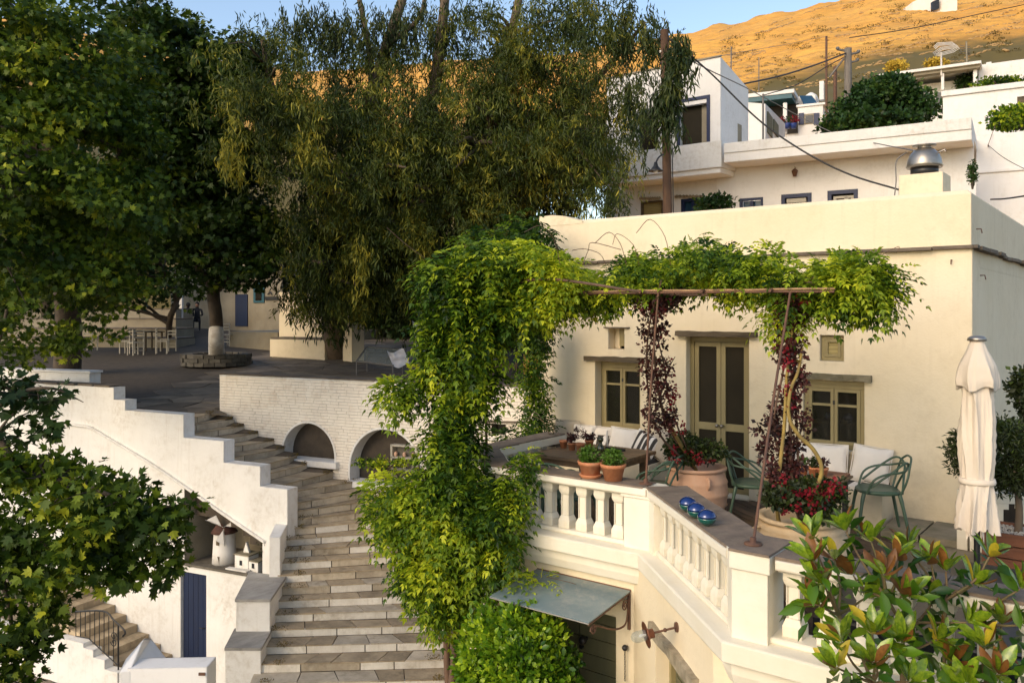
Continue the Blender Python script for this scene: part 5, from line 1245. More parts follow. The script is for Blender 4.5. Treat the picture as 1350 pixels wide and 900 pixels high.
# wooden planter with clipped tree
PC = pd(1342, 409, 8.1); PC.z = 0
pb = thing('planter_tree', 'small clipped tree in a reddish wooden planter with white gravel', 'potted tree', PC)
h_ = EYE-(703-409)*7.9/FOC
for k in range(3):
    mb = MB(); z0 = .03+k*(h_-.03)/3; z1 = z0+(h_-.03)/3-.012; w_ = .27
    for (a, b) in (((-w_, -w_), (w_, -w_+.03)), ((-w_, w_-.03), (w_, w_)), ((-w_, -w_+.03), (-w_+.03, w_-.03)), ((w_-.03, -w_+.03), (w_, w_-.03))): mb.box((PC.x+a[0], PC.y+a[1], z0), (PC.x+b[0], PC.y+b[1], z1))
    o = mb.build('board_course', 'plank_wood', pb)
mb = MB(); mb.box((PC.x-.235, PC.y-.235, .05), (PC.x+.235, PC.y+.235, h_-.05)); mb.build('soil', 'earth', pb)
gp = MB()
for k in range(420): c = Vector((PC.x+random.uniform(-.225, .225), PC.y+random.uniform(-.225, .225), h_-.045+random.uniform(0, .015))); gp.ball(c, random.uniform(.008, .017), 5, 4, sc=(1, .8, .6))
o = gp.build('gravel', 'gravel_white', pb); o['kind'] = 'stuff'
tp = [PC+Z3*(h_-.1), PC+Vector((.01, 0, h_+.2)), PC+Vector((-.02, .01, h_+.5)), PC+Vector((-.03, 0, h_+.8))]
mb = MB(); mb.tube(bez(tp, 4), [.038-.0014*i for i in range(13)], 9)
for k in range(9):
    b0 = PC+Vector((-.02, 0, h_+.35+.05*k)); a = k*2.4; mb.tube(bez([b0, b0+Vector((math.cos(a)*.15, math.sin(a)*.15, .10)), b0+Vector((math.cos(a)*.33, math.sin(a)*.33, .15))], 3), .009, 5)
mb.build('trunk', 'bark_pale', pb)
tcn = EYE-(603-409)*8.1/FOC; cc = ell_points((PC.x-.14, PC.y-.05, tcn), (.46, .36, .42), 520, .45); Pp, A, Nn, S, T = clump_leaves(cc, np.full(520, .07), 24, .055, .3)
leafmesh('crown', Pp, A, Nn, S, .28, T, T_DIAMOND, 'leaf_bush', tuple(PC), pb)
# ---------------------------------------------------------------- pergola frame
pg = thing('pergola_frame', 'thin rusty iron pergola frame with reed bundles above the terrace', 'pergola', (-3.7, 6.8, .9))
BY = 6.95; bz = .5*(pY(700, 387, BY).z+pY(1095, 384, BY).z)
B0, B1 = pY(672, 388, BY), pY(1100, 384, BY)
def beamz(x): return B0.z+(B1.z-B0.z)*(x-B0.x)/(B1.x-B0.x)
p1b = Vector((-3.70, 6.80, .91)); p1t = pY(868, 386, BY)
p2b = Vector((-2.14, 5.42, .93)); p2t = pY(1042, 385, BY)
for a, b in ((p1b, p1t), (p2b, p2t)):
    mb = MB(); mid = (a+b)/2+Vector((.0, 0, 0)); mb.tube(bez([a, mid+Vector((random.uniform(-.02, .02), 0, 0)), b], 5), .0105, 8); o = mb.build('post', 'rust_metal', pg)
    mb = MB(); mb.lathe([(.06, .0), (.06, .012), (.022, .014), (.020, .05)], a, 16); mb.build('foot_plate', 'rust_metal', pg)
P_ = Vector((-5.75, 7.0, .9)); mb = MB(); mb.tube([P_, Vector((-5.75, BY, B0.z))], .015, 8); mb.build('post', 'rust_metal', pg)
for dz, dy in ((0, 0), (.022, .02)):
    mb = MB(); n = 14; mb.tube([B0+(B1-B0)*(k/n)+Vector((0, dy, dz+random.uniform(-.004, .004))) for k in range(n+1)], .010, 7); mb.build('reed_bundle' if dz else 'beam', 'reed' if dz else 'rust_metal', pg)
for k in range(7):
    x = -6.3+k*.62; mb = MB(); mb.tube([(x, BY-.05, beamz(x)+.01), (x, HY+.02, 2.95)], .014, 6); mb.build('rafter', 'rust_metal', pg)
mb = MB()
for k in range(26):
    q = pd(634+k*1.9, 479+random.uniform(-3, 3), 9.6); mb.tube([q, q-Z3*random.uniform(.06, .10)+Vector((random.uniform(-.02, .02), 0, 0))], .006, 4)
o = mb.build('reed_screen', 'reed', pg); o['kind'] = 'stuff'

# blue glass bowls on the inner sill of the right window
for i, (x, lab) in enumerate(((-3.275, 'blue glass bowl seen through the left half of the right window'), (-3.045, 'blue glass bowl seen through the right half of the right window'))):
    P = Vector((x, HY+.20, 1.10)); t = thing('glass_bowl', lab, 'bowl', P); mb = MB(); mb.lathe([(.03, 0), (.065, .03), (.075, .07), (.05, .11), (.02, .125)], P, 20); mb.build('bowl', 'glass_orb', t)
t = thing('inner_shelf', 'dark wooden shelf carrying the blue bowls inside the right window', 'shelf', (-3.2, HY+.2, 1.08)); mb = MB(); mb.box((-3.53, HY+.12, 1.07), (-2.81, HY+.29, 1.098)); mb.build('board', 'old_wood', t)
# ================================================================ plaza furniture and people
def gD(x, y):   # point on the sloping plaza under a pixel
    D = (2.5-.1+.067*19)/((y-409)/FOC+.067); return pd(x, y, D), D
def make_white_chair():
    t = thing('taverna_chair', 'x', 'chair', (0, 0, 0), 'white wooden taverna chairs on the shady plaza')
    for sx in (-.2, .2):
        mb = MB(); mb.box((sx-.018, -.2, 0), (sx+.018, -.165, .93)); mb.build('leg', 'chair_white', t)
        mb = MB(); mb.box((sx-.018, .17, 0), (sx+.018, .205, .45)); mb.build('leg', 'chair_white', t)
    mb = MB(); mb.box((-.21, -.2, .445), (.21, .21, .475)); mb.build('seat', 'chair_white', t)
    for z in (.62, .74, .86): mb = MB(); mb.box((-.18, -.192, z), (.18, -.175, z+.05)); mb.build('slat', 'chair_white', t)
    for z in (.16, .28):
        mb = MB(); mb.box((-.2, -.19, z), (.2, -.175, z+.025)); mb.build('stretcher', 'chair_white', t)
    return t
wc0 = make_white_chair(); wc0['label'] = 'white taverna chair farthest left on the plaza, beside the low wall'
sc_ = 1.0
def chair_at(o, x, y, rz, label, z=None):
    p, D = gD(x, y); o.location = p; o.rotation_euler = (0, 0, rz); o['label'] = label
chs = [(118, 462, .6, 'white taverna chair farthest left on the plaza, half under the big plane tree'),
       (168, 466, 2.2, 'white taverna chair left of a dark table, its back to the low terraces'),
       (179, 468, 1.6, 'white taverna chair left of a dark table, nearest to the viewer there'),
       (213, 466, -.6, 'white taverna chair just right of the first dark table'),
       (222, 463, 3.4, 'white taverna chair behind the pair right of the first dark table'),
       (301, 456, .3, 'white taverna chair right beside the whitewashed trunk'),
       (297, 432, .5, 'white taverna chair on the raised step next to the person in pale blue'),
       (335, 434, 2.8, 'white taverna chair on the raised step, left one by the blue door'),
       (350, 434, .2, 'white taverna chair on the raised step, right one by the cream block')]
for i, (x, y, r, lab) in enumerate(chs):
    o = wc0 if i == 0 else copy_tree(wc0); chair_at(o, x, y, r, lab)
for (x, y, lab) in ((196, 462, 'dark wooden table between the white chairs under the plane tree'), (318, 432, 'dark table on the raised step by the blue door')):
    p, D = gD(x, y); t = thing('taverna_table', lab, 'table', p, 'dark taverna tables on the plaza')
    mb = MB(); mb.box(p+Vector((-.45, -.4, .70)), p+Vector((.45, .4, .74))); mb.build('tabletop', 'old_wood', t)
    for sx in (-.38, .34):
        for sy in (-.34, .30): mb = MB(); mb.box(p+Vector((sx, sy, 0)), p+Vector((sx+.05, sy+.05, .70))); mb.build('leg', 'old_wood', t)
# tree ring of dry stone
p0, D0 = gD(286, 480); ringt = thing('tree_ring', 'low round ring of dark dry stones around the whitewashed tree', 'stone ring', p0)
for L_ in range(3):
    n = 20
    for k in range(n):
        a = 2*PI*(k+.5*L_)/n; a2 = a+2*PI/n*.93; r0_, r1_ = .80+random.uniform(-.04, .04), 1.12+random.uniform(-.04, .04); mb = MB()
        mb.prism([(p0.x+r0_*math.cos(a), p0.y+r0_*math.sin(a)), (p0.x+r1_*math.cos(a), p0.y+r1_*math.sin(a)), (p0.x+r1_*math.cos(a2), p0.y+r1_*math.sin(a2)), (p0.x+r0_*math.cos(a2), p0.y+r0_*math.sin(a2))], p0.z+L_*.13-.02, p0.z+L_*.13+.105+random.uniform(-.01, .01))
        mb.build('stone', 'dark_stone', ringt, (p0.x+math.cos(a), p0.y+math.sin(a), p0.z))
mb = MB(); mb.lathe([(.85, 0), (.85, .28), (.3, .34), (.01, .35)], p0, 20); mb.build('soil', 'earth', ringt)
# facing blocks given two ground points seen in the picture
def facebox(mb, x0, D0, x1, D1, z0, z1, th, mi=0):
    a, b = pd(x0, 409, D0), pd(x1, 409, D1); a.z = b.z = z0; u = b-a; n = Vector((-u.y, u.x, 0)).normalized()
    if n.dot(CF) < 0: n = -n
    mb.obox(a, u, n*th, Z3*(z1-z0), mi); return a, b, n
def zy(y, D): return EYE+(409-y)*D/FOC
# cream block wall and pillar at the plaza's back right
cw = thing('cream_block', 'tall cream plastered block with a low plinth at the back of the plaza', 'wall', pd(395, 460, 30))
mb = MB(); facebox(mb, 368, 31, 425, 30, .7, zy(385, 31), 1.6); mb.build('tall_wall', 'cream_plaster', cw)
mb = MB(); facebox(mb, 356, 30.2, 428, 29.2, .5, zy(447, 30.2), .8); mb.build('plinth', 'cream_plaster', cw)
mb = MB(); facebox(mb, 357, 30.19, 427, 29.19, zy(447, 30.2)+.003, zy(445, 30.2)+.02, .8); mb.build('coping', 'slate', cw)
cp = thing('cream_pillar', 'narrow cream pillar beside the dark eucalyptus trunk', 'pillar', pd(458, 465, 29))
mb = MB(); facebox(mb, 452, 29, 464, 28.6, .5, zy(425, 29), .5); mb.build('shaft', 'cream_plaster', cp)
# steps / raised level with low wall
rs = thing('raised_step', 'low rough plastered step in front of the back house', 'step', pd(330, 450, 33))
mb = MB(); facebox(mb, 302, 33.5, 366, 32, .3, zy(437, 33), 7); mb.build('block', 'dull_shaded_lime', rs)
# low terraced seats on the far left
ts = thing('terraced_seats', 'long low whitewashed terraces rising at the far left of the plaza', 'terraces', pd(100, 460, 34))
for k, (yt, D, h) in enumerate(((447, 33, 0), (434, 34.5, 0), (421, 36, 0), (408, 37.5, 0))):
    mb = MB(); facebox(mb, -90, D+1, 232, D, .5, zy(yt, D), 1.6); mb.build('terrace', 'dull_shaded_lime', ts)
    mb = MB(); facebox(mb, -90, D+.98, 232, D-.02, zy(yt, D)+.002, zy(yt, D)+.05, 1.62); mb.build('coping', 'slate', ts)
fb = thing('white_bench_wall', 'low white bench wall at the left edge of the plaza behind the stair wall', 'bench wall', pd(60, 490, 21))
mb = MB(); facebox(mb, -80, 22, 118, 20.4, -.2, zy(492, 20.4), .35); mb.build('wall', 'white_lime', fb)
mb = MB(); facebox(mb, -80, 21.98, 119, 20.36, zy(492, 20.4)+.002, zy(489, 20.4), .40); mb.build('coping', 'white_lime_clean', fb)
# back house
bh = thing('back_house', 'white house with a blue door and blue window at the back of the plaza', 'house', pd(310, 430, 41))
mb = MB(); A_, B_, n_ = facebox(mb, 225, 43, 372, 39, .5, zy(350, 41), 6); mb.build('wall', 'dull_shaded_lime', bh)  # white wall coloured down to carry the plaza's shade
uu = (B_-A_).normalized(); nf = -n_
def onh(x, y): q = ppl(x, y, A_, nf); return (q-A_).dot(uu), q.z
def rect_on(mb, x0, y0, x1, y1, t, A=None, u=None, nfv=None):
    A = A or A_; u = u or uu; nfv = nfv or nf
    q0, q1 = ppl(x0, y0, A, nfv), ppl(x1, y1, A, nfv); s0, s1 = (q0-A).dot(u), (q1-A).dot(u); A0 = Vector((A.x, A.y, 0))
    mb.obox(A0+u*s0+Z3*q1.z+nfv*.0, u*(s1-s0), nfv*t, Z3*(q0.z-q1.z))
mb = MB(); rect_on(mb, 311, 388, 327, 430, .05); mb.build('door', 'blue_paint', bh)
mb = MB(); rect_on(mb, 335, 372, 349, 399, .05); mb.build('window', 'teal_paint', bh)
mb = MB(); rect_on(mb, 338, 375, 346, 396, .06); mb.build('pane', 'pane_dark', bh)
mb = MB(); rect_on(mb, 350, 391, 368, 395.5, .05); q = ppl(357, 388, A_, nf)
mb.tube([q+uu*(-.15)+nf*.05+Z3*.0, q+uu*.02+nf*.05+Z3*.13, q+uu*.12+nf*.05-Z3*.02], .03, 5); mb.build('wall_lettering', 'black_metal', bh)  # bar and squiggle stand for the dark lettering on the wall
mb = MB(); facebox(mb, 236, 38, 240, 38, .5, zy(370, 38), .15); mb.build('post', 'white_lime', bh)
# tilted glass frame with a white sheet
gp_, gDd = gD(500, 478); gt = thing('leaning_frame', 'tilted metal frame table with a wire mesh top lying near the plaza edge', 'frame', gp_)
v = [pd(470, 476, 25.5), pd(484, 457, 26.3), pd(531, 461, 25.8), pd(518, 482, 25.0)]; 
for a, b in zip(v, v[1:]+v[:1]): mb = MB(); mb.tube([a, b], .03, 6); mb.build('edge_bar', 'cable_grey', gt)
for t in (.25, .5, .75): mb = MB(); mb.tube([lerp(v[0], v[3], t), lerp(v[1], v[2], t)], .012, 5); mb.build('cross_bar', 'cable_grey', gt)
mb = MB(); mb.add([p_+Z3*.01 for p_ in v]+[p_+Z3*.02 for p_ in v], [(0, 1, 2, 3), (7, 6, 5, 4)]); mb.build('glass_sheet', 'clear_glass', gt)
for a in v: mb = MB(); mb.tube([a, Vector((a.x, a.y, slab_z(a.dot(CF))-.02))], .02, 5); mb.build('leg', 'cable_grey', gt)
wt = thing('white_tarp', 'crumpled white sheet hanging over the leaning frame', 'sheet', pd(522, 475, 25)); rr = random.Random(3)
def crumple(px0, py0, px1, py1, D, th, nm, par, m_='white_tarp'):
    n = 9; mb = MB(); vs = []
    for s_ in (0, 1):
        for i in range(n+1):
            for j in range(n+1):
                u_, v_ = i/n, j/n; x = px0+(px1-px0)*u_+(v_*8 if s_ == 0 else v_*8); y = py0+(py1-py0)*v_+3*math.sin(u_*5)
                vs.append(pd(x, y, D+s_*th*(u_*(1-u_)*v_*(1-v_)*16)**.5+.10*mnoise.noise(Vector((u_*4, v_*4, s_*.3)))))
    o = (n+1)**2
    fs = [(i*(n+1)+j, (i+1)*(n+1)+j, (i+1)*(n+1)+j+1, i*(n+1)+j+1) for i in range(n) for j in range(n)]; fs += [tuple(o+k for k in f[::-1]) for f in fs]
    mb.add(vs, fs, 0, True); return mb.build(nm, m_, par)
crumple(510, 462, 532, 482, 25, .35, 'cloth', wt)
bl = thing('pale_bundle', 'pale blue-white bundle behind the vine on the plaza', 'bundle', pd(552, 440, 25)); crumple(543, 422, 560, 462, 25.5, .4, 'cloth', bl)
# people, sitting small and dark in the shade
def person(label, P, rz, cloth, sitting=True):
    P = Vector(P); R_ = Matrix.Rotation(rz, 3, 'Z')
    sk = {'pelvis': (0, 0, .52, .13), 'belly': (0, .01, .70, .12), 'chest': (0, .02, .90, .135), 'neckb': (0, .02, 1.06, .06), 'neck': (0, .03, 1.12, .05), 'head': (0, .05, 1.22, .085), 'crown': (0, .04, 1.31, .075)}
    ed = [('pelvis', 'belly'), ('belly', 'chest'), ('chest', 'neckb'), ('neckb', 'neck'), ('neck', 'head'), ('head', 'crown')]
    for s_, n in ((-1, 'l'), (1, 'r')):
        sk.update({n+'sh': (s_*.19, .02, 1.01, .058), n+'el': (s_*.25, .08, .76, .045), n+'wr': (s_*.15, .30, .74, .032), n+'ha': (s_*.10, .37, .745, .03),
                   n+'hip': (s_*.10, .05, .50, .085), n+'kn': (s_*.14, .46, .50, .06), n+'an': (s_*.14, .44, .09, .045), n+'to': (s_*.15, .58, .04, .035)})
        ed += [('neckb', n+'sh'), (n+'sh', n+'el'), (n+'el', n+'wr'), (n+'wr', n+'ha'), ('pelvis', n+'hip'), (n+'hip', n+'kn'), (n+'kn', n+'an'), (n+'an', n+'to')]
    ks = list(sk); me = bpy.data.meshes.new('person'); me.from_pydata([R_ @ Vector(sk[k][:3]) for k in ks], [(ks.index(a), ks.index(b)) for a, b in ed], [])
    t = thing('person', label, 'person', P); o = link('body', me, t, P); m_ = o.modifiers.new('skin', 'SKIN'); sd = me.skin_vertices[0].data
    for i, k in enumerate(ks): sd[i].radius = (sk[k][3], sk[k][3])
    sd[0].use_root = True; o.modifiers.new('sub', 'SUBSURF').levels = 1; o.modifiers['sub'].render_levels = 1; me.materials.append(MATS[cloth])
    mb = MB(); hd = P+R_ @ Vector((0, .06, 1.25)); mb.ball(hd, .098, 14, 10, sc=(.86, 1, 1.18)); mb.ball(hd+R_ @ Vector((0, .10, -.01)), .016, 6, 5)
    mb.build('head', 'skin', t)
    mb = MB(); mb.ball(hd+R_ @ Vector((0, -.02, .03)), .108, 14, 10, sc=(.92, .98, 1.1)); mb.build('hair', 'hair_dark', t)
    return t
for (x, y, rz, cl, lab) in ((248, 437, 1.0, 'cloth_dark', 'person in dark clothes sitting in the shade, leftmost of the dark pair'), (260, 436, -2.2, 'cloth_dark', 'person in dark clothes sitting nearest the trunk on its left side'),
                            (297, 431, 2.4, 'cloth_pale', 'person in a pale blue top sitting just right of the trunk'), (331, 431, -1.6, 'cloth_red', 'person in dark red sitting by the blue door')):
    p, D = gD(x, y); person(lab, p, rz, cl)
# two dark plants near the seats
# ================================================================ houses up the hill
def front(x0, D0, xv=-750):
    """front line running to a vanishing point: depth at x"""
    return lambda x: D0*(x0-xv)/(x-xv)
class Face:
    """a facade standing between two pixels columns; rect() puts things on it, out() in front of it"""
    def __init__(s, x0, D0, x1, xv=-750):
        f = front(x0, D0, xv); s.a, s.b = pd(x0, 409, D0), pd(x1, 409, f(x1)); s.a.z = s.b.z = 0; s.u = (s.b-s.a).normalized(); s.n = Vector((s.u.y, -s.u.x, 0))
        if s.n.dot(CF) > 0: s.n = -s.n
    def at(s, x, y): return ppl(x, y, s.a, s.n)
    def box(s, mb, x0, y0, x1, y1, t0=0, t1=.05, ref=None, zb=None):
        """pixel rectangle; heights are read at column ref"""
        r = ref if ref is not None else x0
        A, B = s.at(x0, 409), s.at(x1, 409); zt = s.at(r, y0).z; z0 = s.at(r, y1).z if zb is None else zb
        A.z = z0; B.z = z0; mb.obox(A+s.n*t0, B-A, s.n*(t1-t0), Z3*(zt-z0))
def part(f, par, name, m_, x0, y0, x1, y1, t0=0, t1=.05, ref=None, zb=None):
    mb = MB(); f.box(mb, x0, y0, x1, y1, t0, t1, ref, zb); return mb.build(name, m_, par)
# house A: two storeys, left
FA = Face(820, 28.5, 950); hA = thing('two_storey_house', 'white two-storey house with a tall blue-framed window behind the roof', 'house', FA.a)
mb = MB()
zA = FA.at(950, 75).z
hx0 = FA.at(800, 409); hx1 = FA.at(950, 409); w0 = FA.at(895.5, 409); w1 = FA.at(933.5, 409); U_ = FA.u
s_w0, s_w1, sL_, sR_ = [(q-FA.a).dot(U_) for q in (w0, w1, hx0, hx1)]; zw0, zw1 = FA.at(914, 186).z-.3, FA.at(914, 133).z
wL0, wL1 = [(FA.at(x, 409)-FA.a).dot(U_) for x in (840, 868)]; zl0_, zl1_ = FA.at(855, 190).z-.4, FA.at(855, 143).z
lw0, lw1 = [(FA.at(x, 409)-FA.a).dot(U_) for x in (845, 874)]; lw2, lw3 = [(FA.at(x, 409)-FA.a).dot(U_) for x in (898, 928)]
zb0 = FA.at(870, 300).z-.3; zbt = FA.at(860, 265).z; zbt2 = FA.at(912, 261.5).z
wallgrid(mb, FA.a, U_, Z3, sL_, sR_, 0, zA, [(s_w0, s_w1, zw0, zw1), (wL0, wL1, zl0_, zl1_), (lw0, lw1, zb0, zbt), (lw2, lw3, zb0, zbt2)], .25, FA.n)
bk = -FA.n
P00 = FA.a+U_*sR_; dep = bk*7
sl_ = FA.at(950, 75).z; zback = EYE+(409-117)*(P00+dep).dot(CF)/FOC*1.0
kk = 0.5
while kk < 6 and 675+FOC*(P00+bk*kk).dot(CR)/(P00+bk*kk).dot(CF) < 986.5: kk += .02
Q = P00+bk*kk; zq = EYE+(409-117)*Q.dot(CF)/FOC
mb.add([P00, Q, Vector((Q.x, Q.y, zq)), Vector((P00.x, P00.y, zA))], [(0, 1, 2, 3)])
Pl = FA.a+U_*sL_; Ql = Pl+bk*kk
mb.add([Vector((P00.x, P00.y, zA)), Vector((Q.x, Q.y, zq)), Vector((Ql.x, Ql.y, zq)), Vector((Pl.x, Pl.y, zA))], [(0, 1, 2, 3)])
mb.build('wall', 'white_lime_clean', hA)
mb = MB(); mb.obox(FA.a+U_*(sL_)+Z3*(zA-.0)+bk*.01, U_*(sR_-sL_+.04), FA.n*.05, Z3*.05); mb.build('coping', 'dull_shaded_lime', hA)
wn_ = MB(); ring(wn_, FA.a, U_, FA.n, s_w0-.07, s_w1+.07, zw0, zw1+.10, .10, .0, .05); wa = wn_.build('window', 'blue_trim', hA)
k = MB(); bar(k, FA.a, U_, FA.n, s_w0+.02, s_w1-.02, zw0, zw1-.12, -.24, -.20); k.build('pane', 'roller_blind' if False else 'fly_screen', wa)
k = MB(); bar(k, FA.a, U_, FA.n, s_w1-.30, s_w1-.06, zw0, zw1-.14, -.20, -.18); k.build('curtain', 'dull_shaded_lime', wa)
k = MB(); bar(k, FA.a, U_, FA.n, s_w0, s_w1, zw1-.14, zw1-.02, -.1, .03); k.build('shutter_box', 'white_lime_clean', wa)
k = MB(); bar(k, FA.a, U_, FA.n, wL0, wL1, zl0_, zl1_, -.24, -.20); k.build('window', 'pane_dark', hA)
k = MB(); bar(k, FA.a, U_, FA.n, lw0+.02, lw1-.02, zb0, zbt-.05, -.15, -.12); k.build('roller_blind', 'roller_blind', hA)
k = MB(); ring(k, FA.a, U_, FA.n, lw0, lw1, zb0, zbt, .05, -.12, .01); k.build('window_frame', 'old_wood', hA)
k = MB(); ring(k, FA.a, U_, FA.n, lw2, lw3, zb0, zbt2, .09, -.12, .01); wb = k.build('window', 'blue_trim', hA)
k = MB(); bar(k, FA.a, U_, FA.n, (lw2+lw3)/2-.05, (lw2+lw3)/2+.05, zb0, zbt2-.08, -.15, -.02); k.build('sash', 'blue_trim', wb)
k = MB(); bar(k, FA.a, U_, FA.n, lw2+.05, lw3-.05, zb0, zbt2-.08, -.2, -.16); k.build('pane', 'solar', wb)
for (x0, x1, y) in ((846, 873, 261), (893, 932, 258.5)):   # little tile drip courses over the windows
    q0, q1 = FA.at(x0, y), FA.at(x1, y); n = 9
    for i in range(n): mb = MB(); a = lerp(q0, q1, i/n); mb.tube([a, a+FA.n*.12-Z3*.03], .045, 6); mb.build('drip_tile', 'dull_shaded_lime', hA)
k = MB(); q0, q1 = ppl(972.5, 163, P00, U_), ppl(977.5, 185, P00, U_); k.obox(Vector((q0.x, q0.y, q1.z-.4))-U_*.02, q1-q0-Z3*(q1.z-q0.z), U_*.03, Z3*(q0.z-q1.z+.4)); k.build('slit_window', 'dull_shaded_lime', hA)
mb = MB(); mb.add([Q, Ql, Vector((Ql.x, Ql.y, zq)), Vector((Q.x, Q.y, zq))], [(0, 1, 2, 3)]); mb.build('back_wall', 'white_lime_clean', hA)
# balcony box
BF = Face(820, 27.2, 950)
bl0 = BF.at(800, 409); bl1 = BF.at(951, 409); ztB, zbB = BF.at(950, 185).z, BF.at(950, 220).z
mb = MB(); bl0.z = bl1.z = zbB; mb.obox(bl0, bl1-bl0, bk*.16, Z3*(ztB-zbB)); mb.build('balcony_parapet', 'white_lime', hA)
mb = MB(); e1_ = bl1.copy(); mb.obox(e1_-(bl1-bl0).normalized()*.16+bk*.161, (bl1-bl0).normalized()*.16, bk*1.2, Z3*(ztB-zbB)); mb.build('balcony_side', 'white_lime', hA)
mb = MB(); mb.obox(bl0-Z3*.16+bk*.06, bl1-bl0-(bl1-bl0).normalized()*.06, bk*1.35, Z3*.158); mb.build('balcony_slab', 'white_lime_clean', hA)
# house B: long terrace house, centre right
XB = -1150
FB = Face(945, 26.3, 1284, XB); hB = thing('long_terrace_house', 'long low white house with a deep flat parapet and blue windows behind the roof', 'house', FB.a)
holes = []; pxs = [(975, 1006, 261, 285), (1030, 1070, 255.5, 280), (1091, 1131, 250.5, 275), (1185, 1198.5, 246, 270)]
SB = lambda x: (FB.at(x, 409)-FB.a).dot(FB.u)
for x0, x1, y0, y1 in pxs: holes.append((SB(x0), SB(x1), FB.at((x0+x1)/2, y1).z, FB.at((x0+x1)/2, y0).z))
zBt = FB.at(1284, 186).z; mb = MB(); wallgrid(mb, FB.a, FB.u, Z3, 0, SB(1284), 0, zBt, holes, .22, FB.n); mb.build('wall', 'white_lime_clean', hB)
for i, h in enumerate(holes):
    k = MB(); ring(k, FB.a, FB.u, FB.n, h[0], h[1], h[2], h[3], .11 if i else .07, -.12, .015); wb = k.build('window', 'blue_trim', hB)
    k = MB(); bar(k, FB.a, FB.u, FB.n, h[0]+.08, h[1]-.08, h[2], h[3]-.08, -.2, -.16); k.build('pane', ('solar', 'fly_screen', 'fly_screen', 'blue_trim')[i], wb)
    if i == 0: k = MB(); m__ = (h[0]+h[1])/2; bar(k, FB.a, FB.u, FB.n, m__-.05, m__+.05, h[2], h[3]-.09, -.15, -.01); k.build('sash', 'blue_trim', wb)
    if i == 1:
        k = MB(); bar(k, FB.a, FB.u, FB.n, h[0]+.16, h[1]-.16, h[3]-.26, h[3]-.14, -.10, .0); k.build('grille_rail', 'chair_white', wb)
        for j in range(7): k = MB(); x = h[0]+.2+j*(h[1]-h[0]-.4)/6; bar(k, FB.a, FB.u, FB.n, x-.02, x+.02, h[2], h[3]-.26, -.08, -.03); k.build('grille_bar', 'chair_white', wb)
    if i == 2:
        for t_ in ((.14, .30), (.5, .6), (.14, .86)):
            pass
        k = MB(); W__ = h[1]-h[0]; ring(k, FB.a, FB.u, FB.n, h[0]+.16, h[1]-.12, h[2]-.2, h[3]-.17, .07, -.14, -.02); bar(k, FB.a, FB.u, FB.n, h[0]+W__*.55, h[0]+W__*.55+.1, h[2], h[3]-.2, -.14, -.02); k.build('sash', 'chair_white', wb)
# projecting parapet with soffit
PB = Face(954, 25.0, 1281, XB)
def zB(y): return PB.at(1281, y).z
q0, q1 = PB.at(954, 409), PB.at(1281, 409)
mb = MB(); q0.z = q1.z = zB(170); mb.obox(q0, q1-q0, -PB.n*.18, Z3*(zB(155)-zB(170))*1.0); mb.build('parapet', 'white_lime', hB)
mb = MB(); q0.z = q1.z = zB(184); mb.obox(q0-PB.n*.03-Z3*0, q1-q0, -PB.n*1.5, Z3*(zB(170)-zB(184)-.002)); mb.build('roof_slab', 'white_lime_clean', hB)
mb = MB(); mb.obox(q1+Z3*(zB(170)-zB(184)+.002)-(q1-q0).normalized()*.18-PB.n*.181, (q1-q0).normalized()*.18, -PB.n*6, Z3*(zB(155)-zB(170))); mb.build('parapet_side', 'white_lime', hB)
q = FB.at(1049, 228); la = thing('wall_lantern', 'small rusty lantern on the white wall of the long house', 'lantern', q)
mb = MB(); mb.tube([q+Z3*.12, q+FB.n*.12+Z3*.16], .012, 5); mb.build('arm', 'rust_metal', la)
mb = MB(); mb.lathe([(.05, -.12), (.09, .02), (.10, .04), (.02, .12)], q+FB.n*.12, 8); mb.build('lamp_body', 'rust_metal', la)
# white annex at right edge of the frame
FH = Face(1286, 24.5, 1500, -1150); hH = thing('white_side_house', 'tall blank white house cropped by the right edge of the photo', 'house', FH.a)
mb = MB(); FH.box(mb, 1287, 175, 1520, 0, -4, 0, 1330, zb=0); mb.build('wall', 'white_lime_clean', hH)
mb = MB(); FH.box(mb, 1289, 222, 1520, 226, 0, .05, 1330); mb.build('string_course', 'white_lime_clean', hH)
FG = Face(1243, 32, 1460, -1150); hG = thing('white_upper_house', 'white flat-roofed house above the right-hand hedge', 'house', FG.a)
mb = MB(); FG.box(mb, 1243, 128, 1480, 0, -5, 0, 1243, zb=2); mb.build('wall', 'white_lime_clean', hG)
mb = MB(); FG.box(mb, 1241, 121, 1480, 128, -5, .08, 1241); mb.build('parapet', 'white_lime', hG)
k = part(FG, hG, 'window', 'old_wood', 1341, 128, 1356, 137, 0, .03, 1341)
cb = thing('corner_cable_box', 'short rusty wall hook with a wire on the blank white house', 'hook', FH.at(1303, 193))
mb = MB(); q = FH.at(1303, 193); mb.tube([q, q+FH.n*.2], .02, 5); mb.tube([q+FH.n*.2, FH.at(1312, 165)], .008, 4); mb.build('bracket', 'rust_metal', cb)
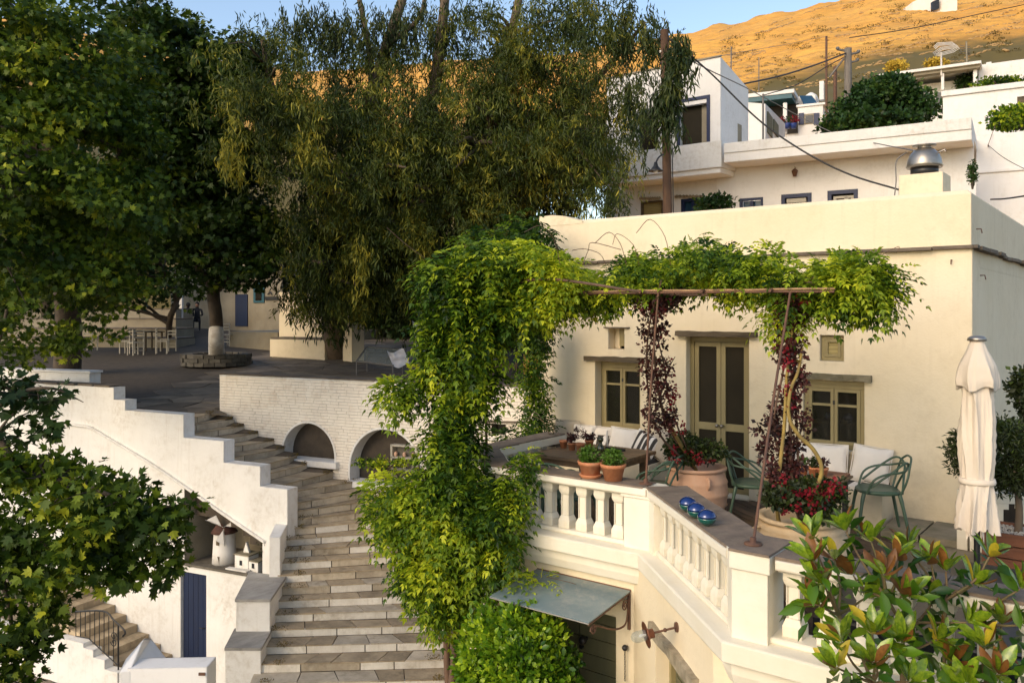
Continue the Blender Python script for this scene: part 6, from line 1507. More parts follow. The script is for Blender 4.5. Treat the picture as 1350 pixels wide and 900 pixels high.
# dark downpipe planting between B and H
# house C: small white and blue house
FC = Face(985, 46, 1086, -1600); hC = thing('blue_shutter_house', 'small white house with blue shutters, solar panel and flower pots', 'house', FC.a)
part(FC, hC, 'wall', 'white_lime_clean', 985, 118, 1072, 0, -5, -1.2, 1072, zb=3)
part(FC, hC, 'front_wall', 'white_lime_clean', 1052, 141, 1085, 0, -3, 0, 1052, zb=3)
part(FC, hC, 'eave', 'teal_paint', 985, 131, 1045, 137, -1.2, .3, 985); part(FC, hC, 'roof_slab', 'white_lime_clean', 985, 126, 1048, 131, -1.3, .35, 985)
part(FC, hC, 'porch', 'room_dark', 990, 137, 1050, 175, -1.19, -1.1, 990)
for x in (1033,): part(FC, hC, 'post', 'white_lime_clean', x, 137, x+5, 178, .0, .2, x)
part(FC, hC, 'chimney', 'white_lime_clean', 1077, 100, 1083, 125, -1.6, -1.2, 1077)
part(FC, hC, 'cornice', 'white_lime_clean', 1050, 139, 1088, 142, -3, .08, 1050)
mb = MB(); q = FC.at(1062, 118); mb.lathe([(.42, -.3), (.42, .0), (.30, .28), (.1, .42), (.001, .45)], q-FC.n*2.6, 18); mb.build('dome', 'white_lime_clean', hC)
a, b, c_, d_ = FC.at(1051, 121), FC.at(1068, 121), FC.at(1079, 138), FC.at(1060, 138); mb = MB()
mb.add([a-FC.n*.9, b-FC.n*.9, c_-FC.n*.2, d_-FC.n*.2]+[p_-FC.n*.05-Z3*.04 for p_ in (a-FC.n*.9, b-FC.n*.9, c_-FC.n*.2, d_-FC.n*.2)], [(3, 2, 1, 0), (4, 5, 6, 7), (0, 1, 5, 4), (1, 2, 6, 5), (2, 3, 7, 6), (3, 0, 4, 7)])
sp_ = thing('solar_panel', 'dark blue tilted solar panel on the blue-shuttered house', 'solar panel', a); mb.build('panel', 'solar', sp_)
w_ = part(FC, hC, 'window', 'dull_shaded_lime', 1060, 151, 1074, 164, 0, .05, 1060); part(FC, hC, 'pane', 'pane_dark', 1062, 153, 1072, 163, .05, .07, 1062)
for x in (1053, 1073): part(FC, hC, 'shutter', 'blue_trim', x, 150, x+7, 165, 0, .1, x)
for i, (x, m_) in enumerate(((1023, 'leaf'), (1032, 'red'), (1040, 'leaf'), (1048, 'red'))):
    q = FC.at(x, 172)+FC.n*.5; t = thing('flower_pot', ['blue flower pot at the left of the row below the shutters', 'blue pot with red flowers, second in the row below the shutters', 'blue flower pot, third in the row below the shutters', 'blue pot with red flowers nearest the fig tree'][i], 'flower pot', q, 'blue flower pots by the blue-shuttered house')
    mb = MB(); mb.lathe([(.12, 0), (.17, .25), (.17, .28)], q, 12); mb.build('pot', 'blue_flowerpot', t)
    cc = ell_points((q.x, q.y, q.z+.45), (.22, .2, .2), 12, .3); Pp, A, Nn, S, T = clump_leaves(cc, np.full(12, .08), 8, .10, .3); leafmesh('foliage', Pp, A, Nn, S, .7, T, T_DIAMOND, 'leaf_fig' if m_ == 'leaf' else 'red_petal', tuple(q), t)
# house D: small white box with dark shutters
FD = Face(988, 38, 1030, -1600); hD = thing('small_white_house', 'small white gabled house with olive shutters between the larger houses', 'house', FD.a)
A0, A1 = FD.at(985, 409), FD.at(1009, 409); A0.z = A1.z = 0; mb = MB(); zt0 = FD.at(1008, 137).z
A2 = pd(1035, 409, 44); A2.z = 0; mb.add([A0, A1, A2, A0+(A2-A1)]+[Vector((p_.x, p_.y, z_)) for p_, z_ in ((A0, zt0+.15), (A1, zt0), (A2, EYE+(409-163)*44/FOC), (A0+(A2-A1), EYE+(409-163)*44/FOC))], [(3, 2, 1, 0), (4, 5, 6, 7), (0, 1, 5, 4), (1, 2, 6, 5), (2, 3, 7, 6), (3, 0, 4, 7)]); mb.build('wall', 'white_lime_clean', hD)
u2 = (A2-A1).normalized(); n2_ = Vector((u2.y, -u2.x, 0)); n2_ = n2_ if n2_.dot(CF) < 0 else -n2_
for (xa, xb, ya, yb) in ((1011, 1017, 147, 182), (1019, 1025, 157, 182)):
    q0, q1 = ppl(xa, ya, A1, n2_), ppl(xb, yb, A1, n2_); mb = MB(); mb.obox(Vector((q0.x, q0.y, q1.z)), Vector((q1.x-q0.x, q1.y-q0.y, 0)), n2_*.06, Z3*(q0.z-q1.z)); mb.build('shutter', 'green_shutter', hD)
# house E: flat roof with porch, upper right
FE = Face(1160, 52, 1296, -1150); hE = thing('porch_house', 'white house with a flat overhanging porch roof at the top right', 'house', FE.a)
part(FE, hE, 'wall', 'white_lime', 1160, 100, 1282, 0, -3, -1.6, 1240, zb=4)
part(FE, hE, 'roof_slab', 'white_lime', 1160, 96.5, 1294, 100, -4, .5, 1190); part(FE, hE, 'fascia', 'dull_shaded_lime', 1160, 100, 1292, 104, -.3, .3, 1190)
part(FE, hE, 'side_wall', 'white_lime_clean', 1283, 88, 1288, 130, -1.6, 0, 1283)
part(FE, hE, 'post', 'white_lime_clean', 1241, 98, 1245, 120, .0, .2, 1241)
part(FE, hE, 'window', 'pane_dark', 1231, 115, 1242, 130, -1.6, -1.55, 1231); part(FE, hE, 'window', 'pane_dark', 1247, 112, 1257, 120, -1.6, -1.55, 1247)
FF = Face(1289, 50, 1420, -1150); hF = thing('ruined_wall', 'long weathered white wall on the slope at the right edge', 'wall', FF.a)
part(FF, hF, 'wall', 'white_lime', 1290, 86, 1440, 0, -3, 0, 1290, zb=4); part(FF, hF, 'block', 'white_lime', 1300, 82, 1307, 87, -.6, -.1, 1300)
# white speck house on the ridge
# ---------------------------------------------------------------- hill
ridge = [(-700, 60), (-200, 25), (0, 22), (100, 40), (170, 62), (260, 75), (400, 92), (500, 88), (600, 78), (720, 72), (820, 60), (900, 47), (960, 34), (1040, 16), (1090, 3), (1180, -18), (1300, -34), (1500, -60), (1900, -90), (2400, -70)]
def ridge_y(x):
    for (a, ya), (b, yb) in zip(ridge[:-1], ridge[1:]):
        if a <= x <= b: t = (x-a)/(b-a); t = t*t*(3-2*t); return ya+(yb-ya)*t
    return ridge[0][1] if x < ridge[0][0] else ridge[-1][1]
DH = [round(48*(300/48)**(i/84), 2) for i in range(84)]+[300, 304, 312, 340, 400]
xs_ = list(np.arange(-1500, -60, 30.))+list(np.arange(-60, 1500, 4.))+list(np.arange(1500, 3001, 30.)); vs = []; sc_att = []
for x in xs_:
    yr = ridge_y(x); y0 = 425 if x < 640 else max(215, 425-(x-640)*2.2)
    for D in DH:
        t = min(1, (1/48-1/D)/(1/48-1/300)); y = y0+(yr-y0)*t**.9 if D <= 300 else None
        z = EYE+(409-y)*D/FOC if D <= 300 else EYE+(409-yr)*300/FOC-(D-300)*.35
        P = pd(x, 409, D); amp = .9*min(1, (D-40)/60)
        z += amp*(mnoise.fractal(Vector((P.x*.05, P.y*.05, .3)), .8, 2.1, 7)*1.9+.5*mnoise.noise(Vector((P.x*.02, P.y*.02, z*.8)))) if D < 330 else 0
        vs.append((P.x, P.y, z)); yy = 409-(z-EYE)*FOC/D
        sc_att.append(max(0, min(1, (yy-(yr+62))/45)))
k = len(DH); mb = MB(); mb.add(vs, [(i*k+j, (i+1)*k+j, (i+1)*k+j+1, i*k+j+1) for i in range(len(xs_)-1) for j in range(k-1)], 0, True); struct('hillside', mb, 'hill_grass')
hill = bpy.data.objects['hillside']; at = hill.data.attributes.new('scrub', 'FLOAT', 'POINT'); at.data.foreach_set('value', np.array(sc_att, dtype=np.float32))
# a skirt of ground under the upper village
mb = MB(); pts = [pd(x, 409, D) for x, D in ((690, 20.5), (2400, 17), (2400, 50), (690, 50))]; 
mb.add([(pts[0].x, pts[0].y, .3), (pts[1].x, pts[1].y, .3), (pts[2].x, pts[2].y, 6.5), (pts[3].x, pts[3].y, 4.5)], [(0, 1, 2, 3)]); struct('village_slope', mb, 'hill_grass')
from mathutils.bvhtree import BVHTree
bvh = BVHTree.FromPolygons([Vector(v) for v in vs], [tuple(p.vertices) for p in hill.data.polygons])
def hillhit(x, y):
    h = bvh.ray_cast(C0, ray(x, y).normalized()); return h[0]
# scrub bushes and rocks on the slope
rs_ = random.Random(5); cs_, rd_ = [], []; rocks = MB()
for _ in range(2600):
    x = rs_.uniform(860, 1400) if rs_.random() < .75 else rs_.uniform(-100, 860); yr = ridge_y(x); y = yr+abs(rs_.gauss(0, 60))+3
    d = (y-yr)/90
    if rs_.random() > .25+d: continue
    if mnoise.noise(Vector((x*.02, y*.09, 3))) < .05: continue
    h = hillhit(x, y)
    if h is None: continue
    D = h.dot(CF); r = rs_.uniform(.3, 1.2)*(.4+.5*rs_.random())*D/150
    if rs_.random() < .25: rocks.ball(h, r*.6, 6, 5, sc=(rs_.uniform(.7, 1.6), 1, .5)); continue
    cs_.append((h.x, h.y, h.z+r*.2)); rd_.append(r)
Pp, A, Nn, S, T = clump_leaves(np.array(cs_), np.array(rd_)*1.5, 45, .22, .6, .18); S *= np.repeat(np.array(rd_), 45)**.5
sb2 = leafmesh('hill_scrub', Pp, A, Nn, S, .8, T, T_DIAMOND, 'leaf_scrub'); 
for _ in range(170):
    x = rs_.uniform(870, 1390) if rs_.random() < .85 else rs_.uniform(100, 860); y = ridge_y(x)+rs_.uniform(4, 110); L_ = rs_.randint(4, 22); sl_2 = rs_.uniform(-.42, -.05)
    for k in range(L_):
        h = hillhit(x+k*2.2, y+k*2.2*sl_2+rs_.uniform(-.8, .8))
        if h is None or rs_.random() < .2: continue
        D = h.dot(CF); rocks.ball(h, rs_.uniform(.12, .32)*D/150, 5, 4, sc=(rs_.uniform(.9, 1.8), 1, .7))
o = rocks.build('hill_rocks', 'hill_rock'); o['kind'] = 'stuff'
for (x, y, w_, lab) in ((1183, 88, 15, 'bright yellow broom bush right of the fig tree crown'), (1233, 85, 13, 'bright yellow broom bush behind the roof aerial')):
    h = pd(x, y, 56); t = thing('broom_bush', lab, 'bush', h); cc = ell_points(h, (w_*56/FOC, .35, .6), 60, .3); Pp, A, Nn, S, T = clump_leaves(cc, np.full(60, .25), 14, .16, .4); leafmesh('foliage', Pp, A, Nn, S, .7, T, T_DIAMOND, 'yellow_flower', tuple(h), t)
# white house on the ridge
h = hillhit(1235, 14) or pd(1235, 14, 240); D = h.dot(CF); wh = thing('ridge_house', 'tiny white house with one dark window high on the golden hill', 'house', h)
mb = MB(); a = pd(1203, 20, D); a.z = EYE+(409-19)*D/FOC-3; b_ = pd(1262, 16, D-10); b_.z = a.z; mb.obox(a, b_-a, CF*8, Z3*(EYE+(409-3)*D/FOC-a.z)); mb.build('wall', 'white_lime_clean', wh)
mb = MB(); q = pd(1227, 4, D-4.8); mb.obox(q, (b_-a).normalized()*1.6, -CF*.6, -Z3*1.8); mb.build('window', 'pane_dark', wh)
# ---------------------------------------------------------------- poles, cables, aerials
PT = pd(876, 40, 17.5); PBt = pd(882, 409, 17.5); PBt.z = .3
up = thing('utility_pole', 'tall brown wooden utility pole behind the cream roof', 'pole', PBt)
mb = MB(); mb.tube([PBt, lerp(PBt, PT, .5)+CR*.02, PT], [.105, .095, .085], 14); mb.build('pole', 'pole_wood', up)
mb = MB(); mb.tube([lerp(PBt, PT, .1)+CR*.14-CF*.05, lerp(PBt, PT, .6)+CR*.13-CF*.05, lerp(PBt, PT, .9)+CR*.11], .012, 5); mb.build('wire', 'cable_black', up)
for k in range(4): mb = MB(); q = PT-Z3*(.2+.25*k); mb.tube([q-CR*.1, q+CR*.14], .03, 6); mb.build('insulator', 'fabric_white' if k % 2 else 'black_metal', up)
LP = pd(872, 205, 17.3); sl2 = thing('street_lamp', 'grey shaded street lamp on a bent bracket of the wooden pole', 'lamp', LP)
mb = MB(); mb.tube(bez([pd(875, 204, 17.35), pd(869, 207, 17.2), pd(865, 214, 17.1), pd(864.5, 219, 17.1)], 4), .018, 6); mb.build('bracket', 'black_metal', sl2)
mb = MB(); mb.lathe([(.03, .08), (.05, .0), (.10, -.06), (.16, -.10), (.155, -.11), (.02, -.05)], pd(864.5, 219, 17.1), 18); mb.build('shade', 'black_metal', sl2)
mb = MB(); mb.ball(pd(864.5, 219, 17.1)-Z3*.10, .05, 10, 7); mb.build('bulb', 'fabric_white', sl2)
P2 = pd(1118, 64, 40); P2b = pd(1118, 409, 40); P2b.z = 5; g2 = thing('utility_pole', 'weathered grey utility pole with brackets above the fig tree', 'pole', P2b)
mb = MB(); mb.tube([P2b, P2], [.2, .17], 10); mb.build('pole', 'grey_wood', g2)
for dz, dx in ((.3, .5), (.7, .45), (.15, -.5)): mb = MB(); mb.tube([P2-Z3*dz, P2-Z3*(dz-.1)+CR*dx], .05, 5); mb.ball(P2-Z3*(dz-.15)+CR*dx, .09, 7, 5); mb.build('insulator', 'cable_grey', g2)
mb = MB(); mb.tube([P2-Z3*.5-CR*.2, P2-Z3*1.4-CR*.9], .05, 5); mb.build('strut', 'grey_wood', g2)
P3 = pd(1089.5, 48, 42); b3 = pd(1089.5, 409, 42); b3.z = 5; t = thing('metal_mast', 'thin rusty mast behind the fig tree', 'mast', b3); mb = MB(); mb.tube([b3, P3], .055, 6); mb.build('mast', 'rust_metal', t)
b4 = pd(1101, 409, 42); b4.z = 5; t = thing('metal_mast', 'short rusty post between the mast and the grey pole', 'post', b4); mb = MB(); mb.tube([b4, pd(1101, 88, 42)], .09, 6); mb.build('mast', 'rust_metal', t)
for (x, y0, D, lab) in ((964, 62, 48, 'thin aerial mast behind the two-storey house'), (1000.5, 76, 60, 'thin pole standing on the golden slope')):
    b4 = pd(x, 409, D); b4.z = 5; t = thing('aerial_mast', lab, 'aerial', b4); mb = MB(); mb.tube([b4, pd(x, y0, D)], .035, 5); mb.build('mast', 'cable_grey', t)
    if D < 50:
        for k in range(3): mb = MB(); q = pd(x, y0+3+k*4, D); mb.tube([q-CR*.25, q+CR*.25], .012, 4); mb.build('element', 'cable_grey', t)
q = pd(1240, 80, 50); t = thing('television_aerial', 'large wire loop television aerial on the porch house roof', 'aerial', q)
mb = MB(); mb.tube([pd(1241, 100, 50), pd(1241, 69, 50)], .05, 6); mb.build('mast', 'fabric_white', t)
L_ = [(1231, 62), (1236, 57), (1255, 56), (1263, 61), (1255, 66), (1236, 71), (1230, 70), (1240, 63), (1259, 60)]
for k in range(3): mb = MB(); mb.tube([pd(x+k*1.0, y+k*1.5, 50-.3*k) for x, y in L_], .022, 4); mb.build('loop', 'fabric_white', t)
q = pd(1275, 70, 50); t = thing('television_aerial', 'upright rod aerial right of the loop aerial', 'aerial', q)
mb = MB(); mb.tube([pd(1275, 96, 50), pd(1274, 55, 50)], .05, 6); mb.build('mast', 'dull_shaded_lime', t)
for k in range(5): mb = MB(); qq = pd(1274, 60+k*2.5, 50); mb.tube([qq-CR*.4, qq+CR*.4+CF*.3], .015, 4); mb.build('element', 'cable_grey', t)
b5 = pd(1006, 409, 34); b5.z = 4; t = thing('thin_post', 'thin grey post with a short crossbar beside the small white house', 'post', b5)
mb = MB(); mb.tube([b5, pd(1006, 124, 34)], .045, 6); mb.build('post', 'cable_grey', t)
def cable(label, pts, r, m_='cable_black', n=14):
    t = thing('cable', label, 'cable', pts[0], None); mb = MB(); mb.tube(bez([Vector(p) for p in pts], n), r, 5); mb.build('wire', m_, t)
cable('thick black cable sagging from the brown pole to the blue window by the chimney', [pd(884, 52, 17.4), pd(935, 95, 17.2), pd(1000, 158, 16.8), pd(1060, 200, 16.3), pd(1120, 230, 15.8), pd(1186, 250.5, 15.3)], .018)
cable('thinner black cable from the brown pole past the corner of the two-storey house', [pd(886, 66, 17.4), pd(930, 90, 19), pd(980, 114, 22), pd(1010, 130, 26), pd(1100, 176, 26), pd(1160, 190, 22), pd(1213, 200, 14)], .014, 'cable_grey')
cable('black cable rising from the small house roofs to the grey utility pole', [pd(975, 112, 30), pd(1030, 100, 33), pd(1080, 84, 37), pd(1116, 70, 40)], .035)
cable('black cable running from the thin post up to the grey utility pole', [pd(1006, 126, 34), pd(1050, 112, 36), pd(1090, 88, 39), pd(1116, 74, 40)], .022)
cable('thin cable crossing the golden hill from the grey pole to the right edge', [pd(1120, 50, 42), pd(1200, 38, 44), pd(1300, 17, 48), pd(1380, 0, 50)], .025)
cable('faint cable crossing the hill from the brown pole to the mast', [pd(884, 90, 18), pd(960, 72, 26), pd(1030, 60, 34), pd(1090, 48, 42)], .008, 'cable_grey')
cable('black cable on the blank white wall at the right edge', [pd(1306, 263, 14), pd(1330, 261.5, 13.6), pd(1390, 252, 12.5)], .014)
cable('thin grey cable slanting down the blank white house', [FH.at(1303, 193)+FH.n*.2, pd(1330, 212, 22), pd(1400, 246, 20)], .010, 'cable_grey')
# ================================================================ trees and plants
def sample(ells, K, shell=.35):
    w_ = np.array([e[1][0]*e[1][1]*max(.5, e[1][2])*(e[2] if len(e) > 2 else 1) for e in ells]); w_ = w_/w_.sum(); out = []
    for e, n in zip(ells, RG.multinomial(K, w_)):
        if n: out.append(ell_points(e[0], e[1], n, shell))
    return np.concatenate(out)
def gaps(cc, th, s=.85):
    return np.array([c for c in cc if mnoise.noise(Vector((c[0]*s, c[1]*s, c[2]*s*1.25+7))) > th])
def E_(x, y, D, rx, ry, rd, dens=1): c, r = pe(x, y, D, rx, ry, rd); return (c, r, dens)
def limbs(mb, base, mid, targets, r0, r1, n=6, wob=.3):
    """branches from the point list mid out to target points"""
    for t in targets:
        t = Vector(t); m_ = min(mid, key=lambda q: (Vector(q[0])-t).length+max(0, Vector(q[0]).z-t.z)*1.0)
        a = Vector(m_[0]); v = t-a; b = a+v*.5+Vector((random.uniform(-1, 1), random.uniform(-1, 1), random.uniform(0, 1)))*v.length*wob*.4
        mb.tube(bez([a, b, t], 4), [m_[1]*(1-.85*k/8) for k in range(9)], n)
def trunkpath(pts, r, n=10):
    P = bez(pts, 5); rs = np.interp(np.linspace(0, 1, len(P)), np.linspace(0, 1, len(r)), r); return P, list(rs)
def tree(name, label, group, base, paths, ells, K, per, crad, size, W, tpl, matn, bark, nl=40, droop=0., flat=.7, up=.5, shell=.35, strands=None):
    t = thing(name, label, 'tree', base, group); mb = MB(); mid = []
    for pts, r in paths:
        P, rs = trunkpath(pts, r); mb.tube(P, rs, 10); mid += [(P[k], rs[k]*.6) for k in range(len(P)//4, len(P))]
    cc = gaps(sample(ells, K, shell), -.16 if strands else -.20); K = len(cc); sel = cc[RG.choice(len(cc), min(nl, len(cc)), replace=False)]
    limbs(mb, base, mid, sel, 0, 0); mb.build('trunk', bark, t)
    if strands:
        ln, nleaf = strands; n = K*nleaf; ci = np.repeat(np.arange(K), nleaf); u_ = np.tile(np.linspace(0, 1, nleaf), K)
        az = RG.random(K)*2*PI; sp = .35*RG.random(K)+.10; L_ = ln*(.5+RG.random(K)*.9)
        off = np.stack([np.cos(az)*sp, np.sin(az)*sp, np.zeros(K)], 1)
        Pp = cc[ci]+off[ci]*(u_**.6)[:, None]*L_[ci][:, None]*2.2-np.array([0, 0, 1])*(u_**1.35*L_[ci])[:, None]+RG.normal(size=(n, 3))*.09
        A = np.array([0, 0, -1.])+RG.normal(size=(n, 3))*.6; Nn = RG.normal(size=(n, 3)); S = size*(.65+.7*RG.random(n))
        base_ = RG.random(K); T = np.clip(.5*base_[ci]+.5*RG.random(n), 0, 1)
        # tips lighter
        T = np.clip(T*.8+.2*u_, 0, 1)
    else:
        Pp, A, Nn, S, T = clump_leaves(cc, crad*(.6+.8*RG.random(K)), per, size, up, flat, droop=droop)
    leafmesh('crown', Pp, A, Nn, S, W, T, tpl, matn, tuple(base), t)
    return t
# ---- big plane tree, upper left
b0 = gD(88, 492)[0]
eL = [E_(60, 110, 15, 120, 90, 2.2), E_(20, 20, 15, 90, 70, 2.2), E_(135, 60, 16, 70, 50, 1.6, .8), E_(130, 190, 15, 75, 70, 2.0), E_(40, 250, 14, 90, 90, 2.2), E_(125, 280, 14.5, 82, 62, 1.8), E_(170, 235, 15, 42, 28, 1), E_(60, 370, 14.5, 95, 60, 2), E_(140, 360, 15, 60, 45, 1.5), E_(20, 450, 15, 70, 45, 1.5), E_(105, 425, 16, 50, 40, 1.2, .7)]
tree('plane_tree', 'broad leafy plane tree filling the upper left of the photo', 'plane trees around the plaza', b0,
     [([b0-Z3*.2, pd(90, 420, b0.dot(CF)-1), pd(80, 330, b0.dot(CF)-4), pd(70, 200, 17), pd(70, 60, 16)], [.42, .36, .30, .2, .08]), ([pd(85, 380, b0.dot(CF)-2.5), pd(50, 330, 18), pd(-20, 250, 15)], [.25, .18, .08]), ([pd(80, 330, b0.dot(CF)-4), pd(130, 280, 17), pd(160, 200, 15.5)], [.2, .12, .05])],
     eL+[E_(-120, 150, 17, 120, 150, 2.5), E_(-90, 380, 18, 100, 80, 2.5)], 2700, 34, .34, .104, .95, T_LOBE, 'leaf_plane', 'bark', 70, droop=.5, up=.5, flat=.38)  # last two crown lobes lie out of view, added to shade the plaza
# ---- middle plane trees
b1 = p0.copy()
eM = [E_(215, 70, 24, 75, 50, 2.5), E_(300, 110, 24, 62, 62, 2.2), E_(210, 160, 24, 80, 70, 2.5), E_(270, 220, 25, 85, 70, 3), E_(240, 290, 25, 80, 55, 3), E_(310, 310, 24.5, 70, 48, 2.5), E_(335, 345, 24, 40, 34, 1.5), E_(265, 365, 26, 55, 28, 1.5, .8), E_(180, 20, 24, 60, 40, 2)]
tree('plane_tree', 'dark plane tree with the whitewashed trunk in the stone ring', 'plane trees around the plaza', b1,
     [([b1+Z3*.2, pd(285, 420, 26.5), pd(281, 380, 26.3), pd(285, 300, 25.8), pd(270, 150, 25)], [.24, .21, .20, .16, .08]), ([pd(282, 385, 26.3), pd(310, 350, 25.5), pd(330, 320, 25)], [.15, .1, .04]), ([pd(281, 380, 26.3), pd(255, 340, 26), pd(230, 260, 25)], [.15, .1, .05])],
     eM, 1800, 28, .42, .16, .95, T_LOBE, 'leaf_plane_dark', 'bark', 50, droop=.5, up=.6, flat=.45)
ww = MB(); P, rs = trunkpath([b1+Z3*.2, pd(285, 450, 26.5), pd(285, 432, 26.5)], [.262, .235, .222]); ww.tube(P, rs, 12); tt = [o for o in COL.objects if o.name.startswith('plane_tree')]
ww.build('whitewashed_base', 'whitewash', bpy.data.objects['plane_tree.001'])
b2_ = gD(222, 452)[0]
eN = [E_(190, 330, 30, 60, 50, 2.5), E_(120, 300, 30, 90, 70, 2.5), E_(200, 385, 31, 45, 22, 2, .7), E_(60, 370, 30, 90, 50, 2.5)]
tree('plane_tree', 'slim plane tree deep in the plaza shade behind the tables', 'plane trees around the plaza', b2_,
     [([b2_-Z3*.1, pd(224, 420, 31), pd(232, 390, 31), pd(200, 330, 30)], [.13, .11, .10, .05]), ([pd(228, 405, 31), pd(240, 385, 31), pd(250, 360, 31)], [.09, .07, .03])],
     eN, 500, 22, .55, .22, .95, T_LOBE, 'leaf_plane_dark', 'bark', 20, droop=.5)
# ---- eucalyptus
b3 = gD(445, 470)[0]; De = b3.dot(CF)
eE = [E_(300, 110, 21.5, 45, 75, 1.5, .8), E_(340, 170, 22, 60, 80, 2), E_(390, 120, 23, 70, 70, 2.2), E_(440, 190, 23, 80, 90, 2.5), E_(520, 150, 24, 80, 60, 2.5), E_(540, 240, 24, 100, 80, 3), E_(620, 170, 24, 90, 75, 3), E_(690, 120, 24, 80, 80, 2.5), E_(700, 210, 23.5, 95, 60, 2.5), E_(775, 165, 23, 62, 80, 2),
      E_(790, 80, 22, 60, 65, 2), E_(730, 60, 23, 60, 55, 2), E_(830, 50, 21.5, 42, 45, 1.5), E_(660, 90, 24, 60, 50, 2), E_(810, 140, 21.8, 38, 60, 1.2), E_(800, 225, 21.5, 40, 42, 1.2), E_(795, 262, 21.5, 38, 22, 1.0, 2), E_(440, 310, 24, 80, 70, 2.5), E_(520, 330, 24.5, 90, 60, 2.5), E_(620, 290, 24, 90, 50, 2.5), E_(430, 385, 25, 55, 34, 1.8), E_(490, 390, 25, 60, 30, 1.8, .8), E_(560, 370, 25, 60, 40, 1.8, .8),
      E_(640, 50, 24, 70, 50, 2, .75), E_(745, 20, 23, 70, 45, 2, 1), E_(560, 90, 24, 50, 40, 1.5, .7), E_(480, 100, 24, 50, 40, 1.5, .7), E_(350, 60, 23, 50, 40, 1.6, .8)]
paths = [([b3-Z3*.3, pd(442, 420, De-1), pd(450, 330, De-2.5), pd(470, 220, 25.5), pd(500, 95, 25), pd(540, -30, 24.5)], [.5, .42, .36, .28, .2, .12]),
         ([pd(448, 350, De-2.2), pd(530, 260, 26), pd(570, 130, 25), pd(590, -30, 24.5)], [.32, .26, .2, .12]), ([pd(455, 300, De-3), pd(400, 220, 24.5), pd(360, 120, 23.5), pd(345, 50, 23)], [.25, .16, .1, .05]),
         ([pd(530, 260, 26), pd(640, 190, 25), pd(665, 90, 24.5), pd(690, -30, 24)], [.25, .2, .16, .1]), ([pd(640, 190, 25), pd(740, 150, 24), pd(800, 90, 23), pd(850, 30, 21)], [.16, .12, .08, .04]),
         ([pd(475, 200, 25.4), pd(490, 100, 25), pd(470, -20, 24.5)], [.14, .10, .07]), ([pd(510, 60, 24.8), pd(555, 20, 24.8), pd(560, -40, 24.8)], [.09, .07, .05])]
eu = tree('eucalyptus_tree', 'huge weeping eucalyptus with drooping olive leaves in the centre of the photo', None, b3, paths, eE, 5500, 0, 0, .175, .19, T_DIAMOND, 'leaf_euc', 'bark_pale', 90, strands=(.5, 30))
def extra_strands(par, nm, ells, K, ln, nleaf, size, m_, W=.20, tip=0):
    cc = sample(ells, K, .2); n = K*nleaf; ci = np.repeat(np.arange(K), nleaf); u_ = np.tile(np.linspace(0, 1, nleaf), K); L_ = ln*(.5+RG.random(K)*.9); off = RG.normal(size=(K, 3))*.25; off[:, 2] = 0
    Pp = cc[ci]+off[ci]*(u_*L_[ci])[:, None]-np.array([0, 0, 1])*(u_*L_[ci])[:, None]+RG.normal(size=(n, 3))*.05
    A = np.array([0, 0, -1.])+RG.normal(size=(n, 3))*.4; S = size*(.65+.7*RG.random(n)); T = np.clip(.5*RG.random(K)[ci]+.5*RG.random(n)+tip, 0, 1)
    leafmesh(nm, Pp, A, RG.normal(size=(n, 3)), S, W, T, T_DIAMOND, m_, tuple(ORG[par.name]), par)
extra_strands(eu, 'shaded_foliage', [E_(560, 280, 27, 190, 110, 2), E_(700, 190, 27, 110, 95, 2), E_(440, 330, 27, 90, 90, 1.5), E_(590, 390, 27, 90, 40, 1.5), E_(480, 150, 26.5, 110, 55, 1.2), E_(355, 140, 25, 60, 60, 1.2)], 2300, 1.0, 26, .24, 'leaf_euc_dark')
extra_strands(eu, 'top_sprays', [E_(480, 45, 24.5, 60, 40, 1.5), E_(420, 30, 24, 60, 30, 1.5), E_(560, 30, 24.5, 60, 35, 1.5), E_(870, 35, 19.5, 28, 30, .6, 3), E_(835, 30, 20.5, 40, 35, .8, 2), E_(884, 110, 16.8, 12, 34, .3, 12), E_(893, 60, 17, 15, 28, .3, 8), E_(870, 120, 17, 10, 30, .3, 8), E_(845, 130, 19.5, 18, 60, .5, 3)], 520, .75, 22, .19, 'leaf_euc_dark')
extra_strands(eu, 'dry_foliage', [E_(475, 330, 22.3, 16, 30, .4), E_(410, 185, 21.5, 30, 30, .4), E_(310, 180, 20.5, 20, 50, .4)], 42, .8, 26, .2, 'leaf_euc', tip=.45)
# ---- dark trees filling the back of the plaza
for (xs__, y, D, rx, ry, lab) in ((60, 330, 38, 150, 80, 'dark leafy tree far left behind the terraces'), (520, 400, 38, 90, 70, 'dark leafy tree behind the eucalyptus trunk'), (640, 400, 34, 80, 60, 'dark leafy tree behind the vine-covered corner of the terrace')):
    bb = pd(xs__, 409, D); bb.z = slab_z(D)
    tree('background_tree', lab, 'dark trees at the back of the plaza', bb, [([bb, pd(xs__+5, y, D)], [.25, .12])], [E_(xs__, y, D, rx, ry, 2), E_(xs__+20, y-60, D, rx*.7, ry*.8, 2)], 500, 24, .7, .26, .8, T_OVAL, 'leaf_plane_dark', 'bark', 14)
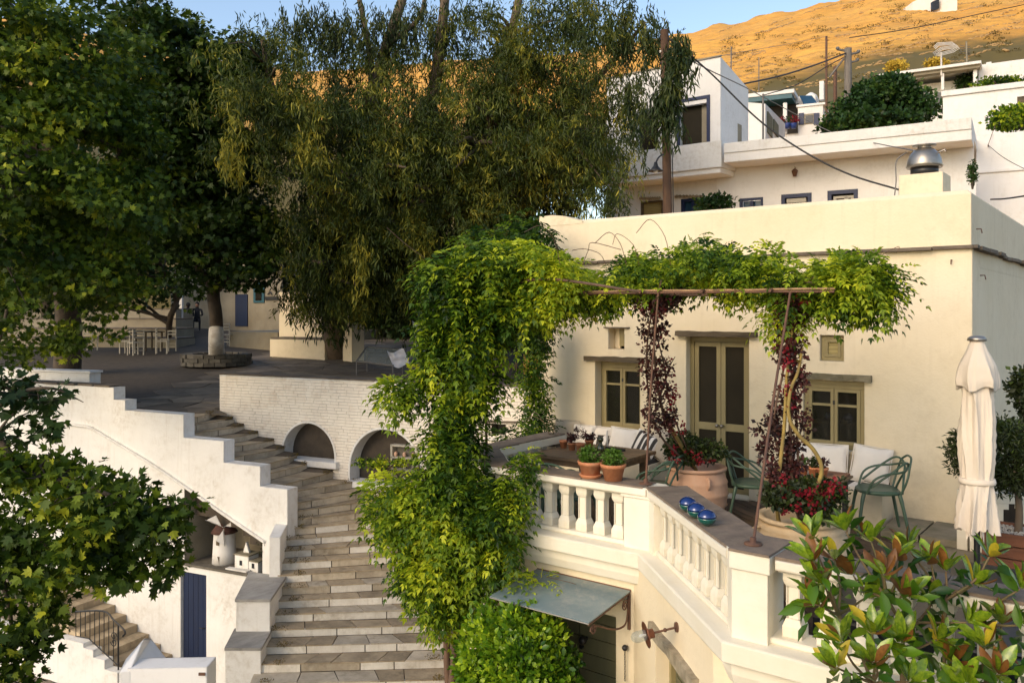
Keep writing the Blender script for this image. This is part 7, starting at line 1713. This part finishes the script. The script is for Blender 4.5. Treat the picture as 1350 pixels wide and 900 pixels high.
# ---- foreground plane tree, lower left: countable large leaves as parts
fb0 = pd(-130, 409, 11); fb0.z = -5.1
ft = thing('plane_tree', 'plane tree branch with large fresh lobed leaves hanging in at lower left', 'tree', fb0, 'plane trees around the plaza')
eF = [E_(25, 620, 10.5, 45, 35, .7), E_(75, 625, 10.5, 55, 30, .7), E_(130, 660, 10.3, 70, 45, .8), E_(195, 680, 10.3, 55, 32, .6), E_(225, 720, 10.5, 28, 36, .4), E_(110, 720, 10.3, 85, 45, .8), E_(175, 750, 10.3, 55, 32, .6), E_(60, 780, 10.3, 45, 32, .7, .9), E_(20, 720, 10.3, 40, 70, .7), E_(20, 850, 10.2, 40, 70, .7, 1.2), E_(55, 830, 10.3, 26, 40, .4), E_(240, 665, 10.5, 22, 8, .3)]
eF2 = [E_(45, 535, 10.8, 40, 22, .6), E_(85, 520, 10.8, 28, 12, .4), E_(15, 510, 10.8, 30, 30, .5), E_(70, 560, 10.8, 30, 14, .4), E_(10, 580, 10.6, 25, 30, .4)]
mb = MB(); P, rs = trunkpath([fb0, pd(-125, 700, 11), pd(-120, 560, 11), pd(-140, 300, 11.5)], [.3, .26, .22, .15]); mb.tube(P, rs, 10)
bpaths = [([pd(-122, 650, 11), pd(-30, 560, 10.8), pd(30, 620, 10.4), pd(110, 640, 10.3), pd(190, 668, 10.3), pd(245, 664, 10.4)], [.10, .07, .05, .035, .02, .008]), ([pd(-122, 700, 11), pd(-20, 700, 10.5), pd(70, 720, 10.3), pd(160, 740, 10.3), pd(215, 770, 10.4)], [.09, .06, .045, .025, .008]),
          ([pd(-30, 560, 10.8), pd(20, 520, 10.8), pd(70, 512, 10.8), pd(110, 530, 10.8)], [.05, .03, .018, .006]), ([pd(-20, 700, 10.5), pd(10, 790, 10.3), pd(20, 880, 10.2)], [.05, .03, .01])]
mid = []
for pts, r in bpaths: P, rs = trunkpath(pts, r); mb.tube(P, rs, 7); mid += [(P[k], rs[k]*.5) for k in range(5, len(P))]
cc = sample(eF, 470, .1); cc2 = sample(eF2, 38, .1)
limbs(mb, None, mid, [tuple(c) for c in list(cc[:70])+list(cc2[:24])], 0, 0, 5, .2); mb.build('trunk', 'bark', ft)
mb = MB(); mb.tube([(0, 0, 0), (0, .05, .0)], .004, 4); tv, tf = T_LOBE
Pp, A, Nn, S, T = clump_leaves(cc, np.full(len(cc), .17), 14, .106, .5, .7, droop=.6, jit=.5); NL = 260
order = np.argsort((Pp-np.array(C0)) @ np.array(CF)); near = order[RG.permutation(800)[:NL]]; rest = np.setdiff1d(np.arange(len(Pp)), near)
leafmesh('foliage', Pp[rest], A[rest], Nn[rest], S[rest], 1.0, T[rest], T_LOBE, 'leaf_plane', tuple(fb0), ft)
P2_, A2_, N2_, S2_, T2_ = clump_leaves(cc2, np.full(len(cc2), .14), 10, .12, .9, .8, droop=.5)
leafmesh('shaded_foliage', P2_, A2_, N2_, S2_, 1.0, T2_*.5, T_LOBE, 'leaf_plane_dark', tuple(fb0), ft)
def leaf_variants(name, tpl, mat_tints):
    out = []
    for m_, tint, wf in mat_tints:
        me = bpy.data.meshes.new(name); me.from_pydata([(v[0]*wf, v[1], v[2]) for v in tpl[0]], [], tpl[1])
        a = me.attributes.new('tint', 'FLOAT', 'FACE'); a.data.foreach_set('value', [tint]*len(tpl[1])); me.materials.append(MATS[m_]); out.append(me)
    return out
def frame_rot(a, n):
    a = Vector(a).normalized(); b = a.cross(Vector(n)).normalized(); c = b.cross(a); return Matrix((b, a, c)).transposed().to_euler()
lv_ = leaf_variants('leaf', T_LOBE, [('leaf_plane', t, 1.) for t in (.25, .5, .7, .85, 1.)])
for i in near:
    o = link('leaf', lv_[int(RG.integers(5))], ft, Vector(Pp[i])); o.rotation_euler = frame_rot(A[i], Nn[i]); s_ = float(S[i]); o.scale = (s_, s_, s_)
# ---- wisteria on the pergola
def pinnate(cent, rad, per, L_, lf, W, npair, matn, name, par, droop=.55, tint0=.0, outw=None):
    K = len(cent); n = K*per; ci = np.repeat(np.arange(K), per); d = rnd_dir(n); P = cent[ci]+d*(rad*RG.random(n)**.5)[:, None]
    ax = unit(d*.8+rnd_dir(n)*.6+np.array([0, 0, -droop*.4])); Ln = L_*(.7+.6*RG.random(n)); sd = unit(np.cross(ax, rnd_dir(n)*.5+np.array([0, 0, 1.]))); nn = np.cross(sd, ax)
    tone = np.clip(.5*RG.random(K)[ci]+.5*RG.random(n)+tint0, 0, 1); PP, AA, NN, SS, TT = [], [], [], [], []
    for k in range(npair):
        u_ = (k+1.)/npair; pt = P+ax*(Ln*u_)[:, None]-np.array([0, 0, 1])*(droop*Ln*u_**2)[:, None]
        for sg in (-1, 1):
            PP.append(pt); AA.append(sd*sg*.9+ax*.55+np.array([0, 0, -.45])); NN.append(nn+RG.normal(size=(n, 3))*.25); SS.append(lf*(1.05-.35*u_)*(.85+.3*RG.random(n))); TT.append(tone)
    PP.append(P+ax*Ln[:, None]-np.array([0, 0, 1])*(droop*Ln)[:, None]); AA.append(ax+np.array([0, 0, -.8])); NN.append(nn); SS.append(np.full(n, lf)); TT.append(tone)
    leafmesh(name, np.concatenate(PP), np.concatenate(AA), np.concatenate(NN), np.concatenate(SS), W, np.clip(np.concatenate(TT)+RG.normal(size=n*(2*npair+1))*.06, 0, 1), T_DIAMOND, matn, tuple(ORG[par.name]), par)
vb = Vector((-5.9, 6.4, -3.5)); vt = thing('wisteria_vine', 'lush bright green wisteria climbing the terrace corner and over the pergola', 'vine', vb)
mb = MB()
for k in range(4):
    ph = k*1.6; pts = [Vector((-5.85+.12*math.cos(ph+z), 6.62+.10*math.sin(ph+z*1.1), z)) for z in np.linspace(-3.5, 2.6, 12)]; P = bez(pts, 4); mb.tube(P, [.045-.02*i/len(P) for i in range(len(P))], 7)
for k in range(5):
    pts = [Vector((x, 7.0+.35*math.sin(x*1.7+k)+.25*k, beamz(x)+.06+.08*math.sin(x*2.3+k*2))) for x in np.linspace(-5.85, -2.3, 12)]; mb.tube(bez(pts, 3), .014, 5)
for k in range(6):   # long shoots that stick up in front of the parapet
    x = 735+k*30+random.uniform(-14, 14); a = pd(x, 350, 8.0); h = random.uniform(14, 60); s_ = random.choice((-1, 1)); mb.tube(bez([a, pd(x+s_*8, 345-h*.6, 7.9), pd(x+s_*random.uniform(10, 30), 345-h, 7.8), pd(x+s_*random.uniform(25, 55), 345-h*random.uniform(.6, .95), 7.7)], 4), .0035, 4)
mb.tube(bez([pd(560, 340, 8.5), pd(535, 322, 8.4), pd(510, 300, 8.3)], 4), .003, 4); mb.tube(bez([pd(1150, 350, 7), pd(1165, 335, 7), pd(1185, 325, 7), pd(1182, 333, 7)], 4), .003, 4)
mb.tube(bez([pd(720, 760, 8), pd(760, 770, 7.9), pd(770, 782, 7.9)], 4), .003, 4)
mb.build('stem', 'brown_stem', vt)
eV = [E_(590, 362, 8.7, 38, 28, .4), E_(645, 345, 8.6, 50, 24, .45), E_(695, 342, 8.5, 40, 18, .45), E_(612, 410, 8.7, 46, 36, .45), E_(668, 398, 8.5, 40, 26, .4), E_(602, 462, 8.7, 36, 30, .35), E_(640, 440, 8.6, 26, 18, .3), E_(700, 392, 8.5, 24, 14, .3), E_(602, 520, 8.7, 32, 34, .35), E_(598, 580, 8.6, 38, 30, .38), E_(575, 430, 8.7, 20, 26, .2),
      E_(555, 645, 8.6, 50, 22, .35, 1.2), E_(605, 640, 8.5, 52, 34, .42), E_(540, 680, 8.5, 46, 26, .35, 1.2), E_(612, 695, 8.4, 58, 36, .42), E_(660, 665, 8.1, 20, 22, .25), E_(670, 720, 8.0, 22, 12, .2), E_(580, 738, 8.5, 54, 28, .4), E_(640, 745, 8.3, 32, 20, .3), E_(592, 785, 8.5, 36, 32, .35), E_(560, 762, 8.5, 28, 16, .25), E_(530, 515, 8.7, 34, 7, .15, 1.2), E_(560, 500, 8.8, 18, 12, .15, .8), E_(500, 650, 8.6, 18, 8, .15, 1.5), E_(640, 500, 8.7, 14, 16, .2)]
cV = sample(eV, 1150, .3)
pinnate(cV, .085, 7, .18, .080, .40, 4, 'leaf_vine', 'foliage', vt)
def band(x0, x1, K, y0, y1):
    out = []
    for _ in range(K):
        x = random.uniform(x0, x1); t = (x-x0)/(x1-x0); Y = random.uniform(7.05, 8.5); top = 2.93-.06*abs(math.sin(x*.05))
        q = pY(x, 380, Y); z = random.uniform(y0, y1)+.10*math.sin(x*.021+1)+.05*math.sin(x*.07); out.append((q.x, q.y, z))
    return np.array(out)
cB_ = band(690, 1150, 850, 2.70, 2.97)
pinnate(cB_, .09, 6, .14, .066, .40, 4, 'leaf_vine', 'foliage', vt, droop=.35, tint0=.16)
eR = [E_(1130, 375, 7.1, 48, 26, .3), E_(1160, 360, 7.1, 24, 14, .2, .7), E_(1060, 400, 7.2, 30, 6, .3, .6), E_(735, 358, 8.3, 36, 14, .3, 1.2), E_(725, 395, 8.4, 24, 14, .25), E_(1030, 412, 7.4, 22, 10, .2)]
pinnate(sample(eR, 270, .2), .08, 6, .16, .064, .40, 4, 'leaf_vine', 'foliage', vt, tint0=.12)
eH = [E_(707, 440, 12.2, 18, 34, .25), E_(703, 500, 12.3, 17, 36, .25), E_(708, 555, 12.2, 17, 28, .25), E_(690, 300, 12.3, 28, 16, .3), E_(650, 320, 10.5, 45, 16, .5), E_(715, 330, 12.0, 16, 30, .25), E_(680, 575, 11, 22, 10, .2)]
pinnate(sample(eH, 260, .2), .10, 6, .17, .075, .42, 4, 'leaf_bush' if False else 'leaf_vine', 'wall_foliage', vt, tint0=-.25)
# sprigs over the awning and railing
pinnate(sample([E_(700, 768, 7.9, 26, 6, .1), E_(690, 610, 8.2, 16, 14, .15), E_(675, 650, 8.0, 16, 26, .15)], 60, .2), .06, 5, .16, .06, .42, 4, 'leaf_vine', 'foliage', vt, tint0=.2)
# ---- laurel hedge
hb = pd(690, 409, 7.7); hb.z = -3.5; ht = thing('laurel_bush', 'dense rounded bush of small glossy green leaves in front of the dark double door', 'bush', hb)
eHd = [E_(650, 900, 7.7, 48, 100, .55), E_(690, 905, 7.6, 70, 105, .6), E_(715, 940, 7.5, 55, 90, .5)]
cc = sample(eHd, 900, .80); Pp, A, Nn, S, T = clump_leaves(cc, np.full(900, .085), 26, .058, .8, .9)
leafmesh('foliage', Pp, A+np.array([0, -.2, .5]), Nn, S, .62, T, T_OVAL, 'leaf_laurel', tuple(hb), ht)
mb = MB()
for k in range(14): a = k*2.4; mb.tube(bez([hb, hb+Vector((math.cos(a)*.2, math.sin(a)*.2, 1.2)), hb+Vector((math.cos(a)*.35, math.sin(a)*.35, 2.5))], 3), .02, 5)
mb.build('stem', 'bark', ht)
# ---- bougainvilleas
def boug(label, J, rimz, paths, bushe, nb, leafe, nlf, flowe, nfl, fsize=.035):
    t = thing('bougainvillea', label, 'climbing plant', Vector((J.x, J.y, rimz-.05)))
    for m_, pts, r in paths: mb = MB(); P, rs = trunkpath(pts, r); mb.tube(P, rs, 7); mb.build('stem', m_, t)
    cc = sample(bushe, nb, .3); Pp, A, Nn, S, T = clump_leaves(cc, np.full(nb, .05), 12, .042, .5); leafmesh('bush_foliage', Pp, A, Nn, S, .75, T, T_DIAMOND, 'leaf_bush', tuple(ORG[t.name]), t)
    cc = sample(leafe, nlf, .1); Pp, A, Nn, S, T = clump_leaves(cc, np.full(nlf, .045), 8, .040, .4); leafmesh('climbing_foliage', Pp, A, Nn, S, .72, T, T_DIAMOND, 'leaf_maroon', tuple(ORG[t.name]), t)
    cc = sample(flowe, nfl, .3); Pp, A, Nn, S, T = clump_leaves(cc, np.full(nfl, .028), 9, fsize, .3); leafmesh('flowers', Pp, A, Nn, S, .9, T, T_DIAMOND, 'red_petal', tuple(ORG[t.name]), t)
    return t
jb = J1+Z3*.60
def q_(x, y, D): return pd(x, y, D)
boug('bougainvillea climbing from the pink jar with red flowers down its right side', J1, .62,
     [('brown_stem', [jb, q_(880, 560, 9.4), q_(866, 500, 8.8), q_(862, 440, 8.2), q_(868, 385, 7.8)], [.018, .015, .012, .01, .008]), ('brown_stem', [jb, q_(868, 570, 9.2), q_(853, 500, 8.7), q_(856, 430, 8.1), q_(872, 370, 7.7)], [.014, .012, .01, .008, .006]),
      ('yellow_stem', [jb, q_(900, 590, 9.6), q_(886, 565, 9.4), q_(875, 540, 9.2)], [.022, .022, .02, .012]), ('brown_stem', [jb, q_(885, 540, 9.2), q_(875, 480, 8.7), q_(860, 420, 8.1)], [.012, .01, .008, .006]), ('brown_stem', [q_(866, 540, 9.1), q_(880, 490, 8.9), q_(890, 470, 8.8)], [.008, .006, .004])],
     [E_(918, 595, 9.8, 40, 17, .30), E_(900, 585, 9.8, 22, 14, .2)], 260,
     [E_(866, 400, 8.0, 26, 22, .15, 1.6), E_(862, 440, 8.2, 20, 26, .12), E_(858, 490, 8.6, 16, 34, .10), E_(872, 500, 8.8, 18, 36, .12), E_(878, 550, 9.2, 18, 30, .12), E_(860, 550, 9.0, 12, 28, .10), E_(884, 395, 7.8, 22, 12, .12)], 330,
     [E_(893, 560, 9.3, 12, 16, .1), E_(885, 520, 9.0, 9, 24, .08), E_(893, 600, 9.5, 16, 12, .12, 1.3), E_(922, 602, 9.5, 32, 10, .15, 1.0), E_(875, 480, 8.8, 10, 12, .08), E_(865, 410, 8, 16, 12, .1)], 55, .027)
jb = J2+Z3*.62
boug('bougainvillea with thick twisting yellow stems climbing from the sandy jar beside the pillar', J2, .66,
     [('yellow_stem', [jb, q_(1028, 690, 7.3), q_(1026, 640, 7.2), q_(1034, 560, 7.2), q_(1037, 500, 7.2), q_(1044, 440, 7.2), q_(1046, 392, 7.2)], [.020, .019, .018, .016, .014, .012, .010]),
      ('yellow_stem', [q_(1062, 655, 7.1), q_(1078, 638, 7.1), q_(1083, 615, 7.1), q_(1072, 592, 7.1), q_(1052, 572, 7.1), q_(1040, 548, 7.1), q_(1042, 515, 7.1), q_(1052, 490, 7.1), q_(1058, 458, 7.1)], [.020, .019, .018, .018, .018, .016, .015, .013, .010]),
      ('yellow_stem', [q_(1018, 650, 7.2), q_(1035, 657, 7.1), q_(1052, 668, 7.1)], [.022, .022, .018]), ('yellow_stem', [jb, q_(1070, 680, 7.2), q_(1062, 655, 7.1)], [.024, .024, .024]),
      ('brown_stem', [jb, q_(1045, 640, 7.3), q_(1042, 560, 7.3), q_(1048, 480, 7.3), q_(1046, 400, 7.3)], [.02, .018, .016, .014, .01]), ('brown_stem', [jb, q_(1036, 620, 7.3), q_(1020, 560, 7.3), q_(1034, 480, 7.3), q_(1040, 400, 7.3)], [.014, .012, .012, .01, .008]), ('brown_stem', [jb, q_(1052, 600, 7.3), q_(1048, 520, 7.3), q_(1038, 450, 7.3), q_(1050, 390, 7.2)], [.014, .012, .010, .008, .006])],
     [E_(1060, 650, 7.2, 50, 22, .30), E_(1092, 650, 7.2, 24, 20, .2), E_(1028, 655, 7.1, 22, 18, .2), E_(1080, 678, 6.95, 24, 8, .12, .8)], 330,
     [E_(1044, 410, 7.2, 22, 26, .12, 1.3), E_(1040, 460, 7.2, 20, 28, .12), E_(1036, 530, 7.3, 16, 30, .12), E_(1020, 560, 7.3, 14, 26, .1), E_(1010, 590, 7.3, 10, 22, .1), E_(1042, 600, 7.3, 16, 36, .12), E_(1050, 500, 7.2, 14, 26, .1), E_(1060, 560, 7.2, 10, 30, .08, .6), E_(1022, 630, 7.2, 14, 24, .1), E_(1000, 565, 7.3, 8, 12, .08, .6)], 400,
     [E_(1080, 650, 6.95, 28, 16, .08), E_(1050, 672, 6.88, 34, 6, .06, 1.0), E_(1040, 530, 7.1, 8, 24, .06, .6), E_(1100, 645, 6.95, 14, 14, .08, .8), E_(1034, 640, 7.0, 14, 20, .06, .6), E_(1036, 480, 7.1, 10, 30, .06, .5), E_(1058, 395, 7.1, 12, 10, .08, .5)], 46, .030)
# ---- magnolia, bottom right: whorls of large leaves, every leaf a part
mgb = pd(1215, 409, 4.7); mgb.z = -3.4
mg = thing('magnolia_shrub', 'magnolia shrub with glossy green and rusty brown leaves at the bottom right', 'shrub', mgb)
wh_ = [(1070,704,4.6),(1115,692,4.8),(1073,732,4.5),(1100,730,4.7),(1086,762,4.5),(1080,790,4.5),(1149,707,4.8),(1183,731,4.6),(1165,750,4.5),(1198,716,4.8),(1228,736,4.7),(1189,776,4.5),(1247,745,4.7),(1304,726,4.6),(1283,763,4.6),(1345,768,4.5),(1110,838,4.4),(1104,872,4.3),(1150,828,4.4),(1152,866,4.3),(1189,838,4.4),(1274,812,4.5),(1298,845,4.4),(1320,815,4.5),(1228,788,4.7),(1348,815,4.4),(1198,890,4.3),(1274,893,4.4),(1235,835,4.5),(1140,780,4.7),(1316,880,4.3),(1125,750,4.8),(1255,865,4.5),(1345,870,4.3)]
joints = [pd(1190, 860, 4.6), pd(1245, 880, 4.6), pd(1150, 900, 4.5), pd(1300, 900, 4.5), pd(1170, 790, 4.6), pd(1247, 790, 4.65), pd(1210, 820, 4.6), pd(1290, 820, 4.55), pd(1105, 810, 4.6)]
mb = MB()
for j, par_ in ((0, None), (1, None), (2, None), (3, None), (4, 0), (5, 1), (6, 0), (7, 3), (8, 2)):
    a = mgb+Vector((random.uniform(-.2, .2), random.uniform(-.2, .2), 0)) if par_ is None else joints[par_]; b = joints[j]; mb.tube(bez([a, lerp(a, b, .5)+Vector((random.uniform(-.03, .03), random.uniform(-.03, .03), 0)), b], 5), [.017 if par_ is None else .010]*11, 7)
wp = []
for x, y, D in wh_:
    w_ = pd(x, y+8, D); a = min(joints, key=lambda q: (q-w_).length+(2 if q.z > w_.z-.02 else 0)); mb.tube(bez([a, lerp(a, w_, .55)+Vector((random.uniform(-.03, .03), random.uniform(-.03, .03), -.01)), w_], 4), [.009-.0005*k for k in range(9)], 6); wp.append((w_, (w_-a).normalized()))
mb.build('stem', 'stalk', mg)
MT = (np.array([(0,0,0),(-.16,.18,.04),(-.25,.42,.075),(-.24,.66,.075),(-.12,.88,.03),(0,1.,-.05),(.12,.88,.03),(.24,.66,.075),(.25,.42,.075),(.16,.18,.04),(0,.2,0),(0,.44,.0),(0,.68,-.01)], float),
      [(0,10,1),(1,10,11,2),(2,11,12,3),(3,12,5,4),(0,9,10),(10,9,8,11),(11,8,7,12),(12,7,6,5)])
mlv = leaf_variants('leaf', MT, [('magnolia_green', .5, 1.), ('magnolia_green', .5, .85), ('magnolia_brown', .5, .95), ('magnolia_yellow', .5, .9)])
for me in mlv:
    for p_ in me.polygons: p_.use_smooth = True
cnt = 0
for w_, ax in wp:
    ax = (ax+Z3*.7).normalized(); e1 = ax.cross(Vector((.3, .5, .1))).normalized(); e2 = ax.cross(e1); n = 9
    for k in range(n):
        if cnt >= 298: break
        a = k*2.4+random.uniform(-.3, .3); inner = k/n; open_ = 1.10-.85*inner+random.uniform(-.15, .15)
        d = ax*math.cos(open_)+(e1*math.cos(a)+e2*math.sin(a))*math.sin(open_); nr = ax*math.sin(open_)-(e1*math.cos(a)+e2*math.sin(a))*math.cos(open_)
        L_ = random.uniform(.12, .175)*(1.1-.25*inner)
        v_ = random.random(); me = mlv[2] if (v_ < .10+.32*inner) else (mlv[3] if v_ > .95 else mlv[int(v_*10) % 2])
        o = link('leaf', me, mg, w_+d*.008); o.rotation_euler = frame_rot(d, -nr if v_ < .1 else nr); o.scale = (L_*.78, L_, L_*.9); cnt += 1
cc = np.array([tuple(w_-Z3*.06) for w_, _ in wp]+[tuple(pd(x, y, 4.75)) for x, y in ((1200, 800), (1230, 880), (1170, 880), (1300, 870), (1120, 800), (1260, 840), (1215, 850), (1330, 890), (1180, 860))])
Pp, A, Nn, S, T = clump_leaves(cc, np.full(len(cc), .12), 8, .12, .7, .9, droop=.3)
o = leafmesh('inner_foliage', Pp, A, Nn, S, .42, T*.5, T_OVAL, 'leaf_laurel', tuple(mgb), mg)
# ---- fig tree and greenery up the hill
fgb = pd(1150, 409, 40); fgb.z = 6
tree('fig_tree', 'broad dark green fig tree behind the long house parapet', None, fgb, [([fgb, pd(1150, 150, 40)], [.2, .1])],
     [E_(1160, 126, 40, 40, 22, 1.8), E_(1128, 143, 39, 28, 16, 1.4), E_(1190, 140, 40, 34, 18, 1.8), E_(1098, 166, 38, 14, 8, .8), E_(1218, 152, 39, 22, 12, 1.2), E_(1160, 163, 38, 56, 14, 1.5), E_(1180, 115, 41, 22, 14, 1.2), E_(1140, 118, 41, 20, 12, 1.2)], 900, 24, .34, .19, .85, T_OVAL, 'leaf_fig', 'bark', 12)
def shrub(name, label, x, y, D, rx, ry, rd, K, size, m_, zg=None, cat='shrub', W=.7):
    b = pd(x, y+ry, D); 
    if zg is not None: b.z = zg
    t = thing(name, label, cat, b); cc = ell_points(pd(x, y, D), (rx*D/FOC, ry*D/FOC, rd), K, .3); Pp, A, Nn, S, T = clump_leaves(cc, np.full(K, size*1.6), 14, size, .5)
    leafmesh('foliage', Pp, A, Nn, S, W, T, T_DIAMOND, m_, tuple(b), t)
    mb = MB()
    for k in range(5): mb.tube([b-Z3*.1, Vector(cc[k])], .012*D/10, 5)
    mb.build('stem', 'bark', t); return t
shrub('garden_shrub', 'bushy green shrub growing over the white wall at the right edge', 1340, 156, 27, 34, 12, .7, 160, .14, 'leaf_vine')
shrub('garden_shrub', 'small dark shrub behind the roof below the balcony corner', 945, 270, 24, 26, 9, .4, 60, .13, 'leaf_fig')
shrub('climbing_plant', 'dark creeper hanging on the corner of the long white house', 1282, 228, 21, 3, 16, .1, 60, .05, 'leaf_fig')
shrub('climbing_plant', 'green creeper hanging from the porch roof of the upper house', 1278, 108, 51, 22, 8, .5, 60, .2, 'leaf_fig')
shrub('garden_shrub', 'low green shrubs along the ruined wall at the right edge', 1320, 112, 46, 40, 8, .8, 90, .2, 'leaf_vine')
shrub('climbing_plant', 'dark leaves at the right edge of the photo beside the cream house', 1352, 520, 9.3, 10, 34, .25, 80, .06, 'leaf_bush')
shrub('dry_weed', 'straggly weeds growing in the wall recess beside the model chapel', 348, 714, 16.6, 7, 18, .12, 26, .03, 'leaf_bush')
shrub('creeper', 'yellow-green creeper along the sill of the right-hand arch', 505, 610, 17.2, 40, 6, .2, 40, .07, 'leaf_vine')
for (x, y, D, lab) in ((130, 96, 120, 'pale'),): pass
# small weeds on the steps
rw = np.array([tuple(RR[i]-(RR[i]-LL[i]).normalized()*random.uniform(0, .35)+Z3*.03) for i in range(0, 25) for _ in range(5)]+[tuple(LL[i]+(RR[i]-LL[i]).normalized()*random.uniform(.1, .5)+Z3*.02) for i in range(12, 25) for _ in range(4)])
Pp, A, Nn, S, T = clump_leaves(rw, np.full(len(rw), .07), 20, .032, .3, .4); leafmesh('weeds_and_litter', Pp, A, Nn, S, .4, T, T_DIAMOND, 'leaf_scrub')
